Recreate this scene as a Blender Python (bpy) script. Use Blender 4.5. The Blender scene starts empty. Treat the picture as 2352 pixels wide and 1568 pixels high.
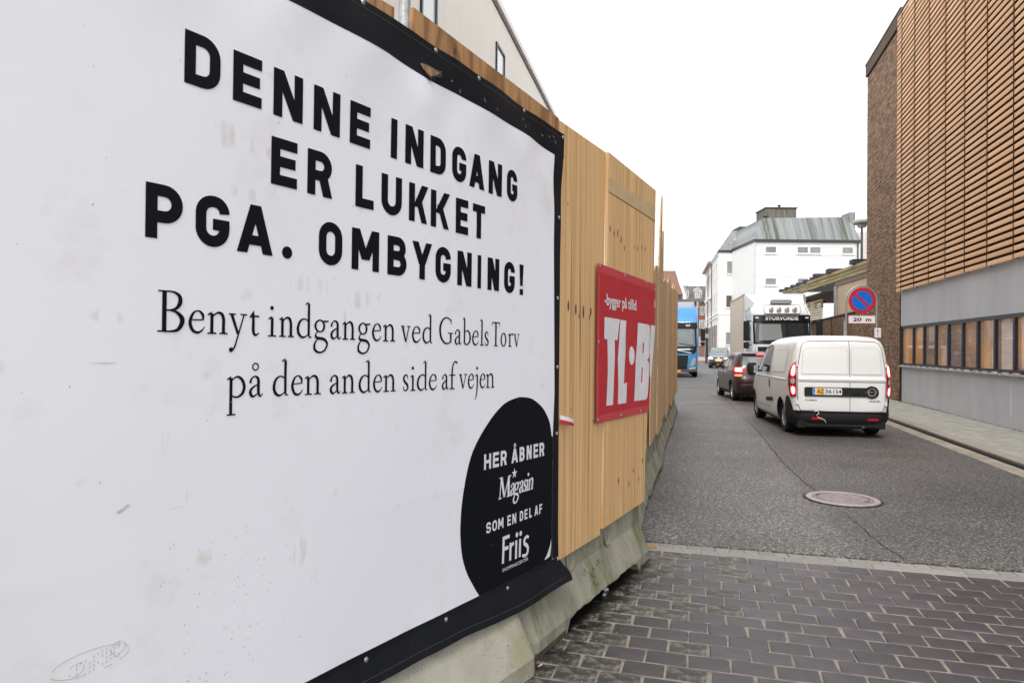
import bpy, bmesh, math, random
from mathutils import Vector, Matrix
from mathutils.geometry import tessellate_polygon
R = math.radians
sin, cos, pi = math.sin, math.cos, math.pi
random.seed(7)
scn = bpy.context.scene
COL = scn.collection

# ------------------------------------------------------------------ camera
cam_data = bpy.data.cameras.new('camera')
cam = bpy.data.objects.new('camera', cam_data)
COL.objects.link(cam)
cam_data.sensor_width = 36.0
cam_data.lens = 24.0
cam_data.clip_start = 0.05
cam_data.clip_end = 2000
PITCH, ROLL = math.atan(15 / 1568), math.atan(0.01)
cam.matrix_world = Matrix.Translation((0, 0, 1.55)) @ Matrix.Rotation(pi / 2 + PITCH, 4, 'X') @ Matrix.Rotation(ROLL, 4, 'Z')
scn.camera = cam
scn.render.resolution_x, scn.render.resolution_y = 1024, 682

# ------------------------------------------------------------------ light: bright overcast
SUN_EL, SUN_AZ = R(50), R(200)       # azimuth clockwise from +Y
world = bpy.data.worlds.new('World')
scn.world = world
world.use_nodes = True
wn, wl = world.node_tree.nodes, world.node_tree.links
wn.clear()
sky = wn.new('ShaderNodeTexSky')
sky.sky_type = 'NISHITA'
sky.sun_disc = False
sky.sun_elevation = SUN_EL
sky.sun_rotation = SUN_AZ
sky.dust_density = 5.0
sky.air_density = 1.0
desat = wn.new('ShaderNodeHueSaturation')
desat.inputs['Saturation'].default_value = 0.12
cloud = wn.new('ShaderNodeMix')
cloud.data_type = 'RGBA'
cloud.inputs[0].default_value = 0.8
cloud.inputs[7].default_value = (13.2, 13.4, 13.9, 1)     # the even cloud deck
bg = wn.new('ShaderNodeBackground')
bg.inputs['Strength'].default_value = 0.108
wo = wn.new('ShaderNodeOutputWorld')
wl.new(sky.outputs[0], desat.inputs['Color'])
wl.new(desat.outputs[0], cloud.inputs[6])
wl.new(cloud.outputs[2], bg.inputs['Color'])
wl.new(bg.outputs[0], wo.inputs['Surface'])

sun_data = bpy.data.lights.new('sun', 'SUN')
sun_data.energy = 1.5
sun_data.angle = R(18)
sun_data.color = (1.0, 0.95, 0.88)
sun = bpy.data.objects.new('sun', sun_data)
COL.objects.link(sun)
sdir = Vector((sin(SUN_AZ) * cos(SUN_EL), cos(SUN_AZ) * cos(SUN_EL), sin(SUN_EL)))
sun.rotation_euler = (-sdir).to_track_quat('-Z', 'Y').to_euler()
sun.location = sdir * 40

vs = scn.view_settings
vs.view_transform = 'Standard'
vs.look = 'None'
vs.gamma = 1
vs.exposure = 0.32
vs.use_curve_mapping = False

# ------------------------------------------------------------------ materials
def mat(name, c, rough=0.6, metal=0.0, c2=None, scale=4.0, stretch=(1, 1, 1), bump=0.0, bscale=None,
        coat=0.0, spec=0.5, lo=0.35, hi=0.65, emit=None, estr=0.0, detail=4.0, dirt=None, dscale=1.5, dlo=.55, dhi=.75,
        speck=None, sscale=200.0, slo=.7, shi=.75, alpha=1.0, island=0.0):
    m = bpy.data.materials.new(name)
    m.use_nodes = True
    nt = m.node_tree
    n, l = nt.nodes, nt.links
    b = n['Principled BSDF']
    b.inputs['Base Color'].default_value = (*c, 1)
    b.inputs['Roughness'].default_value = rough
    b.inputs['Metallic'].default_value = metal
    b.inputs['Specular IOR Level'].default_value = spec
    b.inputs['Coat Weight'].default_value = coat
    b.inputs['Coat Roughness'].default_value = 0.05
    if alpha < 1: b.inputs['Alpha'].default_value = alpha
    tc = n.new('ShaderNodeTexCoord')
    mp = n.new('ShaderNodeMapping')
    mp.inputs['Scale'].default_value = stretch
    l.new(tc.outputs['Object'], mp.inputs['Vector'])
    def noise(sc, det=4.0, rg=.6):
        t = n.new('ShaderNodeTexNoise')
        t.inputs['Scale'].default_value = sc
        t.inputs['Detail'].default_value = det
        t.inputs['Roughness'].default_value = rg
        l.new(mp.outputs[0], t.inputs['Vector'])
        return t
    def ramp(src, a, bb):
        r = n.new('ShaderNodeMapRange')
        r.inputs['From Min'].default_value = a
        r.inputs['From Max'].default_value = bb
        l.new(src, r.inputs['Value'])
        return r.outputs[0]
    def mix(f, a, bcol):
        x = n.new('ShaderNodeMix')
        x.data_type = 'RGBA'
        if isinstance(f, float): x.inputs[0].default_value = f
        else: l.new(f, x.inputs[0])
        if isinstance(a, tuple): x.inputs[6].default_value = (*a, 1)
        else: l.new(a, x.inputs[6])
        if isinstance(bcol, tuple): x.inputs[7].default_value = (*bcol, 1)
        else: l.new(bcol, x.inputs[7])
        return x.outputs[2]
    cur = None
    if c2 is not None:
        cur = mix(ramp(noise(scale, detail).outputs[0], lo, hi), c, c2)
    if dirt is not None:
        cur = mix(ramp(noise(dscale, 6.0, .7).outputs[0], dlo, dhi), cur if cur else c, dirt)
    if speck is not None:
        cur = mix(ramp(noise(sscale, 2.0, .5).outputs[0], slo, shi), cur if cur else c, speck)
    if island > 0:
        g = n.new('ShaderNodeNewGeometry')
        oi = n.new('ShaderNodeObjectInfo')
        ad = n.new('ShaderNodeMath'); ad.operation = 'ADD'
        l.new(g.outputs['Random Per Island'], ad.inputs[0]); l.new(oi.outputs['Random'], ad.inputs[1])
        fr = n.new('ShaderNodeMath'); fr.operation = 'FRACT'
        l.new(ad.outputs[0], fr.inputs[0])
        hs = n.new('ShaderNodeHueSaturation')
        mr = n.new('ShaderNodeMapRange')
        mr.inputs['To Min'].default_value = 1 - island
        mr.inputs['To Max'].default_value = 1 + island
        l.new(fr.outputs[0], mr.inputs['Value'])
        l.new(mr.outputs[0], hs.inputs['Value'])
        if cur: l.new(cur, hs.inputs['Color'])
        else: hs.inputs['Color'].default_value = (*c, 1)
        cur = hs.outputs[0]
    if cur: l.new(cur, b.inputs['Base Color'])
    if bump > 0:
        t = noise(bscale or scale * 6, 5.0)
        bp = n.new('ShaderNodeBump')
        bp.inputs['Strength'].default_value = bump
        bp.inputs['Distance'].default_value = 0.01
        l.new(t.outputs[0], bp.inputs['Height'])
        l.new(bp.outputs[0], b.inputs['Normal'])
    if emit is not None:
        b.inputs['Emission Color'].default_value = (*emit, 1)
        b.inputs['Emission Strength'].default_value = estr
    return m

# ------------------------------------------------------------------ mesh helper
class MB:
    def __init__(s): s.v, s.f, s.m = [], [], []
    def add(s, vs_, fs, mi=0):
        o = len(s.v)
        s.v += [tuple(p) for p in vs_]
        for f in fs:
            s.f.append(tuple(i + o for i in f)); s.m.append(mi)
        return s
    def box(s, c, d, rz=0.0, mi=0, rx=0.0, ry=0.0):
        hx, hy, hz = d[0] / 2, d[1] / 2, d[2] / 2
        M = Matrix.Rotation(rz, 3, 'Z') @ Matrix.Rotation(ry, 3, 'Y') @ Matrix.Rotation(rx, 3, 'X')
        C = Vector(c)
        P = [C + M @ Vector((x * hx, y * hy, z * hz)) for z in (-1, 1) for y in (-1, 1) for x in (-1, 1)]
        return s.add(P, [(0, 2, 3, 1), (4, 5, 7, 6), (0, 1, 5, 4), (2, 6, 7, 3), (0, 4, 6, 2), (1, 3, 7, 5)], mi)
    def bb(s, a, b, mi=0):
        return s.box([(a[i] + b[i]) / 2 for i in range(3)], [abs(b[i] - a[i]) for i in range(3)], 0, mi)
    def prism(s, poly, fn, d0, d1, mi=0):
        """poly 2D -> fn(u,v,depth); sides and two caps"""
        n = len(poly)
        P = [fn(u, v, d0) for u, v in poly] + [fn(u, v, d1) for u, v in poly]
        fs = [(i, (i + 1) % n, n + (i + 1) % n, n + i) for i in range(n)]
        tri = tessellate_polygon([[Vector((u, v, 0)) for u, v in poly]])
        fs += [tuple(t) for t in tri] + [tuple(n + i for i in reversed(t)) for t in tri]
        return s.add(P, fs, mi)
    def flat(s, poly, fn, d=0.0, mi=0):
        tri = tessellate_polygon([[Vector((u, v, 0)) for u, v in poly]])
        return s.add([fn(u, v, d) for u, v in poly], [tuple(t) for t in tri], mi)
    def tube(s, pts, r, n=8, mi=0, cap=True):
        pts = [Vector(p) for p in pts]
        rs = r if isinstance(r, (list, tuple)) else [r] * len(pts)
        rings = []
        for i, p in enumerate(pts):
            t = (pts[min(i + 1, len(pts) - 1)] - pts[max(i - 1, 0)]).normalized()
            a = t.cross(Vector((0, 0, 1)))
            if a.length < 1e-3: a = t.cross(Vector((0, 1, 0)))
            a.normalize(); b = t.cross(a)
            rings.append([p + (a * cos(2 * pi * k / n) + b * sin(2 * pi * k / n)) * rs[i] for k in range(n)])
        V = [q for rg in rings for q in rg]
        F = [(i * n + k, i * n + (k + 1) % n, (i + 1) * n + (k + 1) % n, (i + 1) * n + k) for i in range(len(pts) - 1) for k in range(n)]
        if cap: F += [tuple(range(n))[::-1], tuple((len(pts) - 1) * n + k for k in range(n))]
        return s.add(V, F, mi)
    def lathe(s, prof, c, axis='Z', n=24, mi=0):
        """prof: list of (radius, offset along axis)"""
        V, F = [], []
        for r, h in prof:
            for k in range(n):
                a = 2 * pi * k / n
                x, y = r * cos(a), r * sin(a)
                V.append({'Z': (c[0] + x, c[1] + y, c[2] + h), 'X': (c[0] + h, c[1] + x, c[2] + y), 'Y': (c[0] + x, c[1] + h, c[2] + y)}[axis])
        for i in range(len(prof) - 1):
            for k in range(n):
                F.append((i * n + k, i * n + (k + 1) % n, (i + 1) * n + (k + 1) % n, (i + 1) * n + k))
        return s.add(V, F, mi)
    def grid(s, fn, nu, nv, mi=0):
        V = [fn(i / nu, j / nv) for j in range(nv + 1) for i in range(nu + 1)]
        F = [(j * (nu + 1) + i, j * (nu + 1) + i + 1, (j + 1) * (nu + 1) + i + 1, (j + 1) * (nu + 1) + i) for j in range(nv) for i in range(nu)]
        return s.add(V, F, mi)
    def build(s, name, mats, parent=None, smooth=False, bevel=0.0, world=False, thick=0.0):
        me = bpy.data.meshes.new(name)
        V = s.v
        if world and parent is not None:
            inv = parent.matrix_basis.inverted()
            V = [tuple(inv @ Vector(p)) for p in V]
        me.from_pydata(V, [], s.f)
        for mm in (mats if isinstance(mats, (list, tuple)) else [mats]): me.materials.append(mm)
        if any(s.m):
            me.polygons.foreach_set('material_index', s.m)
        bm = bmesh.new(); bm.from_mesh(me)
        bmesh.ops.recalc_face_normals(bm, faces=bm.faces[:]) if not getattr(s, 'keep', False) else None
        bm.to_mesh(me); bm.free()
        if smooth:
            me.polygons.foreach_set('use_smooth', [True] * len(me.polygons))
            try: me.set_sharp_from_angle(angle=R(38))
            except Exception: pass
        me.update()
        o = bpy.data.objects.new(name, me)
        COL.objects.link(o)
        if parent is not None: o.parent = parent
        if bevel > 0:
            bv = o.modifiers.new('bevel', 'BEVEL'); bv.width = bevel; bv.segments = 1; bv.limit_method = 'ANGLE'
        if thick > 0:
            so = o.modifiers.new('solid', 'SOLIDIFY'); so.thickness = thick
        return o

def tag(o, label=None, cat=None, group=None, kind=None):
    if label: o['label'] = label
    if cat: o['category'] = cat
    if group: o['group'] = group
    if kind: o['kind'] = kind
    return o
def thing(name, loc, heading=0.0, label=None, cat=None, group=None, kind=None):
    """heading in degrees clockwise from +Y: local y points along it"""
    o = bpy.data.objects.new(name, None)
    o.location = loc; o.rotation_euler = (0, 0, -R(heading))
    o.matrix_basis = Matrix.Translation(loc) @ Matrix.Rotation(-R(heading), 4, 'Z')
    COL.objects.link(o)
    o.empty_display_size = .2
    return tag(o, label, cat, group, kind)
def copy_part(o, parent, loc=None):
    c = o.copy(); COL.objects.link(c); c.parent = parent
    if loc is not None: c.location = loc
    return c
A15 = R(15)
def ST(s, t, z=0.0):
    """street frame: s metres along the street, t metres to its right"""
    return (s * sin(A15) + t * cos(A15), s * cos(A15) - t * sin(A15), z)
def street(name, label=None, cat=None, kind=None, group=None, s=0.0, t=0.0, z=0.0):
    return thing(name, ST(s, t, z), 15, label, cat, group, kind)
# ------------------------------------------------------------------ lettering (drawn strokes)
def arc_poly(pts, radii, seg=7):
    """polyline with rounded corners; radius 0 keeps the corner"""
    out = []
    n = len(pts)
    for i, p in enumerate(pts):
        r = radii[i]
        if r <= 0 or i in (0, n - 1): out.append(Vector(p)); continue
        P, A, B = Vector(p), Vector(pts[i - 1]), Vector(pts[(i + 1) % n])
        a, b = (A - P), (B - P)
        k = min(r, a.length * .5 if i > 1 else a.length, b.length * .5 if i < n - 2 else b.length)
        s_, e_ = P + a.normalized() * k, P + b.normalized() * k
        for j in range(seg + 1):
            u = j / seg
            w = (1 - u) ** 2, 2 * u * (1 - u) * 1.0, u ** 2
            q = s_ * w[0] + P * w[1] + e_ * w[2]
            # pull towards a circle
            c_ = s_ + (e_ - P)
            d = (q - c_)
            q = c_ + d.normalized() * (((s_ - c_).length * (1 - u) + (e_ - c_).length * u))
            out.append(q)
    return out
def ribbon(pts, S, closed=False, e0=0.0, e1=0.0):
    """thick polyline with mitred joins -> list of quads (4 points each)"""
    keep_ = [pts[0]]
    for p in pts[1:]:
        if (Vector(p[:2]) - Vector(keep_[-1][:2])).length > 2e-4: keep_.append(p)
    if len(keep_) > 1: pts = keep_
    P = [Vector(p[:2]) for p in pts]
    W = [(p[2] if len(p) > 2 else S) for p in pts] if not isinstance(pts[0], Vector) else [S] * len(pts)
    if not closed:
        P[0] = P[0] - (P[1] - P[0]).normalized() * e0
        P[-1] = P[-1] + (P[-1] - P[-2]).normalized() * e1
    n = len(P)
    L, Rr = [], []
    for i in range(n):
        if closed: a, b = P[i] - P[i - 1], P[(i + 1) % n] - P[i]
        else:
            a = P[i] - P[i - 1] if i > 0 else P[1] - P[0]
            b = P[i + 1] - P[i] if i < n - 1 else P[-1] - P[-2]
        if a.length < 1e-9: a = b
        if b.length < 1e-9: b = a
        na = Vector((-a.y, a.x)).normalized(); nb = Vector((-b.y, b.x)).normalized()
        m = na + nb
        if m.length < 1e-6: m = na
        m.normalize()
        k = W[i] / 2 / max(0.5, m.dot(na))
        L.append(P[i] + m * k); Rr.append(P[i] - m * k)
    q = []
    for i in range(n if closed else n - 1):
        j = (i + 1) % n
        ln = (P[j] - P[i]).length
        c = max(1, int(ln / max(S, 1e-4) / 1.2))
        for k in range(min(c, 6)):
            c_ = min(c, 6)
            u0, u1 = k / c_, (k + 1) / c_
            q.append((L[i].lerp(L[j], u0), Rr[i].lerp(Rr[j], u0), Rr[i].lerp(Rr[j], u1), L[i].lerp(L[j], u1)))
    return q
def bar(x0, y0, x1, y1, w, n=4):
    """parallelogram with horizontal ends"""
    return [((x0 + (x1 - x0) * k / n, y0 + (y1 - y0) * k / n), (x0 + w + (x1 - x0) * k / n, y0 + (y1 - y0) * k / n),
             (x0 + w + (x1 - x0) * (k + 1) / n, y0 + (y1 - y0) * (k + 1) / n), (x0 + (x1 - x0) * (k + 1) / n, y0 + (y1 - y0) * (k + 1) / n)) for k in range(n)]
def disc(cx, cy, r, rin=0.0, n=20, ry=None):
    ry = ry or r
    k = ry / r
    return [((cx + rin * cos(a), cy + rin * k * sin(a)), (cx + r * cos(a), cy + ry * sin(a)), (cx + r * cos(b), cy + ry * sin(b)), (cx + rin * cos(b), cy + rin * k * sin(b)))
            for a, b in ((2 * pi * i / n, 2 * pi * (i + 1) / n) for i in range(n))]

def sans(ch, W, H, S):
    """list of strokes (each a list of quads) of a heavy signage capital in a W x H box"""
    x0, x1, y0, y1 = S / 2, W - S / 2, S / 2, H - S / 2
    X = lambda u: x0 + (x1 - x0) * u
    Y = lambda v: y0 + (y1 - y0) * v
    h = S / 2
    rr = min((x1 - x0) * .5, H * .42)
    def line(a, b, e0=h, e1=h): return ribbon([Vector((X(a[0]), Y(a[1]))), Vector((X(b[0]), Y(b[1])))], S, False, e0, e1)
    def path(pts, rad, e0=0.0, e1=0.0): return ribbon(arc_poly([(X(u), Y(v)) for u, v in pts], [r * rr for r in rad]), S, False, e0, e1)
    stem = lambda u=0: line((u, 0), (u, 1))
    out = []
    if ch == 'I': return [ribbon([Vector((W / 2, 0)), Vector((W / 2, H))], min(S, W))]
    if ch in 'EFL':
        out = [stem()]
        if ch != 'L': out += [line((0, 1), (1, 1)), line((0, .51), (.9, .51))]
        if ch != 'F': out += [line((0, 0), (1, 0))]
    elif ch == 'H': out = [stem(), stem(1), line((0, .5), (1, .5))]
    elif ch == 'T': out = [line((.5, 0), (.5, 1)), line((0, 1), (1, 1))]
    elif ch == 'D': out = [stem(), path([(0, 1), (1, 1), (1, 0), (0, 0)], [0, 1, 1, 0])]
    elif ch == 'O': out = [ribbon(arc_poly([(X(0), Y(.5)), (X(0), Y(1)), (X(1), Y(1)), (X(1), Y(.5))], [0, rr, rr, 0]), S),
                           ribbon(arc_poly([(X(1), Y(.5)), (X(1), Y(0)), (X(0), Y(0)), (X(0), Y(.5))], [0, rr, rr, 0]), S)]
    elif ch == 'G': out = [path([(1, .72), (1, 1), (0, 1), (0, 0), (1, 0), (1, .45)], [0, 1, 1, 1, 1, 0]), line((1, .43), (.5, .43), h, 0)]
    elif ch == 'C': out = [path([(1, .7), (1, 1), (0, 1), (0, 0), (1, 0), (1, .3)], [0, 1, 1, 1, 1, 0])]
    elif ch == 'S': out = [path([(.98, .75), (.98, 1), (0, 1), (0, .5), (1, .5), (1, 0), (0, 0), (0, .25)], [0, 1, 1, .7, .7, 1, 1, 0])]
    elif ch == 'P': out = [stem(), path([(0, 1), (1, 1), (1, .38), (0, .38)], [0, 1, 1, 0])]
    elif ch == 'R': out = [stem(), path([(0, 1), (.96, 1), (.96, .44), (0, .44)], [0, 1, 1, 0]), bar(W * .42, H * .48, W - S * 1.18, 0, S * 1.18)]
    elif ch == 'B': out = [stem(), path([(0, 1), (.93, 1), (.93, .53), (0, .53)], [0, 1, 1, 0]), path([(0, .51), (1, .51), (1, 0), (0, 0)], [0, 1, 1, 0])]
    elif ch == 'U': out = [path([(0, 1), (0, 0), (1, 0), (1, 1)], [0, 1, 1, 0], h, h)]
    elif ch == 'N': out = [stem(), stem(1), bar(0, H, W - S * 1.15, 0, S * 1.15)]
    elif ch == 'M': out = [stem(), stem(1), bar(0, H, W / 2 - S * .58, H * .26, S * 1.16), bar(W - S * 1.16, H, W / 2 - S * .58, H * .26, S * 1.16)]
    elif ch in 'AÅ':
        k = S * 1.1
        out = [bar(0, 0, W / 2 - k * .52, H, k), bar(W - k, 0, W / 2 - k * .48, H, k), ribbon([Vector((W * .22, H * .27)), Vector((W * .78, H * .27))], S * .9)]
        if ch == 'Å': out += [disc(W / 2, H * 1.2, H * .135, H * .06, ry=H * .15)]
    elif ch == 'V': out = [bar(W / 2 - S * .55, 0, 0, H, S * 1.1), bar(W / 2 - S * .55, 0, W - S * 1.1, H, S * 1.1)]
    elif ch == 'K': out = [stem(), bar(S * .75, H * .40, W - S * 1.15, H, S * 1.15), bar(W - S * 1.18, 0, S * 1.15, H * .62, S * 1.0)]
    elif ch == 'Y': out = [bar(W / 2 - S * .58, H * .40, 0, H, S * 1.12), bar(W / 2 - S * .54, H * .40, W - S * 1.12, H, S * 1.12), ribbon([Vector((W / 2, 0)), Vector((W / 2, H * .5))], S)]
    elif ch == '!': out = [[((W * .2, H * .3), (W * .8, H * .3), (W, H), (0, H))], [((W * .1, 0), (W * .9, 0), (W * .9, H * .19), (W * .1, H * .19))]]
    elif ch == '.': out = [disc(W / 2, W * .5, W * .5, n=28)]
    return out

def spline(cps, n=7):
    """smooth curve through (x, y, width) points"""
    out = []
    P = [cps[0]] + list(cps) + [cps[-1]]
    for i in range(1, len(P) - 2):
        for k in range(n):
            u = k / n
            out.append(tuple(0.5 * ((2 * P[i][c]) + (-P[i - 1][c] + P[i + 1][c]) * u + (2 * P[i - 1][c] - 5 * P[i][c] + 4 * P[i + 1][c] - P[i + 2][c]) * u * u + (-P[i - 1][c] + 3 * P[i][c] - 3 * P[i + 1][c] + P[i + 2][c]) * u ** 3) for c in range(3)))
    out.append(tuple(cps[-1]))
    return out
K_, N_ = .15, .065         # thick and thin pen widths, in x-heights
def SRF(xa, xb, y=.03): return ('L', [(xa, y, N_), ((xa + xb) / 2, y + .012, N_ * 1.2), (xb, y, N_)])
SERIF = {
 'n': [('L', [(.21, .92, K_), (.21, .03, K_)]), ('L', [(.0, .84, N_), (.12, .90, .09), (.21, .99, .03)]), SRF(.0, .44),
       ('C', [(.22, .74, .05), (.38, .90, .075), (.56, .965, .11), (.72, .88, .14), (.79, .66, K_), (.79, .40, K_)]), ('L', [(.79, .45, K_), (.79, .03, K_)]), SRF(.58, 1.0)],
 'i': [('L', [(.5, .92, K_), (.5, .03, K_)]), ('L', [(.05, .84, N_), (.3, .90, .09), (.5, .99, .03)]), SRF(.0, 1.0), ('D', (.45, 1.38, .10))],
 'l': [('L', [(.52, 1.75, K_), (.52, .03, K_)]), ('L', [(.02, 1.70, N_), (.3, 1.75, .09), (.52, 1.84, .03)]), SRF(.02, 1.0)],
 'e': [('C', [(.13, .58, .04), (.35, .585, .06), (.86, .60, .06)]), ('C', [(.86, .58, .06), (.84, .80, .13), (.68, .95, .09), (.50, .975, .06), (.28, .88, .10), (.12, .62, .14), (.10, .38, .15), (.25, .13, .14), (.50, .035, .11), (.75, .10, .08), (.97, .30, .03)])],
 'a': [('C', [(.10, .66, .13), (.14, .82, .10), (.30, .95, .07), (.48, .965, .09), (.64, .86, .14), (.67, .65, K_), (.67, .30, K_), (.72, .09, .12), (.84, .04, .08), (.99, .15, .03)]),
       ('C', [(.67, .60, .04), (.42, .52, .08), (.17, .38, .12), (.10, .22, .15), (.20, .06, .13), (.36, .04, .09), (.55, .13, .06), (.67, .25, .05)])],
 'd': [('L', [(.80, 1.75, K_ * .95), (.80, .10, K_ * .95)]), ('L', [(.58, 1.70, N_), (.70, 1.76, .08), (.80, 1.83, .03)]), ('L', [(.80, .08, .12), (.90, .03, .07), (1.0, .055, .03)]),
       ('C', [(.80, .82, .05), (.62, .94, .07), (.42, .95, .08), (.20, .80, .13), (.09, .50, K_), (.14, .22, .15), (.32, .05, .12), (.50, .04, .09), (.68, .12, .06), (.80, .22, .05)])],
 'b': [('L', [(.20, 1.75, K_ * .95), (.20, .10, K_ * .95)]), ('L', [(.0, 1.70, N_), (.1, 1.76, .08), (.20, 1.83, .03)]),
       ('C', [(.20, .78, .05), (.38, .92, .07), (.60, .96, .09), (.82, .80, .13), (.91, .50, K_), (.84, .22, .14), (.62, .05, .10), (.45, .03, .09), (.28, .08, .09), (.20, .16, .06)])],
 'p': [('L', [(.20, .92, K_), (.20, -.76, K_)]), ('L', [(.0, .84, N_), (.1, .90, .09), (.20, .99, .03)]), ('L', [(.0, -.77, N_), (.2, -.76, N_ * 1.2), (.46, -.77, N_)]),
       ('C', [(.20, .76, .05), (.38, .91, .07), (.58, .96, .10), (.80, .80, .14), (.91, .50, K_), (.82, .20, .14), (.62, .05, .10), (.45, .03, .08), (.30, .07, .07), (.20, .13, .06)])],
 'o': [('C', [(.50, .965, .07), (.25, .87, .11), (.09, .50, K_), (.24, .14, .12), (.50, .035, .08), (.76, .14, .11), (.91, .50, K_), (.75, .87, .12), (.50, .965, .07)])],
 'r': [('L', [(.32, .92, K_), (.32, .03, K_)]), ('L', [(.0, .84, N_), (.18, .90, .09), (.32, .99, .03)]), SRF(.02, .72), ('C', [(.33, .70, .05), (.50, .88, .07), (.72, .95, .11), (.94, .88, .14)])],
 's': [('C', [(.84, .72, .04), (.78, .90, .07), (.55, .965, .08), (.28, .90, .11), (.18, .74, .14), (.36, .56, .15), (.66, .43, .15), (.86, .26, .14), (.76, .10, .11), (.48, .035, .08), (.22, .09, .07), (.12, .30, .04)])],
 't': [('C', [(.42, 1.18, .03), (.40, .95, .12), (.40, .60, K_), (.40, .28, K_), (.48, .09, .13), (.66, .04, .10), (.96, .14, .04)]), ('L', [(.04, .86, .045), (.40, .92, .08), (.95, .92, .08)]), ('L', [(.04, .84, .03), (.20, .95, .08), (.41, 1.12, .06)])],
 'v': [('L', [(.16, .95, K_ * 1.02), (.51, .03, K_ * .8)]), ('L', [(.53, .03, .06), (.84, .95, .07)]), ('L', [(.0, .95, N_), (.36, .95, N_)]), ('L', [(.64, .95, N_), (1.0, .95, N_)])],
 'y': [('L', [(.16, .95, K_ * 1.02), (.53, .05, K_ * .8)]), ('C', [(.87, .95, .07), (.56, .05, .075), (.36, -.52, .08), (.22, -.70, .09)]), ('D', (.15, -.68, .11)), ('L', [(.0, .95, N_), (.38, .95, N_)]), ('L', [(.66, .95, N_), (1.04, .95, N_)])],
 'j': [('C', [(.70, .92, K_), (.70, .50, K_), (.68, .0, .13), (.55, -.45, .10), (.30, -.80, .05)]), ('L', [(.2, .84, N_), (.5, .90, .09), (.70, .99, .03)]), ('D', (.62, 1.38, .10))],
 'f': [('C', [(.34, .03, K_), (.34, .80, K_), (.37, 1.30, .13), (.50, 1.66, .10), (.70, 1.80, .09), (.96, 1.70, .14)]), ('L', [(.0, .92, .075), (.74, .92, .075)]), SRF(.04, .68)],
 'g': [('C', [(.42, .97, .07), (.20, .87, .11), (.10, .66, .13), (.20, .44, .11), (.42, .35, .07), (.62, .44, .11), (.70, .66, .13), (.62, .87, .11), (.42, .97, .07)]),
       ('L', [(.58, .88, .06), (.75, .90, .10), (1.0, .92, .07)]),
       ('C', [(.28, .38, .04), (.14, .24, .08), (.14, .08, .13), (.35, .02, .15), (.66, -.02, .15), (.86, -.16, .13), (.90, -.34, .12), (.72, -.62, .10), (.40, -.72, .10), (.10, -.60, .14), (.04, -.36, .13), (.16, -.12, .08), (.32, .0, .05)])],
 'B': [('L', [(.26, 1.70, .19), (.26, .03, .19)]), ('L', [(.02, 1.71, N_), (.5, 1.71, N_)]), ('L', [(.0, .03, N_), (.5, .03, N_)]),
       ('C', [(.26, 1.71, .06), (.60, 1.70, .08), (.84, 1.55, .15), (.88, 1.28, .19), (.74, 1.02, .13), (.50, .93, .07), (.26, .92, .06)]),
       ('C', [(.40, .93, .06), (.72, .86, .11), (.95, .62, .20), (.95, .36, .20), (.78, .10, .14), (.50, .03, .08), (.26, .03, .07)])],
 'G': [('C', [(.92, 1.30, .04), (.84, 1.55, .08), (.58, 1.69, .08), (.30, 1.58, .12), (.10, 1.20, .17), (.07, .82, .18), (.16, .40, .16), (.38, .10, .12), (.62, .03, .09), (.86, .12, .09)]),
       ('L', [(.90, 1.62, .05), (.91, 1.28, .04)]), ('L', [(.88, .68, K_), (.88, .10, K_)]), ('L', [(.66, .70, N_), (1.06, .70, N_)])],
 'T': [('L', [(.5, 1.66, .17), (.5, .03, .17)]), ('L', [(.03, 1.67, .08), (.97, 1.67, .08)]), ('L', [(.02, 1.70, .05), (.0, 1.40, .04)]), ('L', [(.98, 1.70, .05), (1.0, 1.40, .04)]), ('L', [(.24, .03, N_), (.78, .03, N_)])],
 'M': [('L', [(.17, 1.68, .07), (.12, .03, .08)]), ('L', [(.19, 1.70, .24), (.50, .05, .17)]), ('L', [(.50, .05, .08), (.83, 1.70, .09)]), ('L', [(.82, 1.68, .22), (.86, .03, .22)]), ('L', [(.0, .03, N_), (.26, .03, N_)]), ('L', [(.70, .03, N_), (1.0, .03, N_)]), ('L', [(.02, 1.70, N_), (.22, 1.70, N_)]), ('L', [(.80, 1.70, N_), (1.0, 1.70, N_)])],
}
SERIF['å'] = SERIF['a'] + [('R', (.44, 1.43, .20))]
def serif(ch, W, XH, slant=0.0, bold=1.0):
    out = []
    for kind, d in SERIF[ch]:
        if kind in 'LC':
            pts = d if kind == 'L' else spline(d)
            p = [(x * W + slant * y * XH, y * XH, w * XH * bold) for x, y, w in pts]
            out.append(ribbon(p, .11 * XH))
        elif kind == 'D': out.append(disc(d[0] * W + slant * d[1] * XH, d[1] * XH, d[2] * XH * bold, n=16))
        else: out.append(disc(d[0] * W, d[1] * XH, d[2] * XH * .95, d[2] * XH * .62, n=22))
    return out

EPS_STEP = .00014
def lay(mb, strokes, x, y, fn, base=.0016, mi=0):
    """lay strokes on a surface fn(q, z, off); overlapping strokes are stacked 0.14 mm apart"""
    for k, qs in enumerate(strokes):
        off = base + k * EPS_STEP
        V, F = [], []
        for q in qs:
            o = len(V)
            V += [fn(x + p[0], y + p[1], off) for p in q]
            if len(set(tuple(round(c, 7) for c in p) for p in V[o:])) >= 3: F.append((o, o + 1, o + 2, o + 3))
        mb.add(V, F, mi)

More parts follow.
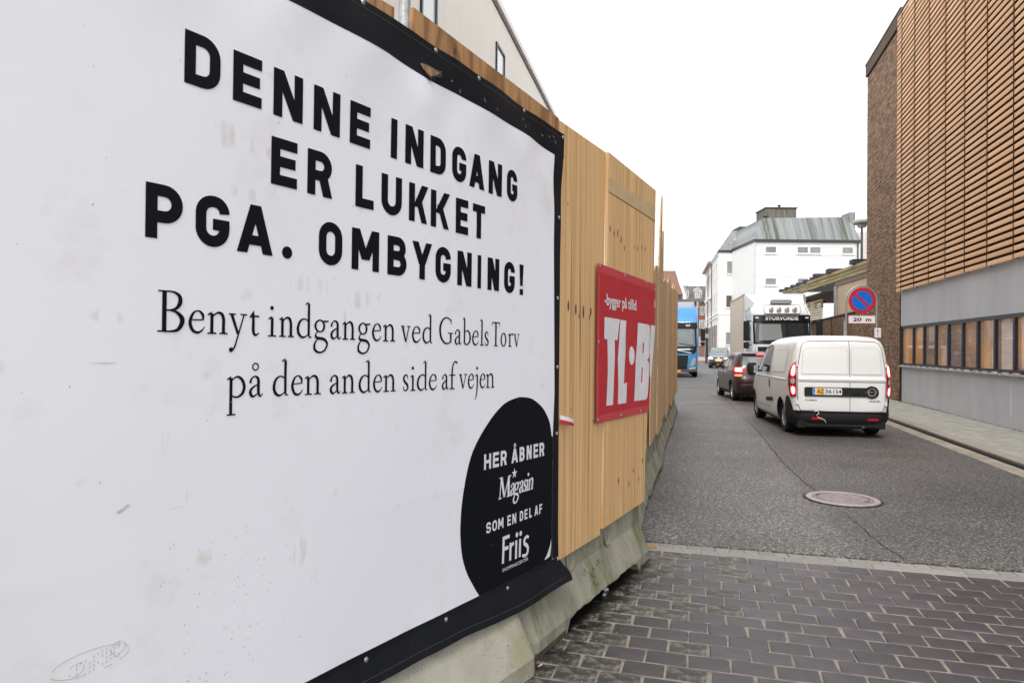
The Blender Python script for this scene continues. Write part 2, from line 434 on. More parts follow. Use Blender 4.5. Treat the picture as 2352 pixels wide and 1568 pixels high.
_fc = {}
def type_mesh(txt, bold=0.0):
    """the built-in typeface as flat triangles: (verts2d, faces, bounds)"""
    key = (txt, bold)
    if key in _fc: return _fc[key]
    cu = bpy.data.curves.new('t', 'FONT')
    cu.body = txt; cu.size = 1.0; cu.offset = bold; cu.resolution_u = 4
    o = bpy.data.objects.new('t', cu); COL.objects.link(o)
    dg = bpy.context.evaluated_depsgraph_get()
    me = bpy.data.meshes.new_from_object(o.evaluated_get(dg))
    V = [(v.co.x, v.co.y) for v in me.vertices]; F = [tuple(p.vertices) for p in me.polygons]
    bpy.data.objects.remove(o); bpy.data.curves.remove(cu); bpy.data.meshes.remove(me)
    xs, ys = [p[0] for p in V], [p[1] for p in V]
    _fc[key] = (V, F, (min(xs), max(xs), min(ys), max(ys)))
    return _fc[key]
def typeset(mb, txt, x0, x1, y0, y1, fn, bold=0.0, off=.0016, slant=0.0, mi=0):
    """fit built-in type in the box x0..x1, y0..y1 of the surface fn"""
    V, F, (a, b, c, d) = type_mesh(txt, bold)
    sx, sy = (x1 - x0) / (b - a), (y1 - y0) / (d - c)
    mb.add([fn(x0 + (x - a) * sx + slant * (y - c) * sy, y0 + (y - c) * sy, off) for x, y in V], F, mi)
# ------------------------------------------------------------------ shared materials
def asphalt_mat():
    m = mat('asphalt', (.042, .042, .043), .6, c2=(.064, .062, .060), scale=.5, bump=0)
    nt = m.node_tree; n, l = nt.nodes, nt.links; b = n['Principled BSDF']
    tc = n.new('ShaderNodeTexCoord')
    vo = n.new('ShaderNodeTexVoronoi'); vo.inputs['Scale'].default_value = 105
    l.new(tc.outputs['Object'], vo.inputs['Vector'])
    sep = n.new('ShaderNodeSeparateColor'); l.new(vo.outputs['Color'], sep.inputs[0])
    mr = n.new('ShaderNodeMapRange'); mr.inputs['From Min'].default_value = .66; mr.inputs['From Max'].default_value = 1.0
    l.new(sep.outputs[0], mr.inputs['Value'])
    old = b.inputs['Base Color'].links[0].from_socket
    mx = n.new('ShaderNodeMix'); mx.data_type = 'RGBA'
    l.new(mr.outputs[0], mx.inputs[0]); l.new(old, mx.inputs[6]); mx.inputs[7].default_value = (.32, .295, .26, 1)
    # worn lighter wheel tracks, broad patches
    no = n.new('ShaderNodeTexNoise'); no.inputs['Scale'].default_value = 25; no.inputs['Detail'].default_value = 5
    l.new(tc.outputs['Object'], no.inputs['Vector'])
    m3 = n.new('ShaderNodeMapRange'); m3.inputs['From Min'].default_value = .35; m3.inputs['From Max'].default_value = .6
    m3.inputs['To Min'].default_value = .5; m3.inputs['To Max'].default_value = 1.15
    l.new(no.outputs[0], m3.inputs['Value'])
    # the lane left of the long seam was laid with a paler mix
    dt = n.new('ShaderNodeVectorMath'); dt.operation = 'DOT_PRODUCT'; dt.inputs[1].default_value = (cos(A15), -sin(A15), 0); l.new(tc.outputs['Object'], dt.inputs[0])
    m4 = n.new('ShaderNodeMapRange'); m4.inputs['From Min'].default_value = 1.12; m4.inputs['From Max'].default_value = 1.28; m4.inputs['To Min'].default_value = 1.28; m4.inputs['To Max'].default_value = .92
    l.new(dt.outputs['Value'], m4.inputs['Value'])
    nb_ = n.new('ShaderNodeTexNoise'); nb_.inputs['Scale'].default_value = .9; nb_.inputs['Detail'].default_value = 5; l.new(tc.outputs['Object'], nb_.inputs['Vector'])
    m5 = n.new('ShaderNodeMapRange'); m5.inputs['From Min'].default_value = .3; m5.inputs['From Max'].default_value = .7; m5.inputs['To Min'].default_value = .78; m5.inputs['To Max'].default_value = 1.22; l.new(nb_.outputs[0], m5.inputs['Value'])
    ml = n.new('ShaderNodeMath'); ml.operation = 'MULTIPLY'; l.new(m3.outputs[0], ml.inputs[0]); l.new(m4.outputs[0], ml.inputs[1])
    ml2 = n.new('ShaderNodeMath'); ml2.operation = 'MULTIPLY'; l.new(ml.outputs[0], ml2.inputs[0]); l.new(m5.outputs[0], ml2.inputs[1])
    hs = n.new('ShaderNodeHueSaturation'); l.new(mx.outputs[2], hs.inputs['Color']); l.new(ml2.outputs[0], hs.inputs['Value'])
    l.new(hs.outputs[0], b.inputs['Base Color'])
    bp = n.new('ShaderNodeBump'); bp.inputs['Strength'].default_value = .6; bp.inputs['Distance'].default_value = .004
    l.new(vo.outputs['Distance'], bp.inputs['Height']); l.new(bp.outputs[0], b.inputs['Normal'])
    return m
M_ASPH = asphalt_mat()
M_TAR = mat('tar', (.012, .012, .012), .7, bump=.5, bscale=60)
M_MORTAR = mat('joint sand', (.28, .255, .21), .95, c2=(.15, .135, .105), scale=9, bump=.6, bscale=120, dirt=(.07, .06, .05), dscale=3.2, dlo=.56, dhi=.72)
M_PAVER = mat('paver', (.025, .022, .026), .27, c2=(.046, .038, .045), scale=7, bump=.35, bscale=150, island=.34, dirt=(.15, .145, .13), dscale=16, dlo=.62, dhi=.85)
M_PAVER_DIRTY = mat('paver dirty', (.026, .025, .024), .42, c2=(.06, .056, .05), scale=12, bump=.5, bscale=120, island=.2, dirt=(.20, .19, .165), dscale=18, dlo=.5, dhi=.68)
M_GRANITE = mat('granite', (.20, .19, .178), .7, c2=(.27, .255, .235), scale=30, bump=.3, bscale=160, island=.12, dirt=(.2, .19, .17), dscale=5)
M_GUTTER = mat('gutter stone', (.25, .22, .175), .8, c2=(.33, .29, .235), scale=14, bump=.4, bscale=120, island=.16, dirt=(.12, .12, .08), dscale=4)
M_KERB = mat('kerb stone', (.23, .205, .175), .8, c2=(.31, .285, .25), scale=10, bump=.4, bscale=120, island=.1)
M_SETT = mat('sidewalk sett', (.27, .265, .235), .85, c2=(.35, .34, .30), scale=12, bump=.5, bscale=120, island=.12, dirt=(.18, .19, .13), dscale=3)
M_GROUND = mat('bare ground', (.16, .14, .115), .95, c2=(.22, .20, .17), scale=.8, bump=.5, bscale=20)
M_FARPAVE = mat('far paving', (.30, .26, .24), .85, c2=(.36, .32, .30), scale=.7)

def in_frame(P, m=0.02):
    v = Vector(P) - Vector((0, 0, 1.55))
    if v.y <= .1: return False
    x, y = v.x / v.y * 1568 / 2352, (v.z / v.y - 15 / 1568) * 1568 / 2352
    return abs(x) < .5 + m and abs(y) < .3335 + m

# ------------------------------------------------------------------ ground and road
g = MB(); g.bb((-500, -300, -.09), (500, 900, -.08))
tag(g.build('ground', M_GROUND), kind='structure')

rd = MB()
edge = []
x = -7.0
while x < 8.0:
    edge.append((x, 5.652 + random.uniform(-.012, .006))); x += random.uniform(.03, .09)
for i in range(len(edge) - 1):
    (a, sa), (b, sb) = edge[i], edge[i + 1]
    rd.add([ST(sa, a, 0), ST(sb, b, 0), ST(7.0, b, 0), ST(7.0, a, 0), ST(sa, a, -.05), ST(sb, b, -.05)], [(0, 1, 2, 3), (4, 5, 1, 0)])
rd.add([ST(7.0, -7, 0), ST(7.0, 3.965, 0), ST(95, 3.965, 0), ST(95, -7, 0)], [(0, 1, 2, 3)])
rd.add([ST(20.0, -7, 0), ST(20, -18, 0), ST(95, -18, 0), ST(95, -7, 0)], [(0, 1, 2, 3)])
rd.add([ST(44.0, 3.965, 0), ST(44, 12, 0), ST(95, 12, 0), ST(95, 3.965, 0)], [(0, 1, 2, 3)])
road = tag(rd.build('road', M_ASPH), kind='structure')

def crack(pts, w):
    V, F = [], []
    P = []
    for i in range(len(pts) - 1):
        n = max(2, int(abs(pts[i + 1][0] - pts[i][0]) / .06))
        for k in range(n):
            u = k / n
            P.append((pts[i][0] * (1 - u) + pts[i + 1][0] * u, pts[i][1] * (1 - u) + pts[i + 1][1] * u + random.gauss(0, .008)))
    for i, (s, t) in enumerate(P):
        ww = w * random.uniform(.3, 1.3)
        V += [ST(s, t - ww, .003), ST(s, t + ww, .003)]
        if i: F.append((2 * i - 2, 2 * i - 1, 2 * i + 1, 2 * i))
    return MB().add(V, F)
crack([(25.1, .88), (18.8, 1.05), (15.5, 1.15), (13.4, 1.19), (10.1, 1.19), (8.5, 1.27), (8.05, 1.35)], .008).build('crack', M_TAR, road)
crack([(7.1, 1.41), (6.55, 1.44), (5.94, 1.47), (5.68, 1.55)], .006).build('crack', M_TAR, road)

# far pavement at the end of the street
fp = MB(); fp.add([ST(95, -60, .1), ST(95, 60, .1), ST(160, 60, .1), ST(160, -60, .1), ST(95, -60, -.02), ST(95, 60, -.02)], [(0, 1, 2, 3), (4, 5, 1, 0)])
tag(fp.build('far_pavement', M_FARPAVE), kind='structure')

# ------------------------------------------------------------------ paved crossing
ZP = -.010
bed = MB(); bed.add([ST(-2, -3.2, ZP - .0025), ST(-2, 8, ZP - .0025), ST(5.66, 8, ZP - .0025), ST(5.66, -3.2, ZP - .0025)], [(0, 1, 2, 3)])
crossing = street('pavement')
tag(crossing, kind='structure')
bed.build('joint_bed', M_MORTAR, crossing, world=True)
def paver_mesh(name, lx, ly, h, mats, jit=.0035, ch=.004):
    b = MB()
    c = [(-lx / 2, -ly / 2), (lx / 2, -ly / 2), (lx / 2, ly / 2), (-lx / 2, ly / 2)]
    # slightly irregular outline with clipped corners
    o = []
    for i, (x_, y_) in enumerate(c):
        r1, r2 = random.uniform(.004, .012), random.uniform(.004, .012)
        jx, jy = random.uniform(-jit, jit), random.uniform(-jit, jit)
        p, q = c[i - 1], c[(i + 1) % 4]
        d1 = (Vector(p) - Vector(c[i])).normalized(); d2 = (Vector(q) - Vector(c[i])).normalized()
        o += [(x_ + jx + d1.x * r1, y_ + jy + d1.y * r1), (x_ + jx + d2.x * r2, y_ + jy + d2.y * r2)]
    n = len(o)
    V = [(x_, y_, -h) for x_, y_ in o] + [(x_, y_, -ch) for x_, y_ in o] + [(x_ * (1 - 2 * ch / lx), y_ * (1 - 2 * ch / ly), 0) for x_, y_ in o]
    F = [(i, (i + 1) % n, n + (i + 1) % n, n + i) for i in range(n)] + [(n + i, n + (i + 1) % n, 2 * n + (i + 1) % n, 2 * n + i) for i in range(n)] + [tuple(2 * n + i for i in range(n))]
    me = bpy.data.meshes.new(name); me.from_pydata(V, [], F)
    me.materials.append(mats); me.update()
    return me
def lay_pieces(name, cells, meshes, parent, limit=300, zj=.0015, rj=.006, stuff_name=None):
    """cells: (s, t, z, mesh index). The `limit` largest in view become objects, the rest one joined part"""
    key = []
    for c in cells:
        P = ST(c[0], c[1], c[2]); key.append(((P[0] ** 2 + P[1] ** 2) + (0 if in_frame(P) else 1e6), c))
    key.sort(key=lambda k: k[0])
    inv = parent.matrix_basis.inverted()
    rest = []
    for i, (_, (s, t, z, mi)) in enumerate(key):
        L = inv @ Vector(ST(s, t, z + random.uniform(-zj, zj)))
        rot = (random.gauss(0, .0025), random.gauss(0, .0025), random.gauss(0, rj))
        if i < limit:
            o = bpy.data.objects.new(name, meshes[mi]); COL.objects.link(o); o.parent = parent
            o.location = L; o.rotation_euler = rot
        else: rest.append((L, rot, meshes[mi]))
    if rest:
        bmj = MB(); mm = []; 
        for L, rot, me in rest:
            M = Matrix.Translation(L) @ Matrix.Rotation(rot[2], 4, 'Z')
            if me.materials[0] not in mm: mm.append(me.materials[0])
            bmj.add([tuple(M @ v.co) for v in me.vertices], [tuple(p.vertices) for p in me.polygons], mm.index(me.materials[0]))
        tag(bmj.build(stuff_name or name + 's', mm, parent), kind='stuff')
PL, PW = .2066, .150
pm = [paver_mesh('paver', PL - .0095, PW - .0080, .05, M_PAVER) for _ in range(8)] + [paver_mesh('paver', PL - .010, PW - .009, .05, M_PAVER_DIRTY, .005) for _ in range(6)]
cells = []
for r in range(30):
    s = 5.435 - PW * (r + .5)
    for c in range(-13, 24):
        t = (c + (.5 if r % 2 else 0)) * PL + .08 + random.gauss(0, .002)
        # dirty strip beside the barriers
        edge_t = -.35 - (5.1 - s) * .25
        d = t - edge_t
        mi = random.randrange(8) if random.random() * .9 < d - .05 else 8 + random.randrange(6)
        cells.append((s, t, ZP, mi))
lay_pieces('paver', cells, pm, crossing, zj=.0022, rj=.009)
# granite edging band and a row of setts in front of the asphalt
km = [paver_mesh('edging_slab', .6 - .006, .105, .08, M_GRANITE, .001) for _ in range(3)]
for i in range(-3, 10):
    o = bpy.data.objects.new('edging_slab', km[i % 3]); COL.objects.link(o); o.parent = crossing
    o.location = (.36 + i * .6, 5.49, ZP + .002)
sm = [paver_mesh('sett', .099, .094, .08, M_GRANITE, .003) for _ in range(5)]
for i in range(-12, 40):
    o = bpy.data.objects.new('sett', sm[i % 5]); COL.objects.link(o); o.parent = crossing
    o.location = (.11 + i * .107, 5.597 + random.gauss(0, .0015), ZP + .001); o.rotation_euler = (random.gauss(0, .02), random.gauss(0, .02), random.gauss(0, .015))

# ------------------------------------------------------------------ gutter, kerb, sidewalk (right side)
ZK = .055
gut = street('gutter', kind='structure')
MB().add([ST(5.66, 3.96, -.004), ST(5.66, 4.26, -.004), ST(60, 4.26, -.004), ST(60, 3.96, -.004)], [(0, 1, 2, 3)]).build('joint_bed', M_MORTAR, gut, world=True)
gm = [paver_mesh('gutter_stone', .122, .215, .06, M_GUTTER, .003) for _ in range(5)]
lay_pieces('gutter_stone', [(6 + i * .225 + (.11 if k else 0), 4.033 + k * .131, .004, random.randrange(5)) for i in range(180) for k in (0, 1)], gm, gut, 240)
kerb = street('kerb', kind='structure')
kk = []
for _ in range(3):
    b = MB(); b.bb((-.115, -.497, -.10), (.115, .497, 0)); kk.append(b)
kbm = []
for b in kk:
    me = bpy.data.meshes.new('kerb_stone'); me.from_pydata(b.v, [], b.f); me.materials.append(M_KERB); kbm.append(me)
for i in range(46):
    o = bpy.data.objects.new('kerb_stone', kbm[i % 3]); COL.objects.link(o); o.parent = kerb
    o.location = (4.41, 6.2 + i, ZK + random.uniform(-.002, .002))
jt = MB(); jt.bb((4.235, 5.7, -.05), (4.298, 52, .034)); jt.build('tar_joint', M_TAR, kerb)
walk = street('sidewalk', kind='structure')
b = MB(); b.bb((4.52, 5.66, -.05), (6.08, 24.0, ZK - .008)); b.bb((4.52, 24.0, -.05), (6.08, 52, ZK - .001)); b.build('sidewalk_base', M_SETT, walk)
wm = [paver_mesh('sett', .134, .204, .03, M_SETT, .004) for _ in range(6)]
lay_pieces('sett', [(8.4 + i * .21 + (.105 if k % 2 else 0), 4.60 + k * .1395, ZK - .003, random.randrange(6)) for i in range(73) for k in range(11) if 8.4 + i * .21 < 23.8], wm, walk)
weed = MB()
for i in range(900):
    s = random.uniform(8, 27) if random.random() < .75 else random.uniform(19, 24)
    t = 6.035 - abs(random.gauss(0, .014))
    h = random.uniform(.008, .035); a = random.uniform(0, 6.28)
    P = Vector(ST(s, t, ZK - .003))
    weed.add([P, P + Vector((cos(a) * .012, sin(a) * .012, 0)), P + Vector((cos(a + 1) * .02, sin(a + 1) * .02, h))], [(0, 1, 2)])
tag(weed.build('moss', mat('moss', (.07, .085, .03), .9, c2=(.11, .10, .05), scale=3)), 'moss and weeds along the foot of the grey wall', 'moss', kind='stuff')

# ------------------------------------------------------------------ manhole
M_IRON = mat('worn iron', (.42, .36, .36), .5, .15, c2=(.30, .25, .25), scale=20, bump=.2, bscale=90)
M_IRON_D = mat('dark iron', (.14, .12, .115), .65, .2, c2=(.22, .19, .16), scale=30)
mh = thing('manhole_cover', (3.48, 7.17, .002), 15, 'round iron manhole cover set in the asphalt before the van', 'manhole cover')
b = MB(); b.lathe([(.355, -.03), (.355, .010), (.348, .014), (.30, .014), (.297, .006), (.292, .006)], (0, 0, 0), n=56); b.build('frame_ring', M_IRON, mh, smooth=True)
b = MB(); b.lathe([(.290, 0), (.288, .012), (.262, .013), (.258, .006), (.0, .006)], (0, 0, 0), n=56); b.build('cover', M_IRON_D, mh, smooth=True)
b = MB(); b.lathe([(.278, .0128), (.276, .0155), (.27, .0155), (.268, .0128)], (0, 0, 0), n=56); b.build('rib_ring', M_IRON, mh)
b = MB()
for i in range(-12, 13):
    for j in range(-12, 13):
        x_, y_ = i * .021 + (j % 2) * .0105, j * .021
        if math.hypot(x_, y_) < .24: b.box((x_, y_, .009), (.0145, .0145, .008), rz=pi / 4)
tag(b.build('studs', M_IRON, mh), kind='stuff')
b = MB(); b.box((-.22, .10, .0145), (.05, .016, .002), rz=.3); b.box((.2, -.12, .0145), (.05, .016, .002), rz=.3); b.build('lift_slot', M_TAR, mh)
tr = MB()
tr.lathe([(.357, .004), (.385, .0042)], (0, 0, 0), n=40); tr.build('tar_seal', M_TAR, mh)
# ------------------------------------------------------------------ plywood
def wood_mat(name, c1, c2, c3, grain=16.0, cath=0.0, dirt=.25):
    m = bpy.data.materials.new(name); m.use_nodes = True
    nt = m.node_tree; n, l = nt.nodes, nt.links; b = n['Principled BSDF']
    b.inputs['Roughness'].default_value = .72
    tc = n.new('ShaderNodeTexCoord'); oi = n.new('ShaderNodeObjectInfo')
    cx = n.new('ShaderNodeCombineXYZ')
    mu = n.new('ShaderNodeMath'); mu.operation = 'MULTIPLY'; mu.inputs[1].default_value = 37.0
    l.new(oi.outputs['Random'], mu.inputs[0]); l.new(mu.outputs[0], cx.inputs[0]); l.new(mu.outputs[0], cx.inputs[2])
    ad = n.new('ShaderNodeVectorMath'); ad.operation = 'ADD'
    l.new(tc.outputs['Object'], ad.inputs[0]); l.new(cx.outputs[0], ad.inputs[1])
    def noise(sx, sz, det=4, dist=0.0):
        mp = n.new('ShaderNodeMapping'); mp.inputs['Scale'].default_value = (sx, sx, sz); l.new(ad.outputs[0], mp.inputs['Vector'])
        t = n.new('ShaderNodeTexNoise'); t.inputs['Scale'].default_value = 1; t.inputs['Detail'].default_value = det; t.inputs['Distortion'].default_value = dist
        l.new(mp.outputs[0], t.inputs['Vector']); return t.outputs[0]
    def rng(src, a, bb, t0=0.0, t1=1.0):
        r = n.new('ShaderNodeMapRange'); r.inputs['From Min'].default_value = a; r.inputs['From Max'].default_value = bb
        r.inputs['To Min'].default_value = t0; r.inputs['To Max'].default_value = t1
        l.new(src, r.inputs['Value']); return r.outputs[0]
    def mix(f, A, B):
        x = n.new('ShaderNodeMix'); x.data_type = 'RGBA'; l.new(f, x.inputs[0])
        for k, s in ((6, A), (7, B)):
            if isinstance(s, tuple): x.inputs[k].default_value = (*s, 1)
            else: l.new(s, x.inputs[k])
        return x.outputs[2]
    base = mix(rng(noise(grain * .22, .25, 3), .3, .7), c1, c2)
    g1 = noise(grain * 2.6, .28, 6, .6)
    base = mix(rng(g1, .50, .74, 0, .85), base, c3)
    g2 = noise(grain * 5, .8, 3)
    base = mix(rng(g2, .50, .74, 0, .5), base, c3)
    if cath > 0:
        mp = n.new('ShaderNodeMapping'); mp.inputs['Scale'].default_value = (1, 1, .16); l.new(ad.outputs[0], mp.inputs['Vector'])
        w = n.new('ShaderNodeTexNoise'); w.inputs['Scale'].default_value = 3.0; w.inputs['Detail'].default_value = 1.0; l.new(mp.outputs[0], w.inputs['Vector'])
        mm = n.new('ShaderNodeMath'); mm.operation = 'MULTIPLY'; mm.inputs[1].default_value = 55; l.new(w.outputs[0], mm.inputs[0])
        sn = n.new('ShaderNodeMath'); sn.operation = 'SINE'; l.new(mm.outputs[0], sn.inputs[0])
        base = mix(rng(sn.outputs[0], .2, 1.0, 0, cath), base, c3)
    # grey weathering streaks
    base = mix(rng(noise(grain * 1.6, .45, 8, .8), .62, .74, 0, dirt), base, (.075, .055, .035))
    l.new(base, b.inputs['Base Color'])
    bp = n.new('ShaderNodeBump'); bp.inputs['Strength'].default_value = .25; bp.inputs['Distance'].default_value = .004
    l.new(g1, bp.inputs['Height']); l.new(bp.outputs[0], b.inputs['Normal'])
    return m
M_PLY = wood_mat('plywood', (.74, .475, .225), (.63, .39, .175), (.34, .175, .065), dirt=.85)
M_PLY_B = wood_mat('plywood knotty', (.42, .235, .095), (.40, .21, .085), (.18, .08, .025), grain=10, cath=.8, dirt=.6)
M_PLY_E = wood_mat('plywood edge', (.40, .26, .14), (.33, .20, .10), (.16, .09, .04), grain=30)
M_PLY_G = wood_mat('plywood weathered', (.60, .41, .215), (.50, .335, .17), (.26, .155, .075), dirt=.8)
M_KNOT = mat('knot', (.20, .10, .045), .7, c2=(.10, .045, .02), scale=60)
M_KNOT_C = mat('knot core', (.085, .04, .02), .7)

UB, NB = Vector((sin(R(33.7)), cos(R(33.7)), 0)), Vector((cos(R(33.7)), -sin(R(33.7)), 0))
BO = Vector((.254 + .832 * .02, 3.755 - .555 * .02, 0))
UP_, NP = Vector((sin(R(27.9)), cos(R(27.9)), 0)), Vector((cos(R(27.9)), -sin(R(27.9)), 0))
PO = Vector((.254, 3.755, 0))
def bsurf(q, z, off=0.0):
    w = .0022 * sin(2.1 * q + 1.3 * z + .5) + .0012 * sin(5.3 * q - 3.1 * z)
    top, bot = math.exp(-((z - 2.72) / .20) ** 2), math.exp(-((z - .30) / .14) ** 2)
    w += top * (.0055 * sin(7.5 * q + 5 * z) + .003 * sin(17 * q - 9 * z) + .004)
    w += bot * (.003 * sin(6.1 * q + 1) + .002 * sin(19 * q + 6 * z) + .002) + .32 * max(0, .405 - z)
    w += .007 * math.exp(-((q + .25) ** 2 + (z - 2.45) ** 2) / .05) * sin(22 * (q * .7 + z * .7))
    w += .006 * math.exp(-((q + 1.13) ** 2 * 4 + (z - 2.56) ** 2 * 9) / .06) * sin(16 * q + 7 * z + 2)
    w += .005 * math.exp(-((q + 2.5) / .25) ** 2) * math.exp(-((z - .75) / .4) ** 2) * sin(9 * q + 3 * z)
    w += .009 * math.exp(-((z - (.92 - .02 * q)) / .006) ** 2) * .12
    w += .05 * max(0, q - .0) + (.10 * (q + .02) * max(0, .40 - z) / .1 if q > -.02 and z < .4 else 0)
    return tuple(BO + UB * q + NB * (off + .006 + w) + Vector((0, 0, z)))
def psurf(q, z, off=0.0):
    bend = -.35 * max(0, q - 1.72) ** 2 if off > .001 else 0
    return tuple(PO + UP_ * q + NP * (off + bend) + Vector((0, 0, z)))

hoard = thing('hoarding', (0, 0, 0), 0, 'tall site hoarding of raw plywood sheets standing on concrete barriers', 'hoarding')
def sheet(origin, heading, poly, m, th=.018, knots=(), label=None, grooves=(), strip=None, lean=0.0):
    """poly in (x along, z); origin = world point of x=0; front faces the street"""
    me = MB(); me.prism(poly, lambda u, v, d: (u, d, v), 0, th)
    o = me.build('plywood_sheet', [m], hoard)
    o.matrix_local = Matrix.Translation(origin) @ Matrix.Rotation(-R(heading) + pi / 2, 4, 'Z') @ Matrix.Rotation(lean, 4, 'X')
    if label: o['label'] = label
    for k, (kx, kz, rx, rz) in enumerate(knots):
        kb = MB(); kb.add([(kx + rx * cos(a), -.0006, kz + rz * sin(a) * (1.25 if sin(a) > 0 else 1)) for a in (2 * pi * i / 14 for i in range(14))], [tuple(range(14))])
        kb.add([(kx + rx * .55 * cos(a), -.0012, kz + rz * .5 * sin(a)) for a in (2 * pi * i / 10 for i in range(10))], [tuple(range(10))], 1)
        kb.build('knot', [M_KNOT, M_KNOT_C], o)
    for (gx0, z0, gx1, z1) in grooves:
        gb = MB(); gb.add([(gx0, -.0008, z0), (gx0 + .005, -.0008, z0), (gx1 + .005, -.0008, z1), (gx1, -.0008, z1)], [(0, 1, 2, 3)]); gb.build('split', M_SPLIT, o)
    return o
M_SPLIT = mat('raw split', (.72, .55, .34), .8)
M_STAINW = mat('damp band', (.40, .25, .125), .75, c2=(.33, .20, .10), scale=6)
def at_b(q, off): return BO + UB * q + NB * off
def at_p(q, off): return PO + UP_ * q + NP * off
# sheets carrying the banner; local x runs along the hoarding
SB = -.03
sheet(at_b(-4.90, SB), 33.7, [(0, .4), (1.2, .4), (1.2, 2.90), (0, 2.92)], M_PLY_B)
sheet(at_b(-3.69, SB), 33.7, [(0, .4), (1.2, .4), (1.2, 2.89), (0, 2.90)], M_PLY_B)
sheet(at_b(-2.48, SB), 33.7, [(0, .4), (1.16, .4), (1.178, 2.885), (0, 2.885)], M_PLY_B)
sheet(at_b(-1.205, SB + .012), 33.7, [(0, .40), (1.19, .40), (1.19, 2.812), (.92, 2.84), (.42, 2.885), (.0, 2.925)], M_PLY_B, th=.021, knots=[(.27, 2.845, .016, .03)], label='knotty orange brown sheet showing above the banner')
kn = [(.14, 1.79, .013, .028), (.25, 1.775, .012, .03), (.30, 1.74, .007, .014), (.37, 1.765, .012, .036), (.49, 1.775, .012, .024), (.47, 1.74, .008, .016), (.12, 2.37, .005, .01), (.55, 1.1, .006, .012), (.20, 1.2, .005, .009)]
sheet(at_p(-.004, 0), 27.9, [(0, .38), (.686, .368), (.73, 2.818), (0, 2.806)], M_PLY, knots=kn, label='pale plywood sheet right of the big banner')
kn2 = [(.09, 2.33, .009, .02), (.17, 2.31, .008, .018), (.24, 2.325, .009, .026), (.31, 2.29, .010, .022), (.38, 2.24, .008, .02), (.60, 2.28, .007, .018), (.68, 2.28, .009, .018), (.78, 2.30, .008, .024), (.86, 2.30, .009, .02), (.30, .66, .010, .02), (.52, .60, .009, .02), (.62, .68, .01, .015), (.75, .60, .008, .02), (.84, .72, .009, .02), (.93, 1.95, .007, .02)]
p2 = sheet(at_p(.690, .014), 27.9, [(0, .405), (.895, .41), (.905, .72), (.985, 1.26), (1.105, 2.19), (1.137, 2.80), (.05, 2.823), (.045, 2.0)], M_PLY, th=.02, knots=kn2, label='plywood sheet carrying the red banner',
           grooves=[(.10, 1.9, .17, 2.8), (.72, 1.9, .81, 2.8), (.27, .42, .255, 1.0)])
bd = MB(); bd.flat([(.055, 2.57), (1.125, 2.56), (1.13, 2.665), (.055, 2.662)], lambda u, v, d: (u, -.0007, v)); bd.build('batten_mark', mat('batten mark', (.56, .40, .23), .75, c2=(.48, .33, .18), scale=5, stretch=(1, 1, 3)), p2)
bd = MB(); bd.flat([(.055, 2.562), (1.125, 2.550), (1.125, 2.560), (.055, 2.570)], lambda u, v, d: (u, -.0011, v)); bd.build('batten_mark', mat('dark line', (.17, .12, .075), .8), p2)
# nail heads along the foot of the sheet
nb = MB()
for i, (x_, z_) in enumerate([(.08, .50), (.20, .53), (.35, .46), (.47, .58), (.62, .52), (.74, .47), (.70, .62), (.80, .55)]):
    nb.add([(x_ + .006 * cos(a), -.001, z_ + .017 * sin(a)) for a in (2 * pi * k / 8 for k in range(8))], [tuple(range(8))])
nb.build('bare_patch', M_SPLIT, p2)
# sheets along the street behind the bend (run at t = -0.47)
far = [(5.42, -.48, 1.20, .50, 2.72, 2.66, 13), (6.60, -.50, 1.22, .46, 2.70, 2.78, 14.5), (7.84, -.475, 1.22, .47, 2.62, 2.74, 15.8), (9.08, -.455, 1.22, .46, 2.80, 2.68, 15.0),
       (10.3, -.47, 1.22, .48, 2.72, 2.80, 15.6), (11.55, -.45, 1.22, .46, 2.82, 2.90, 14.8), (12.8, -.465, 1.22, .50, 3.02, 2.88, 15.8), (14.05, -.445, 1.22, .46, 2.95, 3.05, 15.0), (15.3, -.45, 1.22, .48, 3.02, 3.14, 15.6), (16.5, -.43, 1.30, .5, 3.08, 3.16, 15.2)]
for i, (s, t, L, zb, za, zc, hd) in enumerate(far):
    zb -= .03 * (i % 2); za -= .13; zc -= .13
    sheet(Vector(ST(s, t)), hd, [(0, zb), (L, zb + .03), (L + random.uniform(-.03, .03), zc), (L * .62, zc - .03 + random.uniform(0, .05)), (L * .3, za - random.uniform(0, .04)), (0, za)], (M_PLY_G, M_PLY)[i % 2],
          knots=[(random.uniform(.1, 1), random.uniform(.8, 2.5), .012, .03) for _ in range(4)])
# two taller leaning sheets seen edge on
sheet(Vector(ST(8.72, -.445)), 15.6, [(0, .5), (.62, .5), (.78, 3.62), (.60, 3.60), (.30, 3.05), (.1, 2.6)], M_PLY_G, label='tall narrow sheet sticking up past the others')
sheet(Vector(ST(9.5, -.455)), 15.2, [(0, .5), (.6, .5), (.8, 3.30), (.55, 3.25), (.1, 2.6)], M_PLY_G, label='second sheet sticking up past the others')
# framing behind the sheets
for q in (-4.2, -3.0, -1.8, -.6):
    c = at_b(q, SB - .08); MB().box((c.x, c.y, 1.6), (.045, .095, 2.35), rz=-R(33.7)).build('stud', M_PLY_E, hoard)
for q in (.35, 1.3):
    c = at_p(q, -.07); MB().box((c.x, c.y, 1.55), (.045, .095, 2.3), rz=-R(27.9)).build('stud', M_PLY_E, hoard)
for s in (6.2, 8.0, 10, 12, 14, 16, 17.5):
    MB().box(ST(s, -.60, 1.5), (.095, .045, 2.0), rz=-A15).build('stud', M_PLY_E, hoard)

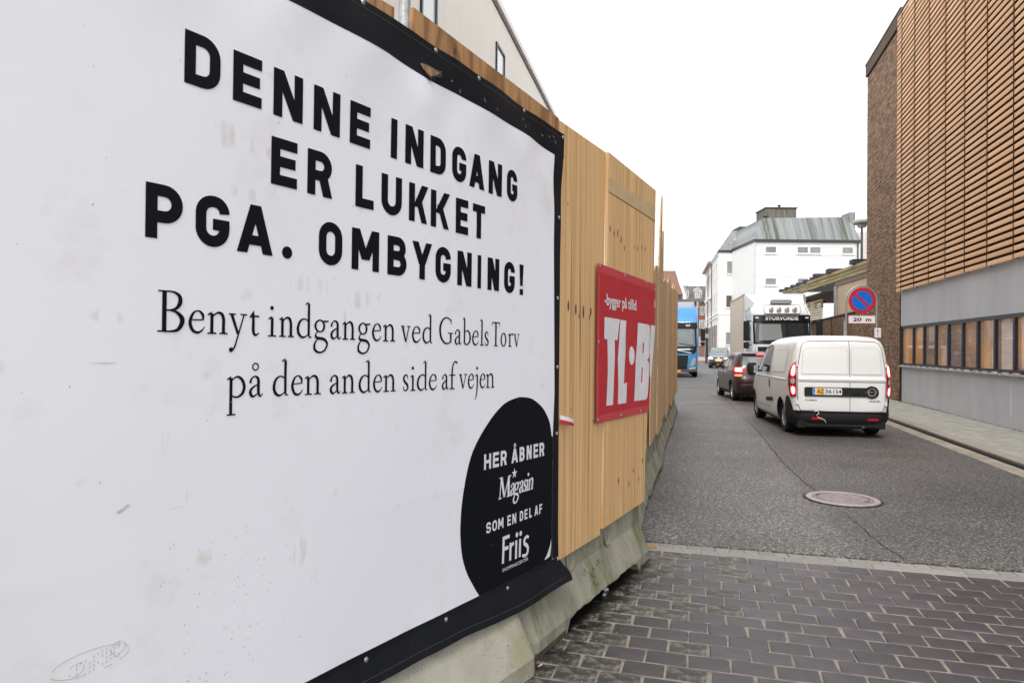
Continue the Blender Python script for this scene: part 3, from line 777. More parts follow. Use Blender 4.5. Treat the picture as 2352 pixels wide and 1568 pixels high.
# ------------------------------------------------------------------ scaffold pole
M_GALV = mat('galvanised steel', (.42, .43, .43), .45, .6, c2=(.30, .31, .31), scale=40, bump=.15, bscale=80)
pl = thing('scaffold_pole', (-.492, 3.02, 0), 0, 'galvanised scaffold pole standing in the gap between two plywood sheets', 'scaffold pole')
b = MB(); b.lathe([(.0, 0), (.0265, 0), (.0265, 3.6), (.0, 3.6)], (0, 0, 0), n=18); b.build('tube', M_GALV, pl, smooth=True)
b = MB(); b.lathe([(.0271, 3.125), (.0271, 3.35)], (0, 0, 0), n=18); b.build('sticker', mat('sticker', (.75, .75, .78), .4, c2=(.25, .3, .45), scale=30, stretch=(1, 1, 2)), pl, smooth=True)
b = MB(); b.lathe([(.0274, 3.108), (.0274, 3.12)], (0, 0, 0), n=18); b.build('sticker_band', mat('red band', (.5, .05, .05), .4), pl)
b = MB(); b.lathe([(.0275, 3.15), (.0275, 3.16)], (0, 0, 0), n=18); b.build('sticker_band', mat('blue band', (.05, .09, .35), .4), pl)

# ------------------------------------------------------------------ the big banner
M_VINYL = mat('white vinyl', (.80, .80, .85), .42, c2=(.775, .775, .825), scale=.9, bump=.04, bscale=9, dirt=(.66, .635, .60), dscale=2.4, dlo=.55, dhi=.85, speck=(.68, .65, .62), sscale=9, slo=.68, shi=.80)
M_BLACK = mat('black vinyl', (.006, .007, .010), .50, spec=.15, c2=(.010, .011, .014), scale=3, bump=.10, bscale=220, speck=(.06, .06, .065), sscale=60, slo=.70, shi=.8)
M_INK = mat('black ink', (.005, .006, .009), .6, spec=.10)
M_WINK = mat('white ink', (.70, .70, .74), .5, c2=(.62, .62, .66), scale=30)
def lerp_tab(tab, x):
    if x <= tab[0][0]: return tab[0][1]
    for (a, b_), (c, d) in zip(tab, tab[1:]):
        if x <= c: return b_ + (d - b_) * (x - a) / (c - a)
    return tab[-1][1]
T_OUT = [(-3.5, 2.84), (-1.52, 2.816), (-1.22, 2.811), (-1.09, 2.796), (-.95, 2.792), (-.8, 2.778), (-.6, 2.766), (-.41, 2.748), (-.2, 2.737), (-.01, 2.720)]
T_IN = [(-3.5, 2.69), (-1.85, 2.673), (-1.6, 2.672), (-1.37, 2.668), (-1.22, 2.656), (-1.12, 2.646), (-.95, 2.647), (-.78, 2.638), (-.34, 2.619), (-.105, 2.588)]
R_OUT = [(.288, .047), (.34, .015), (.403, -.027), (.65, -.032), (1.31, -.040), (2.02, -.034), (2.5, -.02), (2.72, -.010)]
R_IN = [(.42, -.095), (1.08, -.100), (1.31, -.087), (2.02, -.100), (2.588, -.105)]
B_OUT = [(-3.5, .31), (-1.2, .300), (-.91, .298), (-.46, .268), (-.2, .276), (.047, .288)]
ban = thing('banner', tuple(at_b(-1.7, 0)), 33.7, 'huge white vinyl banner with black border and black lettering stretched over the hoarding', 'banner')
QL = -3.5
def ruled(lo, hi, u0, u1, nu, nv, off, vert=False):
    def f(a, c):
        u = u0 + (u1 - u0) * a
        l_, h_ = lo(u), hi(u)
        v = l_ + (h_ - l_) * c
        return bsurf(v, u, off) if vert else bsurf(u, v, off)
    return MB().grid(f, nu, nv)
vin = ruled(lambda q: .410, lambda q: lerp_tab(T_IN, q) + .03, QL, -.075, 130, 90, 0)
vin.build('vinyl_sheet', M_VINYL, ban, smooth=True, world=True)
def rout(z): return lerp_tab(R_OUT, z)
bt = ruled(lambda q: lerp_tab(T_IN, q), lambda q: lerp_tab(T_OUT, q), QL, -.012, 120, 10, .0009); bt.build('border', M_BLACK, ban, smooth=True, world=True)
br = ruled(lambda z: lerp_tab(R_IN, z), rout, .425, 2.615, 70, 4, .0012, True); br.build('border', M_BLACK, ban, smooth=True, world=True)
bb_ = ruled(lambda q: lerp_tab(B_OUT, q), lambda q: .423 if q < -.03 else .423 - (q + .03) * 1.4, QL, .045, 120, 10, .0009); bb_.build('border', M_BLACK, ban, smooth=True, world=True)
# hem welds on the border
hm = ruled(lambda q: lerp_tab(T_OUT, q) - .030, lambda q: lerp_tab(T_OUT, q) - .027, QL, -.02, 90, 1, .0016); hm.build('hem', mat('hem', (.03, .03, .034), .4), ban, world=True)
hm = ruled(lambda q: lerp_tab(B_OUT, q) + .027, lambda q: lerp_tab(B_OUT, q) + .030, QL, .0, 90, 1, .0016); hm.build('hem', bpy.data.materials['hem'], ban, world=True)
# black leaf shape in the lower right corner
LEAF_L = [(.423, -.749), (.47, -.785), (.544, -.836), (.60, -.863), (.641, -.876), (.70, -.886), (.764, -.889), (.861, -.880), (.971, -.854), (1.073, -.812), (1.154, -.744), (1.224, -.662), (1.26, -.606), (1.282, -.563), (1.296, -.515), (1.305, -.46), (1.308, -.43)]
LEAF_R = [(.423, -.096), (1.078, -.100), (1.085, -.113), (1.12, -.121), (1.158, -.134), (1.19, -.157), (1.218, -.182), (1.245, -.215), (1.27, -.259), (1.288, -.30), (1.298, -.333), (1.306, -.39), (1.308, -.43)]
LEAF_L = sorted((round(p[0], 6), p[1]) for p in spline([(a, c, 0) for a, c in LEAF_L], 8))
LEAF_R = LEAF_R[:2] + sorted((round(p[0], 6), p[1]) for p in spline([(a, c, 0) for a, c in LEAF_R[2:]], 8))
lf = ruled(lambda z: lerp_tab(LEAF_L, z), lambda z: lerp_tab(LEAF_R, z), .423, 1.3075, 170, 14, .0006, True); lf.build('leaf_print', M_INK, ban, smooth=True, world=True)

def line_print(txt_boxes, y0, y1, H, S, m, slope=0.0, base=.0018, name='letter', fn=bsurf):
    for ch, a, c in txt_boxes:
        b = MB()
        lay(b, sans(ch, c - a, H, S), a, y0 + (y1 - y0) * ((a - txt_boxes[0][1]) / max(1e-6, txt_boxes[-1][1] - txt_boxes[0][1])), fn, base)
        b.build(name, m, ban, world=True)
L1 = [('D', -2.182, -2.071), ('E', -2.029, -1.929), ('N', -1.885, -1.770), ('N', -1.724, -1.608), ('E', -1.561, -1.461), ('I', -1.352, -1.317), ('N', -1.271, -1.164), ('D', -1.121, -1.022), ('G', -.979, -.881), ('A', -.858, -.745), ('N', -.711, -.604), ('G', -.561, -.467)]
L2 = [('E', -1.890, -1.789), ('R', -1.746, -1.638), ('L', -1.529, -1.438), ('U', -1.398, -1.287), ('K', -1.246, -1.132), ('K', -1.115, -.992), ('E', -.951, -.864), ('T', -.830, -.737)]
L3 = [('P', -2.286, -2.181), ('G', -2.142, -2.034), ('A', -2.008, -1.879), ('.', -1.843, -1.803), ('O', -1.693, -1.588), ('M', -1.543, -1.407), ('B', -1.362, -1.257), ('Y', -1.224, -1.105), ('G', -1.082, -.982), ('N', -.936, -.834), ('I', -.789, -.762), ('N', -.711, -.617), ('G', -.574, -.482), ('!', -.440, -.402)]
line_print(L1, 2.293, 2.262, .152, .034, M_INK)
line_print(L2, 2.066, 2.044, .152, .034, M_INK)
line_print(L3, 1.840, 1.814, .150, .033, M_INK)
line_print([('H', -.720, -.666), ('E', -.651, -.603), ('R', -.588, -.537), ('Å', -.497, -.440), ('B', -.426, -.380), ('N', -.361, -.314), ('E', -.296, -.252), ('R', -.238, -.189)], .989, .989, .071, .0150, M_WINK)
line_print([('S', -.699, -.662), ('O', -.651, -.613), ('M', -.603, -.560), ('E', -.527, -.497), ('N', -.484, -.450), ('D', -.418, -.387), ('E', -.374, -.347), ('L', -.330, -.304), ('A', -.280, -.243), ('F', -.232, -.205)], .692, .692, .050, .0098, M_WINK)
def serif_line(txt, y0, y1, XH, m, bold=1.0, slant=0.0, base=.0018):
    for ch, a, c in txt:
        b = MB()
        y = y0 + (y1 - y0) * (a - txt[0][1]) / (txt[-1][1] - txt[0][1])
        lay(b, serif(ch, c - a, XH, slant, bold), a, y, bsurf, base)
        b.build('letter', m, ban, world=True)
Q4 = [(-2.249, -2.176), (-2.159, -2.107), (-2.100, -2.035), (-2.031, -1.971), (-1.961, -1.923), (-1.892, -1.861), (-1.849, -1.792), (-1.781, -1.718), (-1.709, -1.645), (-1.637, -1.588), (-1.581, -1.522), (-1.509, -1.447), (-1.438, -1.389), (-1.381, -1.316),
      (-1.283, -1.230), (-1.221, -1.168), (-1.159, -1.096), (-1.053, -.965), (-.948, -.900), (-.891, -.833), (-.823, -.772), (-.764, -.735), (-.729, -.695), (-.668, -.607), (-.598, -.550), (-.534, -.490), (-.485, -.435)]
Q5 = [(-2.033, -1.969), (-1.958, -1.907), (-1.872, -1.810), (-1.799, -1.750), (-1.744, -1.676), (-1.637, -1.586), (-1.581, -1.521), (-1.503, -1.440), (-1.430, -1.381), (-1.376, -1.310), (-1.271, -1.236), (-1.226, -1.197), (-1.189, -1.122), (-1.114, -1.062), (-1.030, -.985), (-.982, -.925), (-.913, -.856), (-.849, -.804), (-.806, -.768), (-.761, -.716), (-.712, -.646)]
serif_line([(c, *q) for c, q in zip('BenytindgangenvedGabelsTorv', Q4)], 1.585, 1.555, .066, M_INK)
serif_line([(c, *q) for c, q in zip('pådenandensideafvejen', Q5)], 1.391, 1.365, .066, M_INK)
# Magasin wordmark (slanted, heavier) with its star
b = MB()
for ch, a, w in [('M', -.604, .098), ('a', -.506, .040), ('g', -.474, .046), ('a', -.428, .040), ('s', -.390, .026), ('i', -.366, .022), ('n', -.345, .046)]:
    lay(b, serif(ch, w, .058, .16 if ch != 'M' else .05, 1.45), a, .834, bsurf, .0018)
st_ = []
for k in range(5):
    a = pi / 2 + 2 * pi * k / 5
    p = [(cos(a) * .024, sin(a) * .027), (cos(a + .63) * .009, sin(a + .63) * .010), (0, 0), (cos(a - .63) * .009, sin(a - .63) * .010)]
    st_.append([tuple(p)])
lay(b, [[tuple((x_ - .472, y_ + .938) for x_, y_ in s_[0])] for s_ in st_], 0, 0, bsurf, .0030)
tag(b.build('logo', M_WINK, ban, world=True), kind='stuff')
# Friis wordmark
b = MB()
S_ = .0175
fr_ = []
fr_.append(ribbon([Vector((-.560, .520)), Vector((-.556, .648))], S_)); fr_.append(ribbon([Vector((-.565, .640)), Vector((-.506, .640))], S_)); fr_.append(ribbon([Vector((-.560, .588)), Vector((-.516, .588))], S_))
fr_.append(ribbon([Vector((-.499, .520)), Vector((-.497, .606))], S_)); fr_.append(ribbon([(-.497, .575, .01), (-.488, .592, .014), (-.468, .598, .018)], S_))
for x_ in (-.447, -.413):
    fr_.append(ribbon([Vector((x_ - .002, .516)), Vector((x_, .606))], S_)); fr_.append(disc(x_ + .004, .632, .0115, ry=.0125))
fr_.append(ribbon(spline([(-.334, .594, .013), (-.350, .603, .016), (-.372, .594, .017), (-.372, .572, .019), (-.350, .558, .019), (-.340, .538, .019), (-.348, .517, .017), (-.372, .512, .016), (-.392, .519, .013)]), S_))
lay(b, fr_, 0, 0, bsurf, .0018)
typeset(b, 'SHOPPINGCENTER', -.563, -.334, .480, .4965, bsurf, bold=.004, off=.0019)
tag(b.build('logo', M_WINK, ban, world=True), kind='stuff')
b = MB(); b.flat([(-.104, .535), (-.106, .50), (-.118, .447), (-.150, .441), (-.174, .440), (-.145, .465), (-.122, .495)], lambda u, v, d: bsurf(u, v, .0020)); b.build('logo', M_WINK, ban, world=True)
# screws with washers holding the banner
M_SCREW = mat('zinc screw', (.45, .45, .44), .35, .8)
sc = MB(); sc.lathe([(.0, .0035), (.0045, .0035), (.0055, .002), (.0095, .0015), (.0105, 0)], (0, 0, 0), axis='Y', n=14); sc.box((0, .0036, 0), (.006, .001, .0015), mi=0)
sme = sc.build('screw', M_SCREW, None, smooth=True); bpy.data.objects.remove(sme); sme = bpy.data.meshes['screw']
def screws(pts, fn, root, heading):
    inv = root.matrix_basis.inverted()
    for q, z in pts:
        P = Vector(fn(q, z, .003))
        o = bpy.data.objects.new('screw', sme); COL.objects.link(o); o.parent = root
        o.matrix_local = inv @ (Matrix.Translation(P) @ Matrix.Rotation(-R(heading) - pi / 2, 4, 'Z') @ Matrix.Rotation(random.uniform(0, 3), 4, 'Y'))
screws([(-3.1, 2.81), (-2.7, 2.81), (-2.3, 2.81), (-1.9, 2.81), (-1.511, 2.805), (-1.095, 2.783), (-.801, 2.764), (-.409, 2.735), (-.028, 2.700), (-.050, 2.26), (-.060, 1.822), (-.060, 1.45), (-.060, 1.092), (-.036, .412), (-.521, .393), (-.991, .395), (-1.45, .395), (-2.0, .395)], bsurf, ban, 33.7)
# tear in the top border with its flap, and small nicks
M_RAG = mat('torn edge', (.25, .26, .28), .6)
b = MB(); b.flat([(-1.184, 2.698), (-1.150, 2.700), (-1.10, 2.700), (-1.072, 2.697), (-1.085, 2.684), (-1.108, 2.676), (-1.125, 2.662), (-1.150, 2.667), (-1.168, 2.680)], lambda u, v, d: bsurf(u, v, .0022)); b.build('tear', M_PLY_B, ban, world=True)
b = MB(); b.add([bsurf(-1.170, 2.680, .003), bsurf(-1.125, 2.662, .004), bsurf(-1.126, 2.640, .012), bsurf(-1.158, 2.655, .008)], [(0, 1, 2, 3)])
b.add([bsurf(-1.088, 2.684, .003), bsurf(-1.060, 2.700, .006), bsurf(-1.070, 2.674, .014), bsurf(-1.104, 2.668, .008)], [(0, 1, 2, 3)])
b.add([bsurf(-1.126, 2.662, .004), bsurf(-1.108, 2.676, .003), bsurf(-1.112, 2.655, .010)], [(0, 1, 2)])
b.build('flap', M_BLACK, ban, world=True)
b = MB()
def jag(pts, w, off=.0032):
    lay(b, [ribbon([(x_, y_, w * random.uniform(.4, 1.2)) for x_, y_ in pts], .004)], 0, 0, bsurf, off)
jag([(-1.186, 2.699), (-1.15, 2.7025), (-1.12, 2.7015), (-1.09, 2.700), (-1.06, 2.704)], .0022)
jag([(-1.186, 2.697), (-1.168, 2.679), (-1.150, 2.666), (-1.126, 2.661), (-1.112, 2.672), (-1.088, 2.683), (-1.062, 2.699)], .002)
for q, z in [(-.99, 2.69), (-.93, 2.665), (-.76, 2.676), (-.66, 2.665), (-.42, 2.69), (-.40, 2.66), (-.23, 2.66), (-.12, 2.68), (-.16, 2.67), (-.10, 2.655)]:
    for _ in range(3):
        a = random.uniform(0, 3.1); l_ = random.uniform(.004, .014)
        jag([(q - l_ * cos(a), z - l_ * sin(a)), (q + random.gauss(0, .002), z), (q + l_ * cos(a), z + l_ * sin(a))], .0018, .0022)
tag(b.build('nick', M_RAG, ban, world=True), kind='stuff')
# scuffs, splashes and a shoe print on the vinyl
def decal_mat(name, c, sc, lo, hi, amax, st=(1, 1, 1)):
    m = mat(name, c, .6)
    nt = m.node_tree; n, l = nt.nodes, nt.links; bs = n['Principled BSDF']
    tc = n.new('ShaderNodeTexCoord'); mp = n.new('ShaderNodeMapping'); mp.inputs['Scale'].default_value = st
    t = n.new('ShaderNodeTexNoise'); t.inputs['Scale'].default_value = sc; t.inputs['Detail'].default_value = 6
    g = n.new('ShaderNodeTexGradient'); g.gradient_type = 'SPHERICAL'
    mg = n.new('ShaderNodeMapping'); mg.inputs['Location'].default_value = (-1, -1, -1); mg.inputs['Scale'].default_value = (2, 2, 2)
    l.new(tc.outputs['Object'], mp.inputs['Vector']); l.new(mp.outputs[0], t.inputs['Vector'])
    l.new(tc.outputs['Generated'], mg.inputs['Vector']); l.new(mg.outputs[0], g.inputs['Vector'])
    r = n.new('ShaderNodeMapRange'); r.inputs['From Min'].default_value = lo; r.inputs['From Max'].default_value = hi; r.inputs['To Max'].default_value = amax
    l.new(t.outputs[0], r.inputs['Value'])
    g2 = n.new('ShaderNodeMath'); g2.operation = 'MULTIPLY'; g2.use_clamp = True; g2.inputs[1].default_value = 2.5; l.new(g.outputs['Fac'], g2.inputs[0])
    mu = n.new('ShaderNodeMath'); mu.operation = 'MULTIPLY'; l.new(r.outputs[0], mu.inputs[0]); l.new(g2.outputs[0], mu.inputs[1])
    l.new(mu.outputs[0], bs.inputs['Alpha'])
    return m
M_SC_G = decal_mat('grey scuff', (.30, .28, .27), 30, .46, .72, .45, (1, 1, .12))
M_SC_B = decal_mat('brown scuff', (.52, .40, .28), 26, .50, .78, .28, (1, 1, .15))
M_SC_H = decal_mat('grey smear', (.28, .26, .25), 30, .46, .70, .45, (.12, .12, 1))
def decal(q, z, w, h, m, rot=0.0, name='scuff', off=.0012):
    def f(a, c):
        x_, y_ = (a - .5) * w, (c - .5) * h
        return bsurf(q + x_ * cos(rot) - y_ * sin(rot), z + x_ * sin(rot) + y_ * cos(rot), off)
    MB().grid(f, 5, 5).build(name, m, ban, world=True)
decal(-2.165, 1.13, .05, .06, M_SC_G); decal(-2.19, 1.092, .15, .006, M_SC_H); decal(-2.18, 1.055, .10, .008, M_SC_H, .1); decal(-2.20, 1.035, .10, .006, M_SC_H, .1); decal(-2.335, 1.115, .07, .010, M_SC_H, .5); decal(-2.22, 1.29, .04, .11, M_SC_B)
decal(-1.76, .86, .08, .16, M_SC_B); decal(-1.70, .76, .06, .10, M_SC_B); decal(-1.58, 1.635, .05, .11, M_SC_B); decal(-2.05, 2.18, .16, .10, M_SC_B); decal(-1.93, 2.17, .3, .05, M_SC_B, -.1); decal(-1.98, 2.02, .2, .06, M_SC_B)
decal(-2.02, 2.36, .03, .09, M_SC_B); decal(-1.72, 1.75, .22, .08, M_SC_B); decal(-2.4, 1.5, .14, .008, M_SC_H); decal(-2.38, 1.62, .12, .05, M_SC_B); decal(-2.3, 1.43, .09, .006, M_SC_H); decal(-1.25, 1.6, .05, .12, M_SC_B); decal(-1.5, 1.72, .2, .08, M_SC_B)
sp = MB()
for _ in range(110):
    q, z, r_ = random.gauss(-2.02, .11), random.uniform(.55, 1.0), random.uniform(.0006, .0016)
    sp.add([bsurf(q + r_ * cos(a), z + r_ * 1.6 * sin(a), .0021) for a in (0, 1.26, 2.5, 3.8, 5.0)], [(0, 1, 2, 3, 4)])
for _ in range(60):
    q, z, r_ = random.uniform(-2.9, -.4), random.uniform(.5, 2.6), random.uniform(.0008, .002)
    sp.add([bsurf(q + r_ * cos(a), z + r_ * 1.4 * sin(a), .0021) for a in (0, 1.26, 2.5, 3.8, 5.0)], [(0, 1, 2, 3, 4)])
tag(sp.build('mud_splash', mat('mud splash', (.34, .20, .12), .8), ban, world=True), kind='stuff')
ft = MB()
def fp_ring(cx_, cz_, rx, rz, n=26, gap=.25):
    pts = []
    for k in range(n + 1):
        a = 2 * pi * k / n
        pts.append((cx_ + rx * cos(a) * .98 + .1 * rz * sin(a), cz_ + rz * sin(a)))
    for k in range(n):
        if random.random() > gap: lay(ft, [ribbon([Vector(pts[k]), Vector(pts[k + 1])], .0018)], 0, 0, bsurf, .0021)
fa = .11
for k in range(20):
    u = k / 19
    x_ = -2.50 + .19 * u; zc = .728 + .032 * u
    hw = .018 + .008 * sin(pi * min(1, u * 1.3))
    if 5 < k < 17:
        for j in range(4):
            if random.random() < .8: lay(ft, [ribbon([Vector((x_, zc - hw + .011 * j)), Vector((x_ + .002, zc - hw + .011 * j + .006))], .0022)], 0, 0, bsurf, .0021)
fp_ring(-2.405, .745, .095, .030); fp_ring(-2.34, .757, .018, .016, 16); fp_ring(-2.44, .737, .018, .016, 16)
tag(ft.build('shoe_print', mat('shoe print', (.50, .47, .42), .8), ban, world=True), kind='stuff')

# ------------------------------------------------------------------ red banner
M_RED = mat('red vinyl', (.43, .014, .024), .5, spec=.3, c2=(.48, .022, .034), scale=5, bump=.08, bscale=60)
M_RED_H = mat('red vinyl hem', (.50, .04, .055), .45, bump=.08, bscale=60)
def ps(u, v, off=0.0):
    w = .0016 * sin(9 * u + 4 * v) + .001 * sin(21 * u - 5 * v) + .003 * math.exp(-((v - 1.6) / .06) ** 2) * sin(14 * u)
    return psurf(u, v, off + .020 + w)
red = thing('banner', tuple(at_p(1.2, .03)), 27.9, 'red vinyl banner with heavy white TL letters screwed to the plywood', 'banner')
RO = [(1.076, 1.652), (1.15, 1.668), (1.3, 1.700), (1.5, 1.758), (1.79, 1.842), (1.9, 1.848), (2.06, 1.836)]
def rruled(u0, u1f, z0f, z1f, off, nu=30, nv=30):
    def f(a, c):
        zz = z0f(a) + (z1f(a) - z0f(a)) * c
        return ps(u0(zz) + (u1f(zz) - u0(zz)) * a, zz, off)
    return MB().grid(f, nu, nv)
RE = lambda z: lerp_tab(RO, z)
L0 = lambda z: .542
zb_ = lambda a: 1.087 - .011 * a
zt_ = lambda a: 2.082 - .022 * a
rruled(L0, RE, zb_, zt_, 0).build('vinyl_sheet', M_RED, red, smooth=True, world=True)
rruled(L0, RE, lambda a: zt_(a) - .055, zt_, .0006, 30, 3).build('hem', M_RED_H, red, smooth=True, world=True)
rruled(L0, RE, zb_, lambda a: zb_(a) + .05, .0006, 30, 3).build('hem', M_RED_H, red, smooth=True, world=True)
rruled(L0, lambda z: .582, lambda a: 1.14, lambda a: 2.02, .0006, 3, 30).build('hem', M_RED_H, red, smooth=True, world=True)
M_WRED = mat('white print', (.72, .71, .73), .5, c2=(.66, .65, .67), scale=12)
b = MB()
def poly(pts, off=.0016, mm=0):
    # subdivide the outline rows so the print follows the cloth
    bm = bmesh.new()
    vs_ = [bm.verts.new((u, v, 0)) for u, v in pts]
    bm.faces.new(vs_)
    for zc in [1.1 + .05 * i for i in range(20)]:
        gm_ = bm.verts[:] + bm.edges[:] + bm.faces[:]
        bmesh.ops.bisect_plane(bm, geom=gm_, plane_co=(0, zc, 0), plane_no=(0, 1, 0))
    for uc in [.6 + .05 * i for i in range(26)]:
        gm_ = bm.verts[:] + bm.edges[:] + bm.faces[:]
        bmesh.ops.bisect_plane(bm, geom=gm_, plane_co=(uc, 0, 0), plane_no=(1, 0, 0))
    bmesh.ops.triangulate(bm, faces=bm.faces[:])
    bm.verts.index_update()
    b.add([ps(v.co.x, v.co.y, off) for v in bm.verts], [tuple(v.index for v in f.verts) for f in bm.faces], mm)
    bm.free()
poly([(.671, 1.753), (.970, 1.750), (.917, 1.608), (.867, 1.612), (.872, 1.50), (.858, 1.35), (.845, 1.183), (.720, 1.186), (.738, 1.40), (.728, 1.612), (.668, 1.614)][::-1])
b.build('letter', [M_WRED], red, world=True); b = MB()
poly([(.982, 1.747), (1.106, 1.746), (1.085, 1.62), (1.090, 1.52), (1.070, 1.42), (1.058, 1.312), (1.131, 1.320), (1.113, 1.178), (.936, 1.182), (.940, 1.313), (.928, 1.484), (.950, 1.613)][::-1])
b.build('letter', [M_WRED], red, world=True); b = MB()
poly([(1.236 + .060 * cos(a), 1.504 + .066 * sin(a)) for a in (2 * pi * k / 24 for k in range(24))])
b.build('dot', [M_WRED], red, world=True); b = MB()
poly([(1.361, 1.742), (1.589, 1.739), (1.650, 1.733), (1.672, 1.700), (1.660, 1.526), (1.645, 1.490), (1.596, 1.469), (1.640, 1.449), (1.650, 1.419), (1.640, 1.300), (1.622, 1.207), (1.604, 1.180), (1.556, 1.172), (1.296, 1.179), (1.315, 1.35), (1.323, 1.481), (1.350, 1.60)][::-1])
b.build('letter', [M_WRED], red, world=True); b = MB()
poly([(1.690, 1.737), (1.836, 1.736), (1.826, 1.70), (1.800, 1.62), (1.758, 1.50), (1.728, 1.40), (1.700, 1.29), (1.690, 1.182), (1.677, 1.179), (1.690, 1.330), (1.668, 1.351), (1.662, 1.468), (1.675, 1.605)][::-1])
b.build('letter', [M_WRED], red, world=True); b = MB()
typeset(b, '-bygger på tillid', .668, 1.322, 1.805, 1.905, ps, bold=.022, off=.0018)
typeset(b, 'B', 1.790, 1.835, 1.88, 1.94, ps, bold=.02, off=.0018)
tag(b.build('small_print', [M_WRED], red, world=True), kind='stuff')
b = MB()
poly([(1.480, 1.598), (1.477, 1.522), (1.502, 1.522), (1.512, 1.598)][::-1], .0022)
poly([(1.471, 1.418), (1.458, 1.305), (1.480, 1.304), (1.494, 1.418)][::-1], .0022)
tag(b.build('letter_counter', [M_RED], red, world=True), kind='stuff')
screws([(.571, 2.066), (1.068, 2.056), (1.564, 2.050), (1.828, 2.02), (.563, 1.593), (.563, 1.109), (1.002, 1.104), (1.451, 1.098)], ps, red, 27.9)

# ------------------------------------------------------------------ red and white barrier tape sticking out beside the banner
tp = thing('barrier_tape', tuple(at_p(0, .03) + Vector((0, 0, 1.14))), 27.9, 'loose end of red and white barrier tape poking out beside the banner', 'tape')
def tfn(u, c): return tuple(at_p(-.03 + u * .185, .030 + .022 * sin(u * 3.0)) + Vector((0, 0, 1.165 - .040 * u + (c - .5) * (.048 - .012 * u))))
MB().grid(lambda a, c: tfn(a, .5 + c * .5), 8, 2).build('white_stripe', mat('white tape', (.72, .70, .68), .5), tp, world=True, thick=.0008)
MB().grid(lambda a, c: tfn(a, c * .5), 8, 2).build('red_stripe', mat('red tape', (.45, .02, .03), .5), tp, world=True, thick=.0008)

# ------------------------------------------------------------------ concrete barriers
M_CONC = mat('barrier concrete', (.34, .325, .27), .85, c2=(.28, .265, .21), scale=5, bump=.28, bscale=110, speck=(.10, .09, .075), sscale=90, slo=.66, shi=.72, dirt=(.25, .24, .15), dscale=2.5, dlo=.5, dhi=.7)
M_MOSSY = mat('mossy concrete', (.20, .192, .145), .88, c2=(.275, .265, .205), scale=4, bump=.28, bscale=110, speck=(.06, .055, .045), sscale=90, slo=.66, shi=.72, dirt=(.105, .115, .05), dscale=3.0, dlo=.48, dhi=.72, stretch=(1.3, 1.8, .7))
M_WET = mat('wet concrete foot', (.045, .040, .030), .45, c2=(.08, .07, .05), scale=20, bump=.4, bscale=60)
def barrier(origin, heading, L, m, label, deep=1.0, gap=(.45, None), rough=True, letters=False, rot_corner=.05):
    """local x: towards the street, local y: along; base face at x = 0"""
    t_ = thing('concrete_barrier', tuple(origin), heading, label, 'concrete barrier', 'concrete barriers carrying the hoarding')
    prof = [(0, 0), (-.004, .085), (-.065, .185), (-.125, .285), (-.135, .385), (-.145, .46), (-.17, .80), (-.33, .80), (-.355, .46), (-.365, .385), (-.375, .285), (-.435, .185), (-.496, .085), (-.50, 0)]
    prof = [(x_ * (deep if -.24 < x_ else 1) if x_ > -.16 else x_, z_) for x_, z_ in prof]
    g0 = gap[0]; g1 = gap[1] if gap[1] is not None else L - .25
    ys = sorted(set([0, .015, .05, .12, g0, g1, L - .04, L - .012, L] + [g0 + (g1 - g0) * k / 26 for k in range(27)]))
    b = MB(); rows = []
    for y in ys:
        inset = 0
        if y < .12: inset = rot_corner * (1 - y / .12) ** 2
        if y > L - .05: inset = .018 * ((y - L + .05) / .05) ** 2
        row = []
        arch = g0 - 1e-6 <= y <= g1 + 1e-6
        for k, (px, pz) in enumerate(prof):
            z = pz
            if arch and pz < .09:
                e = min((y - g0), (g1 - y)) / .06
                lift = (.075 + (random.uniform(-.007, .007) if rough else 0)) * min(1, max(0, e))
                z = max(pz, 0) + lift if pz == 0 else max(pz, lift + .012)
            cx_ = -.25
            row.append((cx_ + (px - cx_) * (1 - inset / .25) + (random.uniform(-.0015, .0015)), y, z))
        rows.append(row)
    n = len(prof)
    V = [p for r in rows for p in r]
    F = [(i * n + k, i * n + k + 1, (i + 1) * n + k + 1, (i + 1) * n + k) for i in range(len(rows) - 1) for k in range(n - 1)]
    F += [(i * n + n - 1, i * n, (i + 1) * n, (i + 1) * n + n - 1) for i in range(len(rows) - 1)]
    F += [tuple(range(n)), tuple(reversed([(len(rows) - 1) * n + k for k in range(n)]))]
    b.add(V, F)
    body = b.build('body', m, t_, bevel=.006)
    # cast pockets near the top of the flare
    for yc in ([.66, 1.25] if letters else [L * .3, L * .7]):
        q = MB(); q.lathe([(.0, -.008), (.038, -.006), (.050, .004), (.056, .006)], (0, 0, 0), axis='X', n=14)
        o = q.build('cast_pocket', m, t_, smooth=True); o.location = (-.128 * deep, yc, .335); o.rotation_euler = (0, -.16, 0)
    if letters:
        q = MB()
        for k, ch in enumerate('TST'):
            for qs in sans(ch, .075, .115, .020):
                for w in qs: 
                    P = [(-.004 - (.125 + p[1] - .085) * .372 - .006, 0.80 + k * .105 + p[0], .125 + p[1]) for p in w]
                    q.add([(x_ + .012, y_, z_) for x_, y_, z_ in P] + [(x_ - .02, y_, z_) for x_, y_, z_ in P], [(0, 1, 2, 3), (0, 1, 5, 4), (1, 2, 6, 5), (2, 3, 7, 6), (3, 0, 4, 7)])
        q.build('cast_letters', m, t_)
    for a, c in ((.005, g0 - .015), (g1 + .01, L - .008)):
        f = MB(); f.bb((-.46, a + (.07 if a < .1 and rot_corner > .05 else .01), -.012), (.002, c, .022 + random.uniform(0, .012)))
        if m is M_MOSSY: f.build('wet_foot', M_WET, t_)
    return t_
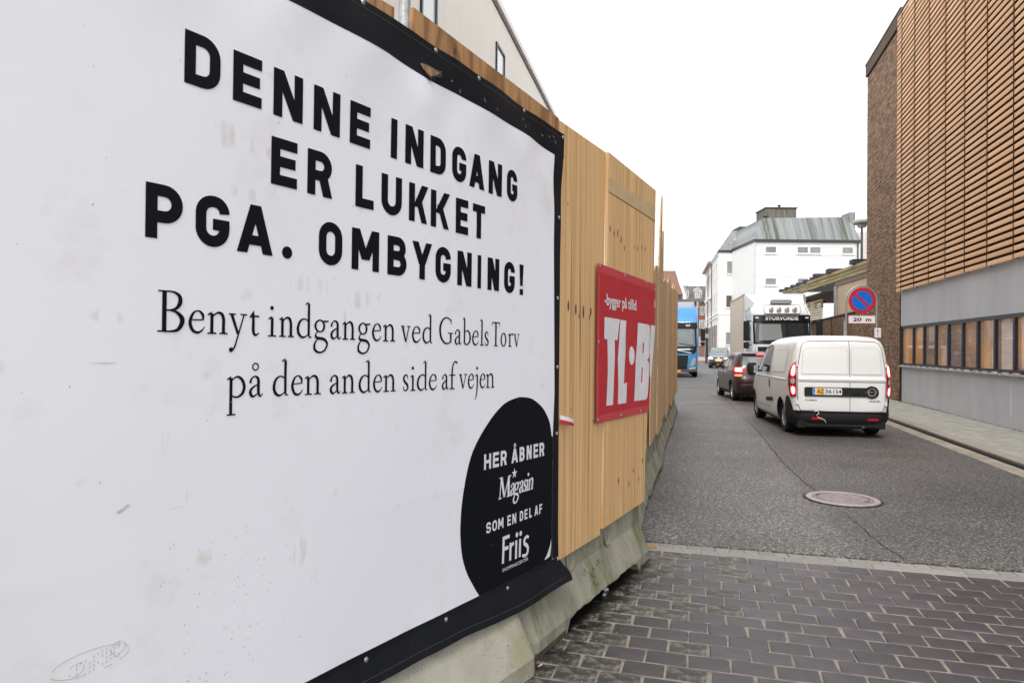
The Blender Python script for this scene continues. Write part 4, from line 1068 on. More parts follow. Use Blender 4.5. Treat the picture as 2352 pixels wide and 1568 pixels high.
barrier(at_p(-.44, .052) + Vector((0, 0, ZP)), 28.9, 1.95, M_MOSSY, 'mossy barrier with raised cast letters under the pale plywood', deep=.62, gap=(.46, 1.70), letters=True, rot_corner=.11)
barrier(at_b(-2.50, .125) + Vector((0, 0, ZP)), 34.2, 2.05, M_CONC, 'light grey barrier nearest the camera below the banner edge', gap=(.5, 1.55), rot_corner=.02)
barrier(at_b(-4.70, .08) + Vector((0, 0, ZP)), 33.7, 2.1, M_CONC, 'barrier hidden behind the left end of the banner')
lbl = ['short barrier right behind the plywood corner', 'second barrier along the road past the plywood corner', 'third barrier along the road past the plywood corner', 'fourth barrier along the road past the plywood corner', 'farthest barrier at the end of the hoarding']
for i, (s0, s1, hd) in enumerate([(5.26, 7.14, 13.6), (7.20, 9.29, 16.2), (9.36, 11.5, 14.2), (11.58, 14.08, 15.7), (14.15, 17.4, 15.2)]):
    barrier(Vector(ST(s0, [-.40, -.435, -.405, -.43, -.41][i])), hd, s1 - s0, M_MOSSY, lbl[i], deep=.6, gap=(.4, s1 - s0 - .4))

# ------------------------------------------------------------------ litter
M_FILT = mat('cigarette filter', (.62, .30, .10), .7); M_PAPER = mat('cigarette paper', (.7, .68, .62), .7)
for (x_, y_, a, lab) in [(.088, 3.345, .1, 'cigarette end lying flat beside the near barrier corner'), (.150, 3.360, .9, 'cigarette end tilted away, right of its neighbour'), (.066, 3.255, 2.0, 'cigarette end closest to the bottom edge of the picture')]:
    c_ = thing('cigarette_end', (x_, y_, ZP + .006), 90 - math.degrees(a), lab, 'cigarette end', 'cigarette ends by the barrier')
    q = MB(); q.tube([(0, -.012, 0), (0, .010, 0)], .004, 8); q.build('filter', M_FILT, c_)
    q = MB(); q.tube([(0, .0101, 0), (0, .018, 0)], [.004, .0034], 8); q.build('paper', M_PAPER, c_)
wd = thing('wood_scrap', (1.09, 5.395, ZP + .004), 100, 'small weathered wood scrap lying at the barrier foot', 'wood scrap')
MB().prism([(-.06, 0), (.055, .002), (.06, .02), (-.055, .022)], lambda u, v, d: (v, u, d), 0, .02).build('plank_piece', M_PLY_B, wd)
M_CONTACT = mat('contact shade', (.012, .010, .008), .35)  # near-black contact shade painted over the pavers at the barrier foot
_nt = M_CONTACT.node_tree; _n = _nt.nodes; _l = _nt.links
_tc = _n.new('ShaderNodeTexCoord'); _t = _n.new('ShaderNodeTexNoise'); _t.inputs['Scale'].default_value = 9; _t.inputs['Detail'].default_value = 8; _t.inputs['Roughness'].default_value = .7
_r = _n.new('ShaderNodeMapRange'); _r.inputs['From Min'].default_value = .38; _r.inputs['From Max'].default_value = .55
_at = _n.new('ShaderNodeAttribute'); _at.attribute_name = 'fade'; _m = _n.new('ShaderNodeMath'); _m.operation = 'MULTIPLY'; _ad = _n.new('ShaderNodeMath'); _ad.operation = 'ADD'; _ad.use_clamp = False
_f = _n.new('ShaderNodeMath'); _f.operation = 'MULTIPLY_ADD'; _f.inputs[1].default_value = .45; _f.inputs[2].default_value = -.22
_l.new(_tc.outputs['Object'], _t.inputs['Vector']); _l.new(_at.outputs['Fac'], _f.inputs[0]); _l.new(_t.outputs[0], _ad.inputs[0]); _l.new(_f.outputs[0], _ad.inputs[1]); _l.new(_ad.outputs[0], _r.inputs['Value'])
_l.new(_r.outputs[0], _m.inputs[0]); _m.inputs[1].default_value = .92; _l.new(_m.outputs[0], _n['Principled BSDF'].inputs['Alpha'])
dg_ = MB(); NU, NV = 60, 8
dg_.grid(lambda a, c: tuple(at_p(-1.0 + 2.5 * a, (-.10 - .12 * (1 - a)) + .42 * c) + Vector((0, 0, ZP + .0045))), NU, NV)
do = dg_.build('contact_shade', M_CONTACT); fa_ = do.data.attributes.new('fade', 'FLOAT', 'POINT')
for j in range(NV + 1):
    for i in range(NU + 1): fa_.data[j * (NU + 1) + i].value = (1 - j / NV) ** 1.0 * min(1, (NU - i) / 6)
tag(do, 'painted contact shade on the paving along the foot of the barriers', 'dirt', kind='stuff')
peb = MB()
for _ in range(150):
    q_, o_ = random.uniform(-.6, 1.5), abs(random.gauss(.10, .10)) + .06
    P = at_p(q_, o_); r_ = random.uniform(.002, .006)
    peb.box((P.x, P.y, ZP + .001 + r_ * .4), (r_, r_ * random.uniform(.6, 1.5), r_ * .8), rz=random.uniform(0, 3))
tag(peb.build('grit', mat('grit', (.30, .28, .24), .9, c2=(.08, .07, .06), scale=30)), 'loose grit and dirt washed along the foot of the barriers', 'grit', kind='stuff')
gl = MB(); gl.box((.62, 4.42, ZP + .012), (.03, .02, .016), rz=.4); gl.box((.60, 4.33, ZP + .01), (.022, .016, .012), rz=1.1)
tag(gl.build('glass_shard', mat('broken glass', (.5, .58, .55), .1, spec=.8)), 'pale broken glass lying under the raised edge of the barrier', 'glass')
# ------------------------------------------------------------------ right building: clad hall with brick end
M_TERRA = mat('terracotta slat', (.78, .47, .25), .6, c2=(.67, .38, .19), scale=.5, stretch=(1, .6, 6), island=.10)
M_TERRA_D = mat('dark backing', (.030, .012, .008), .9)
M_BRICKD = mat('brown brick', (.36, .225, .14), .85, c2=(.25, .15, .095), scale=3, island=.35, bump=.4, bscale=80, dirt=(.40, .29, .18), dscale=1.2)
M_BRICKJ = mat('dark brick joint', (.035, .022, .016), .95)
M_GREYW = mat('grey render', (.47, .475, .495), .75, c2=(.52, .525, .545), scale=1.2, bump=.15, bscale=120, dirt=(.40, .40, .41), dscale=1.0, dlo=.5, dhi=.8, stretch=(1, 1, .4))
M_GREYS = mat('render stain', (.58, .59, .60), .7)
M_FRAME = mat('dark window frame', (.012, .018, .032), .35)
M_SILL = mat('lead sill', (.66, .67, .66), .4, .2, c2=(.36, .36, .36), scale=9, bump=.4, bscale=30)
def glass_mat(name, tint, rough=.03, spec=.9):
    m = mat(name, tint, rough, spec=spec)
    return m
M_GLASS_W = mat('window pane with painted warm reflections and blinds', (.52, .27, .11), .05, spec=.8, c2=(.20, .17, .17), scale=.55, stretch=(1, .8, 1.4), detail=5, lo=.42, hi=.60, dirt=(.60, .40, .22), dscale=3.0, dlo=.55, dhi=.75, emit=(.9, .42, .14), estr=.10)  # warm fence reflections, blinds and a faint glow painted into the pane
M_GLASS_C = mat('window pane with painted grey reflections and room', (.20, .16, .15), .05, spec=.9, c2=(.40, .26, .16), scale=.6, stretch=(1, .7, 2.6), detail=5, lo=.42, hi=.62, dirt=(.42, .42, .44), dscale=1.6, dlo=.56, dhi=.66, emit=(.9, .5, .3), estr=.05)  # greyish reflections and a weak room glow painted into the pane
bl = street('brick_building', 'modern hall with orange slatted upper wall, grey base and brown brick corner', 'building', s=23.05, t=6.07)
def L_(s0, s1, t0, t1, z0, z1): return ((t0 - 6.07, s0 - 23.05, z0), (t1 - 6.07, s1 - 23.05, z1))
b = MB(); b.bb(*L_(5.0, 23.03, 6.115, 22, -.1, 11.7)); b.bb(*L_(23.03, 27.45, 6.12, 22, -.1, 12.0)); b.build('core', M_TERRA_D, bl)
b = MB(); b.bb(*L_(5.0, 23.02, 6.05, 6.11, -.05, 1.10)); b.build('lower_wall', M_GREYW, bl)
b = MB(); b.bb(*L_(5.0, 23.02, 6.02, 6.11, 2.325, 3.50)); b.build('upper_wall', M_GREYW, bl)
b = MB()
for k in range(26):
    s = random.uniform(12, 22.8); w_ = random.uniform(.004, .012); z1 = random.uniform(.6, 1.08); z0 = z1 - random.uniform(.2, .7)
    b.add([(6.0485 - 6.07, s - 23.05, z0), (6.0485 - 6.07, s + w_ - 23.05, z0), (6.0485 - 6.07, s + w_ - 23.05, z1), (6.0485 - 6.07, s - 23.05, z1)], [(0, 1, 2, 3)])
tag(b.build('run_mark', M_GREYS, bl), kind='stuff')
b = MB()
P_ = []
for k in range(13):
    z = .1 + .9 * k / 12; w_ = .03 * sin(pi * k / 12) ** .7 + .004
    P_ += [(-.0225, 15.62 - 23.05 - w_, z), (-.0225, 15.62 - 23.05 + w_ * .5, z)]
b.add(P_, [(2 * i, 2 * i + 1, 2 * i + 3, 2 * i + 2) for i in range(12)]); b.build('white_streak', mat('white streak', (.72, .73, .73), .6), bl)
# slats: rows of terracotta fins in bays 1.24 m wide
slat_me = None
rows, bays = 56, [(23.05, 22.56)] + [(22.54 - 1.235 * k, 22.54 - 1.235 * (k + 1) + .016) for k in range(10)]
def slat(Lh):
    q = MB(); q.add([(0, 0, 0), (0, -Lh, 0), (.002, -Lh, .092), (.002, 0, .092), (.026, 0, .004), (.026, -Lh, .004), (.026, -Lh, .088), (.026, 0, .088), (-.002, 0, .048), (-.002, -Lh, .048)],
                    [(0, 1, 9, 8), (8, 9, 2, 3), (0, 4, 5, 1), (3, 2, 6, 7), (0, 8, 3, 7, 4), (1, 5, 6, 2, 9), (4, 7, 6, 5)]); return q
meshes = {}
def getm(Lh):
    k = round(Lh, 3)
    if k not in meshes:
        q = slat(Lh); me = bpy.data.meshes.new('slat'); me.from_pydata(q.v, [], q.f); me.materials.append(M_TERRA); meshes[k] = me
    return meshes[k]
cand = []
for r in range(rows):
    for (a, c) in bays:
        P = ST((a + c) / 2, 5.9, 3.36 + r * .15)
        vis = in_frame(ST(max(a, c) - .1, 5.9, 3.36 + r * .15), .0) or in_frame(P, 0)
        cand.append((0 if vis else 1, (P[0] ** 2 + P[1] ** 2 + P[2] ** 2) / max(.4, abs(a - c)), a, c, 3.36 + r * .15))
cand.sort()
rest = MB()
for i, (_, _, a, c, z) in enumerate(cand):
    me = getm(a - c)
    loc = Vector((5.90 - 6.07 + random.gauss(0, .002), a - 23.05, z + random.gauss(0, .0015)))
    if i < 300:
        o = bpy.data.objects.new('slat', me); COL.objects.link(o); o.parent = bl; o.location = loc
    else:
        rest.add([tuple(v.co + loc) for v in me.vertices], [tuple(p.vertices) for p in me.polygons])
tag(rest.build('upper_slats', M_TERRA, bl), kind='stuff')
b = MB(); b.bb(*L_(10.0, 23.05, 6.0, 6.11, 3.51, 11.72)); b.build('slat_backing', M_TERRA_D, bl)
for (a, c) in bays[1:]:
    MB().bb(*L_(a + .001, a + .013, 5.885, 5.995, 3.36, 11.74)).build('bay_rail', M_TERRA_D, bl)
b = MB(); b.bb(*L_(10.0, 23.05, 5.90, 6.0, 11.76, 11.80)); b.build('top_trim', M_FRAME, bl)
# window band
fr = MB()
fr.bb(*L_(10, 23.0, 6.03, 6.11, 2.245, 2.322)); fr.bb(*L_(10, 23.0, 6.03, 6.11, 1.165, 1.215)); fr.build('window_frame', M_FRAME, bl)
mull = [22.99, 21.81, 20.88, 19.94, 19.03, 18.09, 17.22, 16.32, 15.42, 14.5, 13.58, 12.66, 11.7, 10.8]
for s in mull: MB().bb(*L_(s - .042, s + .042, 6.015, 6.10, 1.216, 2.244)).build('mullion', M_FRAME, bl)
for i in range(len(mull) - 1):
    w = MB(); w.bb(*L_(mull[i + 1] + .043, mull[i] - .043, 6.075, 6.085, 1.217, 2.243)); pn = w.build('pane', (M_GLASS_W, M_GLASS_W, M_GLASS_C, M_GLASS_W, M_GLASS_C)[i % 5], bl)
    for z in (1.36, 1.62, 1.9) if i % 3 == 0 else ():
        pass
b = MB(); b.bb(*L_(10, 23.02, 5.955, 6.12, 1.102, 1.135)); b.build('sill', M_SILL, bl)
for i in range(26):
    s = 10.2 + i * .5; MB().bb(*L_(s, s + .10, 5.945, 6.07, 1.137, 1.162)).build('sill_clip', M_SILL, bl)
# brick corner: courses of single bricks, too small to pick apart
def brick_field(name, parent, s0, s1, z0, z1, t, refs=(23.05, 6.07), pitch=.0645, ln=.235, mats=M_BRICKD, end=None):
    b = MB(); r = 0; z = z0
    while z + .045 < z1:
        s = s0 + (ln / 2 if r % 2 else 0) - ln / 2
        while s < s1:
            a, c = max(s + .006, s0), min(s + ln - .006, s1)
            if c - a > .03:
                o = random.uniform(0, .008) + (.005 if r % 2 else 0)
                x = t - o - refs[1]; y0, y1 = a - refs[0], c - refs[0]; zt, zbm = z + .046, z
                b.add([(x, y0, zbm), (x, y1, zbm), (x, y1, zt), (x, y0, zt), (t + .05 - refs[1], y0, zbm), (t + .05 - refs[1], y1, zbm), (t + .05 - refs[1], y1, zt), (t + .05 - refs[1], y0, zt)],
                      [(0, 1, 2, 3), (0, 4, 5, 1), (3, 2, 6, 7), (0, 3, 7, 4), (1, 5, 6, 2)])
            s += ln
        z += pitch; r += 1
    return tag(b.build(name, mats, parent), kind='stuff')
brick_field('brickwork', bl, 23.06, 27.45, .02, 11.55, 6.05)
b = MB(); b.bb(*L_(23.06, 27.5, 5.99, 6.3, 11.60, 12.02)); b.build('parapet', mat('parapet brick', (.12, .075, .045), .85, c2=(.085, .055, .035), scale=4), bl)
b = MB(); b.bb(*L_(23.05, 27.52, 5.97, 6.4, 12.022, 12.06)); b.build('coping', mat('coping', (.06, .08, .07), .5), bl)
b = MB(); b.bb(*L_(23.025, 23.05, 6.0, 6.1, .05, 3.3)); b.build('corner_seal', M_TERRA_D, bl)

# low brick yard wall beyond, with its piers and coping
lw = street('brick_wall', 'low brown brick yard wall running on behind the white lorry', 'wall', s=27.6, t=6.07)
b = MB(); b.bb((.02, 0, -.1), (.30, 20, 3.06)); b.build('core', M_BRICKJ, lw)
brick_field('brickwork', lw, 27.6, 47.6, .02, 3.08, 6.07, refs=(27.6, 6.07))
MB().bb((-.03, 0, 3.085), (.34, 20, 3.14)).build('coping', mat('wall coping', (.10, .10, .09), .7), lw)
for s in (3.2, 6.4, 9.6, 12.8, 16): MB().bb((-.035, s, 0), (.0, s + .02, 3.08)).build('movement_joint', M_BRICKJ, lw)

# timber canopy behind the wall
M_TIMB = mat('mossy timber', (.42, .34, .17), .8, c2=(.28, .23, .11), scale=2.5, stretch=(1, .3, 3), island=.12, dirt=(.14, .15, .06), dscale=2)
M_TIMD = mat('dark timber end', (.055, .055, .065), .8)
M_SHEET = mat('canopy sheet', (.52, .40, .27), .5, c2=(.66, .47, .28), scale=1.0, stretch=(1, .5, 1.5))
cv = thing('timber_canopy', (14.03, 27.0, 0), 9.3, 'stepped canopy of greenish timber beams rising behind the brick wall', 'canopy')
def beam_row(y0, y1, x, z, h, w=.10, seg=2.3):
    y = y0
    while y < y1:
        e = min(y + seg - .012, y1); MB().bb((x - w / 2, y, z), (x + w / 2, e, z + h)).build('beam', M_TIMB, cv); y = e + .012
for dx, zt in ((0, 0), ):
    beam_row(-.3, 8.9, dx, 5.03, .13); beam_row(-.3, 9.4, dx + .02, 4.87, .13, .08); beam_row(-.3, 10.2, dx, 4.70, .13)
beam_row(7.7, 16.0, .35, 5.12, .13); beam_row(7.4, 16.5, .35, 4.95, .13); beam_row(7.2, 17.0, .37, 4.78, .13)
for k, y in enumerate([9.0, 10.4, 11.9, 13.2, 14.7, 16.2]):
    MB().bb((.2, y, 5.255), (4.5, y + .35, 5.42)).build('rafter', M_TIMD, cv)
for k, (y, z) in enumerate([(1.2, 5.18), (4.6, 5.18)]):
    MB().bb((-.15, y, z), (4.2, y + .5, z + .19)).build('rafter', M_TIMD, cv)
MB().bb((-1.3 + 1.2, 7.2, 5.26), (4.2, 7.55, 5.42)).build('rafter', M_TIMD, cv)
MB().bb((.6, -.3, 4.52), (4.4, 16, 4.60)).build('soffit', mat('soffit', (.20, .15, .12), .8, c2=(.12, .09, .07), scale=2), cv)
MB().bb((-.02, -.3, 4.50), (.05, 4.1, 4.69)).build('fascia', mat('fascia', (.22, .17, .14), .8), cv)
MB().bb((.03, -.3, 3.10), (.07, 3.85, 4.49)).build('side_sheet', M_SHEET, cv)
MB().bb((-.06, 3.86, 0), (.16, 4.12, 4.49)).build('post', mat('canopy post', (.33, .33, .34), .6), cv)
lt = thing('timber_screen', (15.2, 33.5, 0), 9.3, 'slatted timber screen with dark top rail beyond the canopy post', 'screen')
for k in range(9):
    MB().bb((-.05, .0 + k * .0, 3.10 + k * .115), (.05, 7.2, 3.17 + k * .115)).build('slat', M_TIMB, lt)
MB().bb((-2.2, 7.4, 4.42), (2.2, 7.6, 4.52)).build('top_rail', M_TIMD, lt)
for k in range(12): MB().bb((-2.0 + k * .36, 7.42, 4.1), (-1.88 + k * .36, 7.5, 4.41)).build('post', M_TIMB, lt)

# ------------------------------------------------------------------ grey post by the wall, street lamp
gp = thing('post', (11.72, 24.0, .0), 0, 'plain grey steel post standing on the sidewalk in front of the brick wall', 'post')
b = MB(); b.lathe([(0, 0), (.055, 0), (.055, 2.58), (.048, 2.62), (0, 2.62)], (0, 0, 0), n=14); b.build('tube', mat('grey paint', (.36, .37, .42), .5), gp, smooth=True)
sl = thing('street_lamp', (15.35, 30.0, 0), 0, 'street lamp with flat disc head above the timber canopy', 'street lamp')
b = MB(); b.lathe([(0, 0), (.07, 0), (.045, 7.15), (0, 7.15)], (0, 0, 0), n=14); b.build('pole', mat('lamp pole', (.10, .12, .13), .5), sl, smooth=True)
b = MB(); b.lathe([(0, 7.10), (.30, 7.14), (.36, 7.20), (.36, 7.28), (.30, 7.34), (0, 7.38)], (0, 0, 0), n=30); b.build('lamp_head', mat('lamp head', (.42, .42, .38), .5), sl, smooth=True)
b = MB(); b.lathe([(0, 6.98), (.16, 7.0), (.22, 7.11)], (0, 0, 0), n=24); b.build('diffuser', mat('lamp glass', (.5, .5, .48), .3), sl, smooth=True)

# ------------------------------------------------------------------ white rendered buildings at the far end
M_WHITE = mat('white brick paint', (.80, .79, .76), .8, c2=(.86, .85, .82), scale=.5, bump=.35, bscale=9, stretch=(1, 1, 3))
M_WHITE2 = mat('white render', (.84, .84, .82), .8, c2=(.80, .80, .78), scale=.3)
M_SLATE = mat('zinc roof', (.27, .285, .285), .55, .05, c2=(.17, .18, .175), scale=1.2, stretch=(1.6, .06, .05), dirt=(.075, .09, .06), dscale=.9, dlo=.52, dhi=.62)
M_SLATE2 = mat('grey roof', (.20, .205, .20), .6, c2=(.27, .27, .265), scale=.8, stretch=(2, 2, .3))
M_WGLASS = mat('far window glass', (.14, .16, .18), .12, spec=.8, c2=(.30, .31, .32), scale=.35)
M_WGLASS_B = mat('far window blind', (.32, .31, .29), .35, c2=(.26, .25, .24), scale=2)
M_WTRIM = mat('white trim', (.80, .79, .77), .6)
M_WJ = mat('render joint', (.62, .61, .58), .8)
M_DK = mat('dark gutter', (.04, .045, .05), .5)
def win(parent, x, z, w, h, y, gm=None, nbars=0, depth=.10, sill=True, axis='y'):
    """window on a face at local y looking to -y: frame proud of the wall, pane recessed in it"""
    def B(a, c):
        if axis == 'y': return (a, c)
        # face at local x looking to -x; x here runs along local y
        return ((a[1], a[0], a[2]), (c[1], c[0], c[2]))
    f = MB(); t = .07
    for a, c in (((x - t, y - .05, z - t), (x, y - .001, z + h + t)), ((x + w, y - .05, z - t), (x + w + t, y - .001, z + h + t)), ((x, y - .05, z - t), (x + w, y - .001, z)), ((x, y - .05, z + h), (x + w, y - .001, z + h + t))):
        f.bb(*B(a, c))
    for k in range(nbars):
        xb = x + w * (k + 1) / (nbars + 1); f.bb(*B((xb - .03, y - .04, z + .001), (xb + .03, y - .006, z + h - .001)))
    fo = f.build('window', M_WTRIM, parent)
    p = MB(); p.bb(*B((x + .001, y - .012, z + .001), (x + w - .001, y - .004, z + h - .001))); p.build('pane', gm or M_WGLASS, fo)
    if sill:
        q = MB(); q.bb(*B((x - .12, y - .09, z - .16), (x + w + .12, y - .001, z - .075))); q.build('sill', M_WTRIM, fo)
wb = thing('white_building', (24.09, 68.0, 0), 0, 'wide white building with stained zinc mansard roof behind the white lorry', 'building')
b = MB(); b.bb((0, 0, 0), (10.5, 12, 12.35)); b.build('wall', M_WHITE2, wb)
for z in (12.12, 11.95, 11.05, 8.95, 7.85): MB().bb((0.02, -.02, z), (10.4, -.001, z + .035)).build('render_joint', M_WJ, wb)
MB().bb((-.08, -.16, 12.36), (10.6, 12.1, 12.62)).build('eave', M_DK, wb)
b = MB(); b.add([(-.1, -.12, 12.63), (10.55, -.12, 12.63), (10.55, 12, 12.63), (-.1, 12, 12.63), (1.25, 1.3, 15.0), (10.05, 1.3, 15.2), (10.05, 11, 15.2), (1.25, 11, 15.0)], [(0, 1, 5, 4), (1, 2, 6, 5), (3, 0, 4, 7), (2, 3, 7, 6), (4, 5, 6, 7)])
rf = b.build('roof', M_SLATE, wb)
for k in range(19):
    u = .5 + k * .55; f0 = Vector((u, -.12, 12.64)); top_x = 1.25 + (u + .1) / 10.65 * 8.8
    MB().tube([f0, (top_x, 1.28, 15.05)], .02, 4).build('standing_seam', M_SLATE, rf)
MB().bb((9.9, .9, 13.2), (10.5, 2.6, 15.6)).build('parapet_end', M_SLATE, rf)
MB().bb((2.3, 3.2, 14.8), (5.5, 6, 16.4)).build('roof_hut', mat('lichen cladding', (.11, .10, .08), .9, c2=(.20, .18, .14), scale=2, stretch=(3, 3, .4), dirt=(.05, .06, .04)), wb)
MB().bb((2.2, 3.1, 16.41), (5.6, 6.1, 16.52)).build('hut_roof', M_DK, wb)
b = MB(); b.lathe([(.12, 16.5), (.12, 16.8), (.24, 16.85), (0, 17.0)], (4.0, 4.0, 0), n=10); b.build('flue', M_DK, wb)
b = MB(); b.lathe([(.15, 14.7), (.15, 15.3), (.3, 15.35), (0, 15.5)], (1.9, 2.2, 0), n=10); b.build('flue', M_DK, wb)
for x, g_ in ((1.12, None), (4.30, None), (5.55, M_WGLASS_B), (8.78, M_WGLASS_B)): win(wb, x, 11.3, 1.02, .58, 0, g_)
for x in (1.12, 4.35, 5.6, 8.8): win(wb, x, 8.12, 1.02, .60, 0)
for x in (1.12, 4.35, 8.8): win(wb, x, 4.9, 1.02, .60, 0)
b = MB(); b.tube([(10.25, -.15, 0), (10.25, -.15, 12.4)], .07, 8); b.build('downpipe', M_DK, wb)
b = MB(); b.tube([(.02, -.12, 0), (.02, -.12, 12.3)], .055, 8); b.build('downpipe', M_WJ, wb)
MB().bb((10.9, 6, 0), (15, 18, 14.5)).build('rear_wing', mat('pinkish render', (.66, .60, .58), .8), wb)

lb = thing('white_building', (22.66, 75.0, 0), 0, 'white painted brick corner building with hipped grey roof beside the far street', 'building')
hd = 12.3
b = MB()
dx, dy = sin(R(hd)) * 22, cos(R(hd)) * 22
b.prism([(0, 0), (3.6, 0), (3.6 + dx, dy), (dx, dy)], lambda u, v, d: (u, v, d), 0, 12.3); b.build('wall', M_WHITE, lb)
b = MB(); b.prism([(-.05, -.04), (3.6, -.04), (3.6, 0), (.0, 0)], lambda u, v, d: (u, v, d), 5.45, 5.7); b.build('string_course', M_WTRIM, lb)
MB().prism([(-.12, -.14), (3.6, -.14), (3.6 + dx, dy), (dx - .14, dy)], lambda u, v, d: (u, v, d), 12.31, 12.52).build('eave', M_DK, lb)
b = MB(); A_ = [(-.1, -.12, 12.53), (3.7, -.12, 12.53), (3.7 + dx, dy, 12.53), (dx - .1, dy, 12.53)]; B_ = [(2.0, 1.9, 15.0), (4.8, 1.9, 15.1), (5.4 + dx * .8, dy * .8, 15.1), (2.0 + dx, dy, 15.0)]
b.add(A_ + B_, [(0, 1, 5, 4), (1, 2, 6, 5), (3, 0, 4, 7), (4, 5, 6, 7), (2, 3, 7, 6)]); b.build('roof', M_SLATE2, lb)
MB().bb((1.95, .75, 13.25), (2.75, .95, 13.95)).build('skylight_frame', M_WTRIM, lb); MB().bb((2.03, .72, 13.33), (2.67, .749, 13.87)).build('skylight_pane', M_WGLASS_B, lb)
MB().bb((3.3, 3.2, 15.0), (5.3, 6, 15.75)).build('ridge_box', mat('dark roof box', (.06, .065, .06), .8), lb)
win(lb, .90, 9.98, .62, 1.32, 0, M_WGLASS_B); win(lb, .84, 6.28, .62, 1.26, 0, mat('brown glass', (.07, .05, .03), .15, c2=(.16, .12, .08), scale=8)); win(lb, .84, 2.2, .62, 1.3, 0, M_WGLASS)
b = MB(); b.tube([(3.22, -.08, 0), (3.22, -.08, 12.3)], .05, 8); b.build('downpipe', M_WJ, lb)
# narrow street facade of the same building, bays of windows receding
lf_ = thing('terrace_facade', (22.66, 75.0, 0), hd, 'narrow pale facade receding along the far street with rows of tall windows', 'building')
MB().bb((-.06, .2, 0), (-.01, 21.9, 12.2)).build('wall', M_WHITE, lf_)
for y in (1.5, 4.0, 6.5, 9.5, 12, 14.5, 17, 19.5):
    for z, h_ in ((9.6, 1.6), (6.3, 1.7)): win(lf_, y, z, 1.1, h_, -.06, axis='x', sill=False)
    q = MB(); q.bb((-.09, y, .6), (-.062, y + 1.5, 4.4)); q.build('shop_window', mat('dark shop glass', (.05, .05, .05), .1, spec=.8) if 'dark shop glass' not in bpy.data.materials else bpy.data.materials['dark shop glass'], lf_)
for z in (5.1, 5.5, 12.0): MB().bb((-.16, .1, z), (-.062, 21.9, z + .14)).build('cornice', M_WTRIM, lf_)
MB().bb((-.55, 9, 12.21), (.1, 21.9, 12.5)).build('deep_eave', mat('eave boards', (.42, .33, .26), .8), lf_)
for y in (8.9, 15.4): 
    q = MB(); q.tube([(-.14, y, 0), (-.14, y, 12.2)], .05, 6); q.build('downpipe', M_DK, lf_)
for y in (10.2, 16.0):
    MB().bb((-.45, y, 7.9), (-.062, y + 2.2, 8.15)).build('balcony', M_WTRIM, lf_)

# brick house closing the view, with dormers
M_RBR = mat('far red brick', (.24, .10, .06), .85, c2=(.17, .075, .05), scale=1.2, dirt=(.30, .16, .11), dscale=3, bump=.3, bscale=12)
M_TILE = mat('grey tile roof', (.15, .14, .135), .8, c2=(.10, .095, .09), scale=2, stretch=(1, 1, 6), bump=.4, bscale=20)
fb = thing('brick_house', (40, 150.0, 0), 0, 'red brick house with grey tiled roof and two white dormers closing the street', 'house')
MB().bb((-16, 0, 0), (8, 12, 12.2)).build('wall', M_RBR, fb)
b = MB(); b.add([(-16.3, -.4, 12.2), (8.3, -.4, 12.2), (8.3, 12.4, 12.2), (-16.3, 12.4, 12.2), (-16.3, 4.5, 16.0), (8.3, 4.5, 16.0), (-16.3, 8, 16.0), (8.3, 8, 16)], [(0, 1, 5, 4), (4, 5, 7, 6), (2, 3, 6, 7), (0, 4, 6, 3), (1, 2, 7, 5)]); rf = b.build('roof', M_TILE, fb)
MB().bb((-16.3, -.5, 12.0), (8.3, -.41, 12.25)).build('gutter', M_DK, fb)
for x in (-8.5, -4.8, -1.95, 1.0, 4.5):
    dm = MB(); dm.prism([(-.85, 12.8), (.85, 12.8), (.85, 14.6), (0, 15.4), (-.85, 14.6)], lambda u, v, d: (x + u, d, v), .3, 4.0); d_ = dm.build('dormer', mat('dormer cladding', (.40, .39, .37), .7) if 'dormer cladding' not in bpy.data.materials else bpy.data.materials['dormer cladding'], fb)
    for k in (-1, 0, 1):
        MB().bb((x + k * .5 - .19, .26, 13.1), (x + k * .5 + .19, .295, 14.5)).build('sash', M_WTRIM, d_); MB().bb((x + k * .5 - .12, .235, 13.2), (x + k * .5 + .12, .258, 13.75)).build('pane', M_WGLASS, d_); MB().bb((x + k * .5 - .12, .235, 13.85), (x + k * .5 + .12, .258, 14.4)).build('pane', M_WGLASS, d_)
for x in (-9.5, -6.5, -3.3, -.2, 1.7, 4.4, 6.6):
    for z in (9.3, 6.3, 2.6): win(fb, x - .5, z, 1.0, 1.7, 0, nbars=1, sill=False)
# low dark hedge fence in front of it
hf = thing('garden_fence', (40, 140, 0), 0, 'dark slatted garden fence in front of the far brick house', 'fence')
for k in range(44): MB().bb((-12 + k * .42, 0, .1), (-11.75 + k * .42, .06, 1.9)).build('slat', mat('fence slat', (.16, .13, .11), .8) if 'fence slat' not in bpy.data.materials else bpy.data.materials['fence slat'], hf)
MB().bb((-12, .065, .5), (6.5, .12, .6)).build('rail', bpy.data.materials['fence slat'], hf); MB().bb((-12, .065, 1.5), (6.5, .12, 1.6)).build('rail', bpy.data.materials['fence slat'], hf)

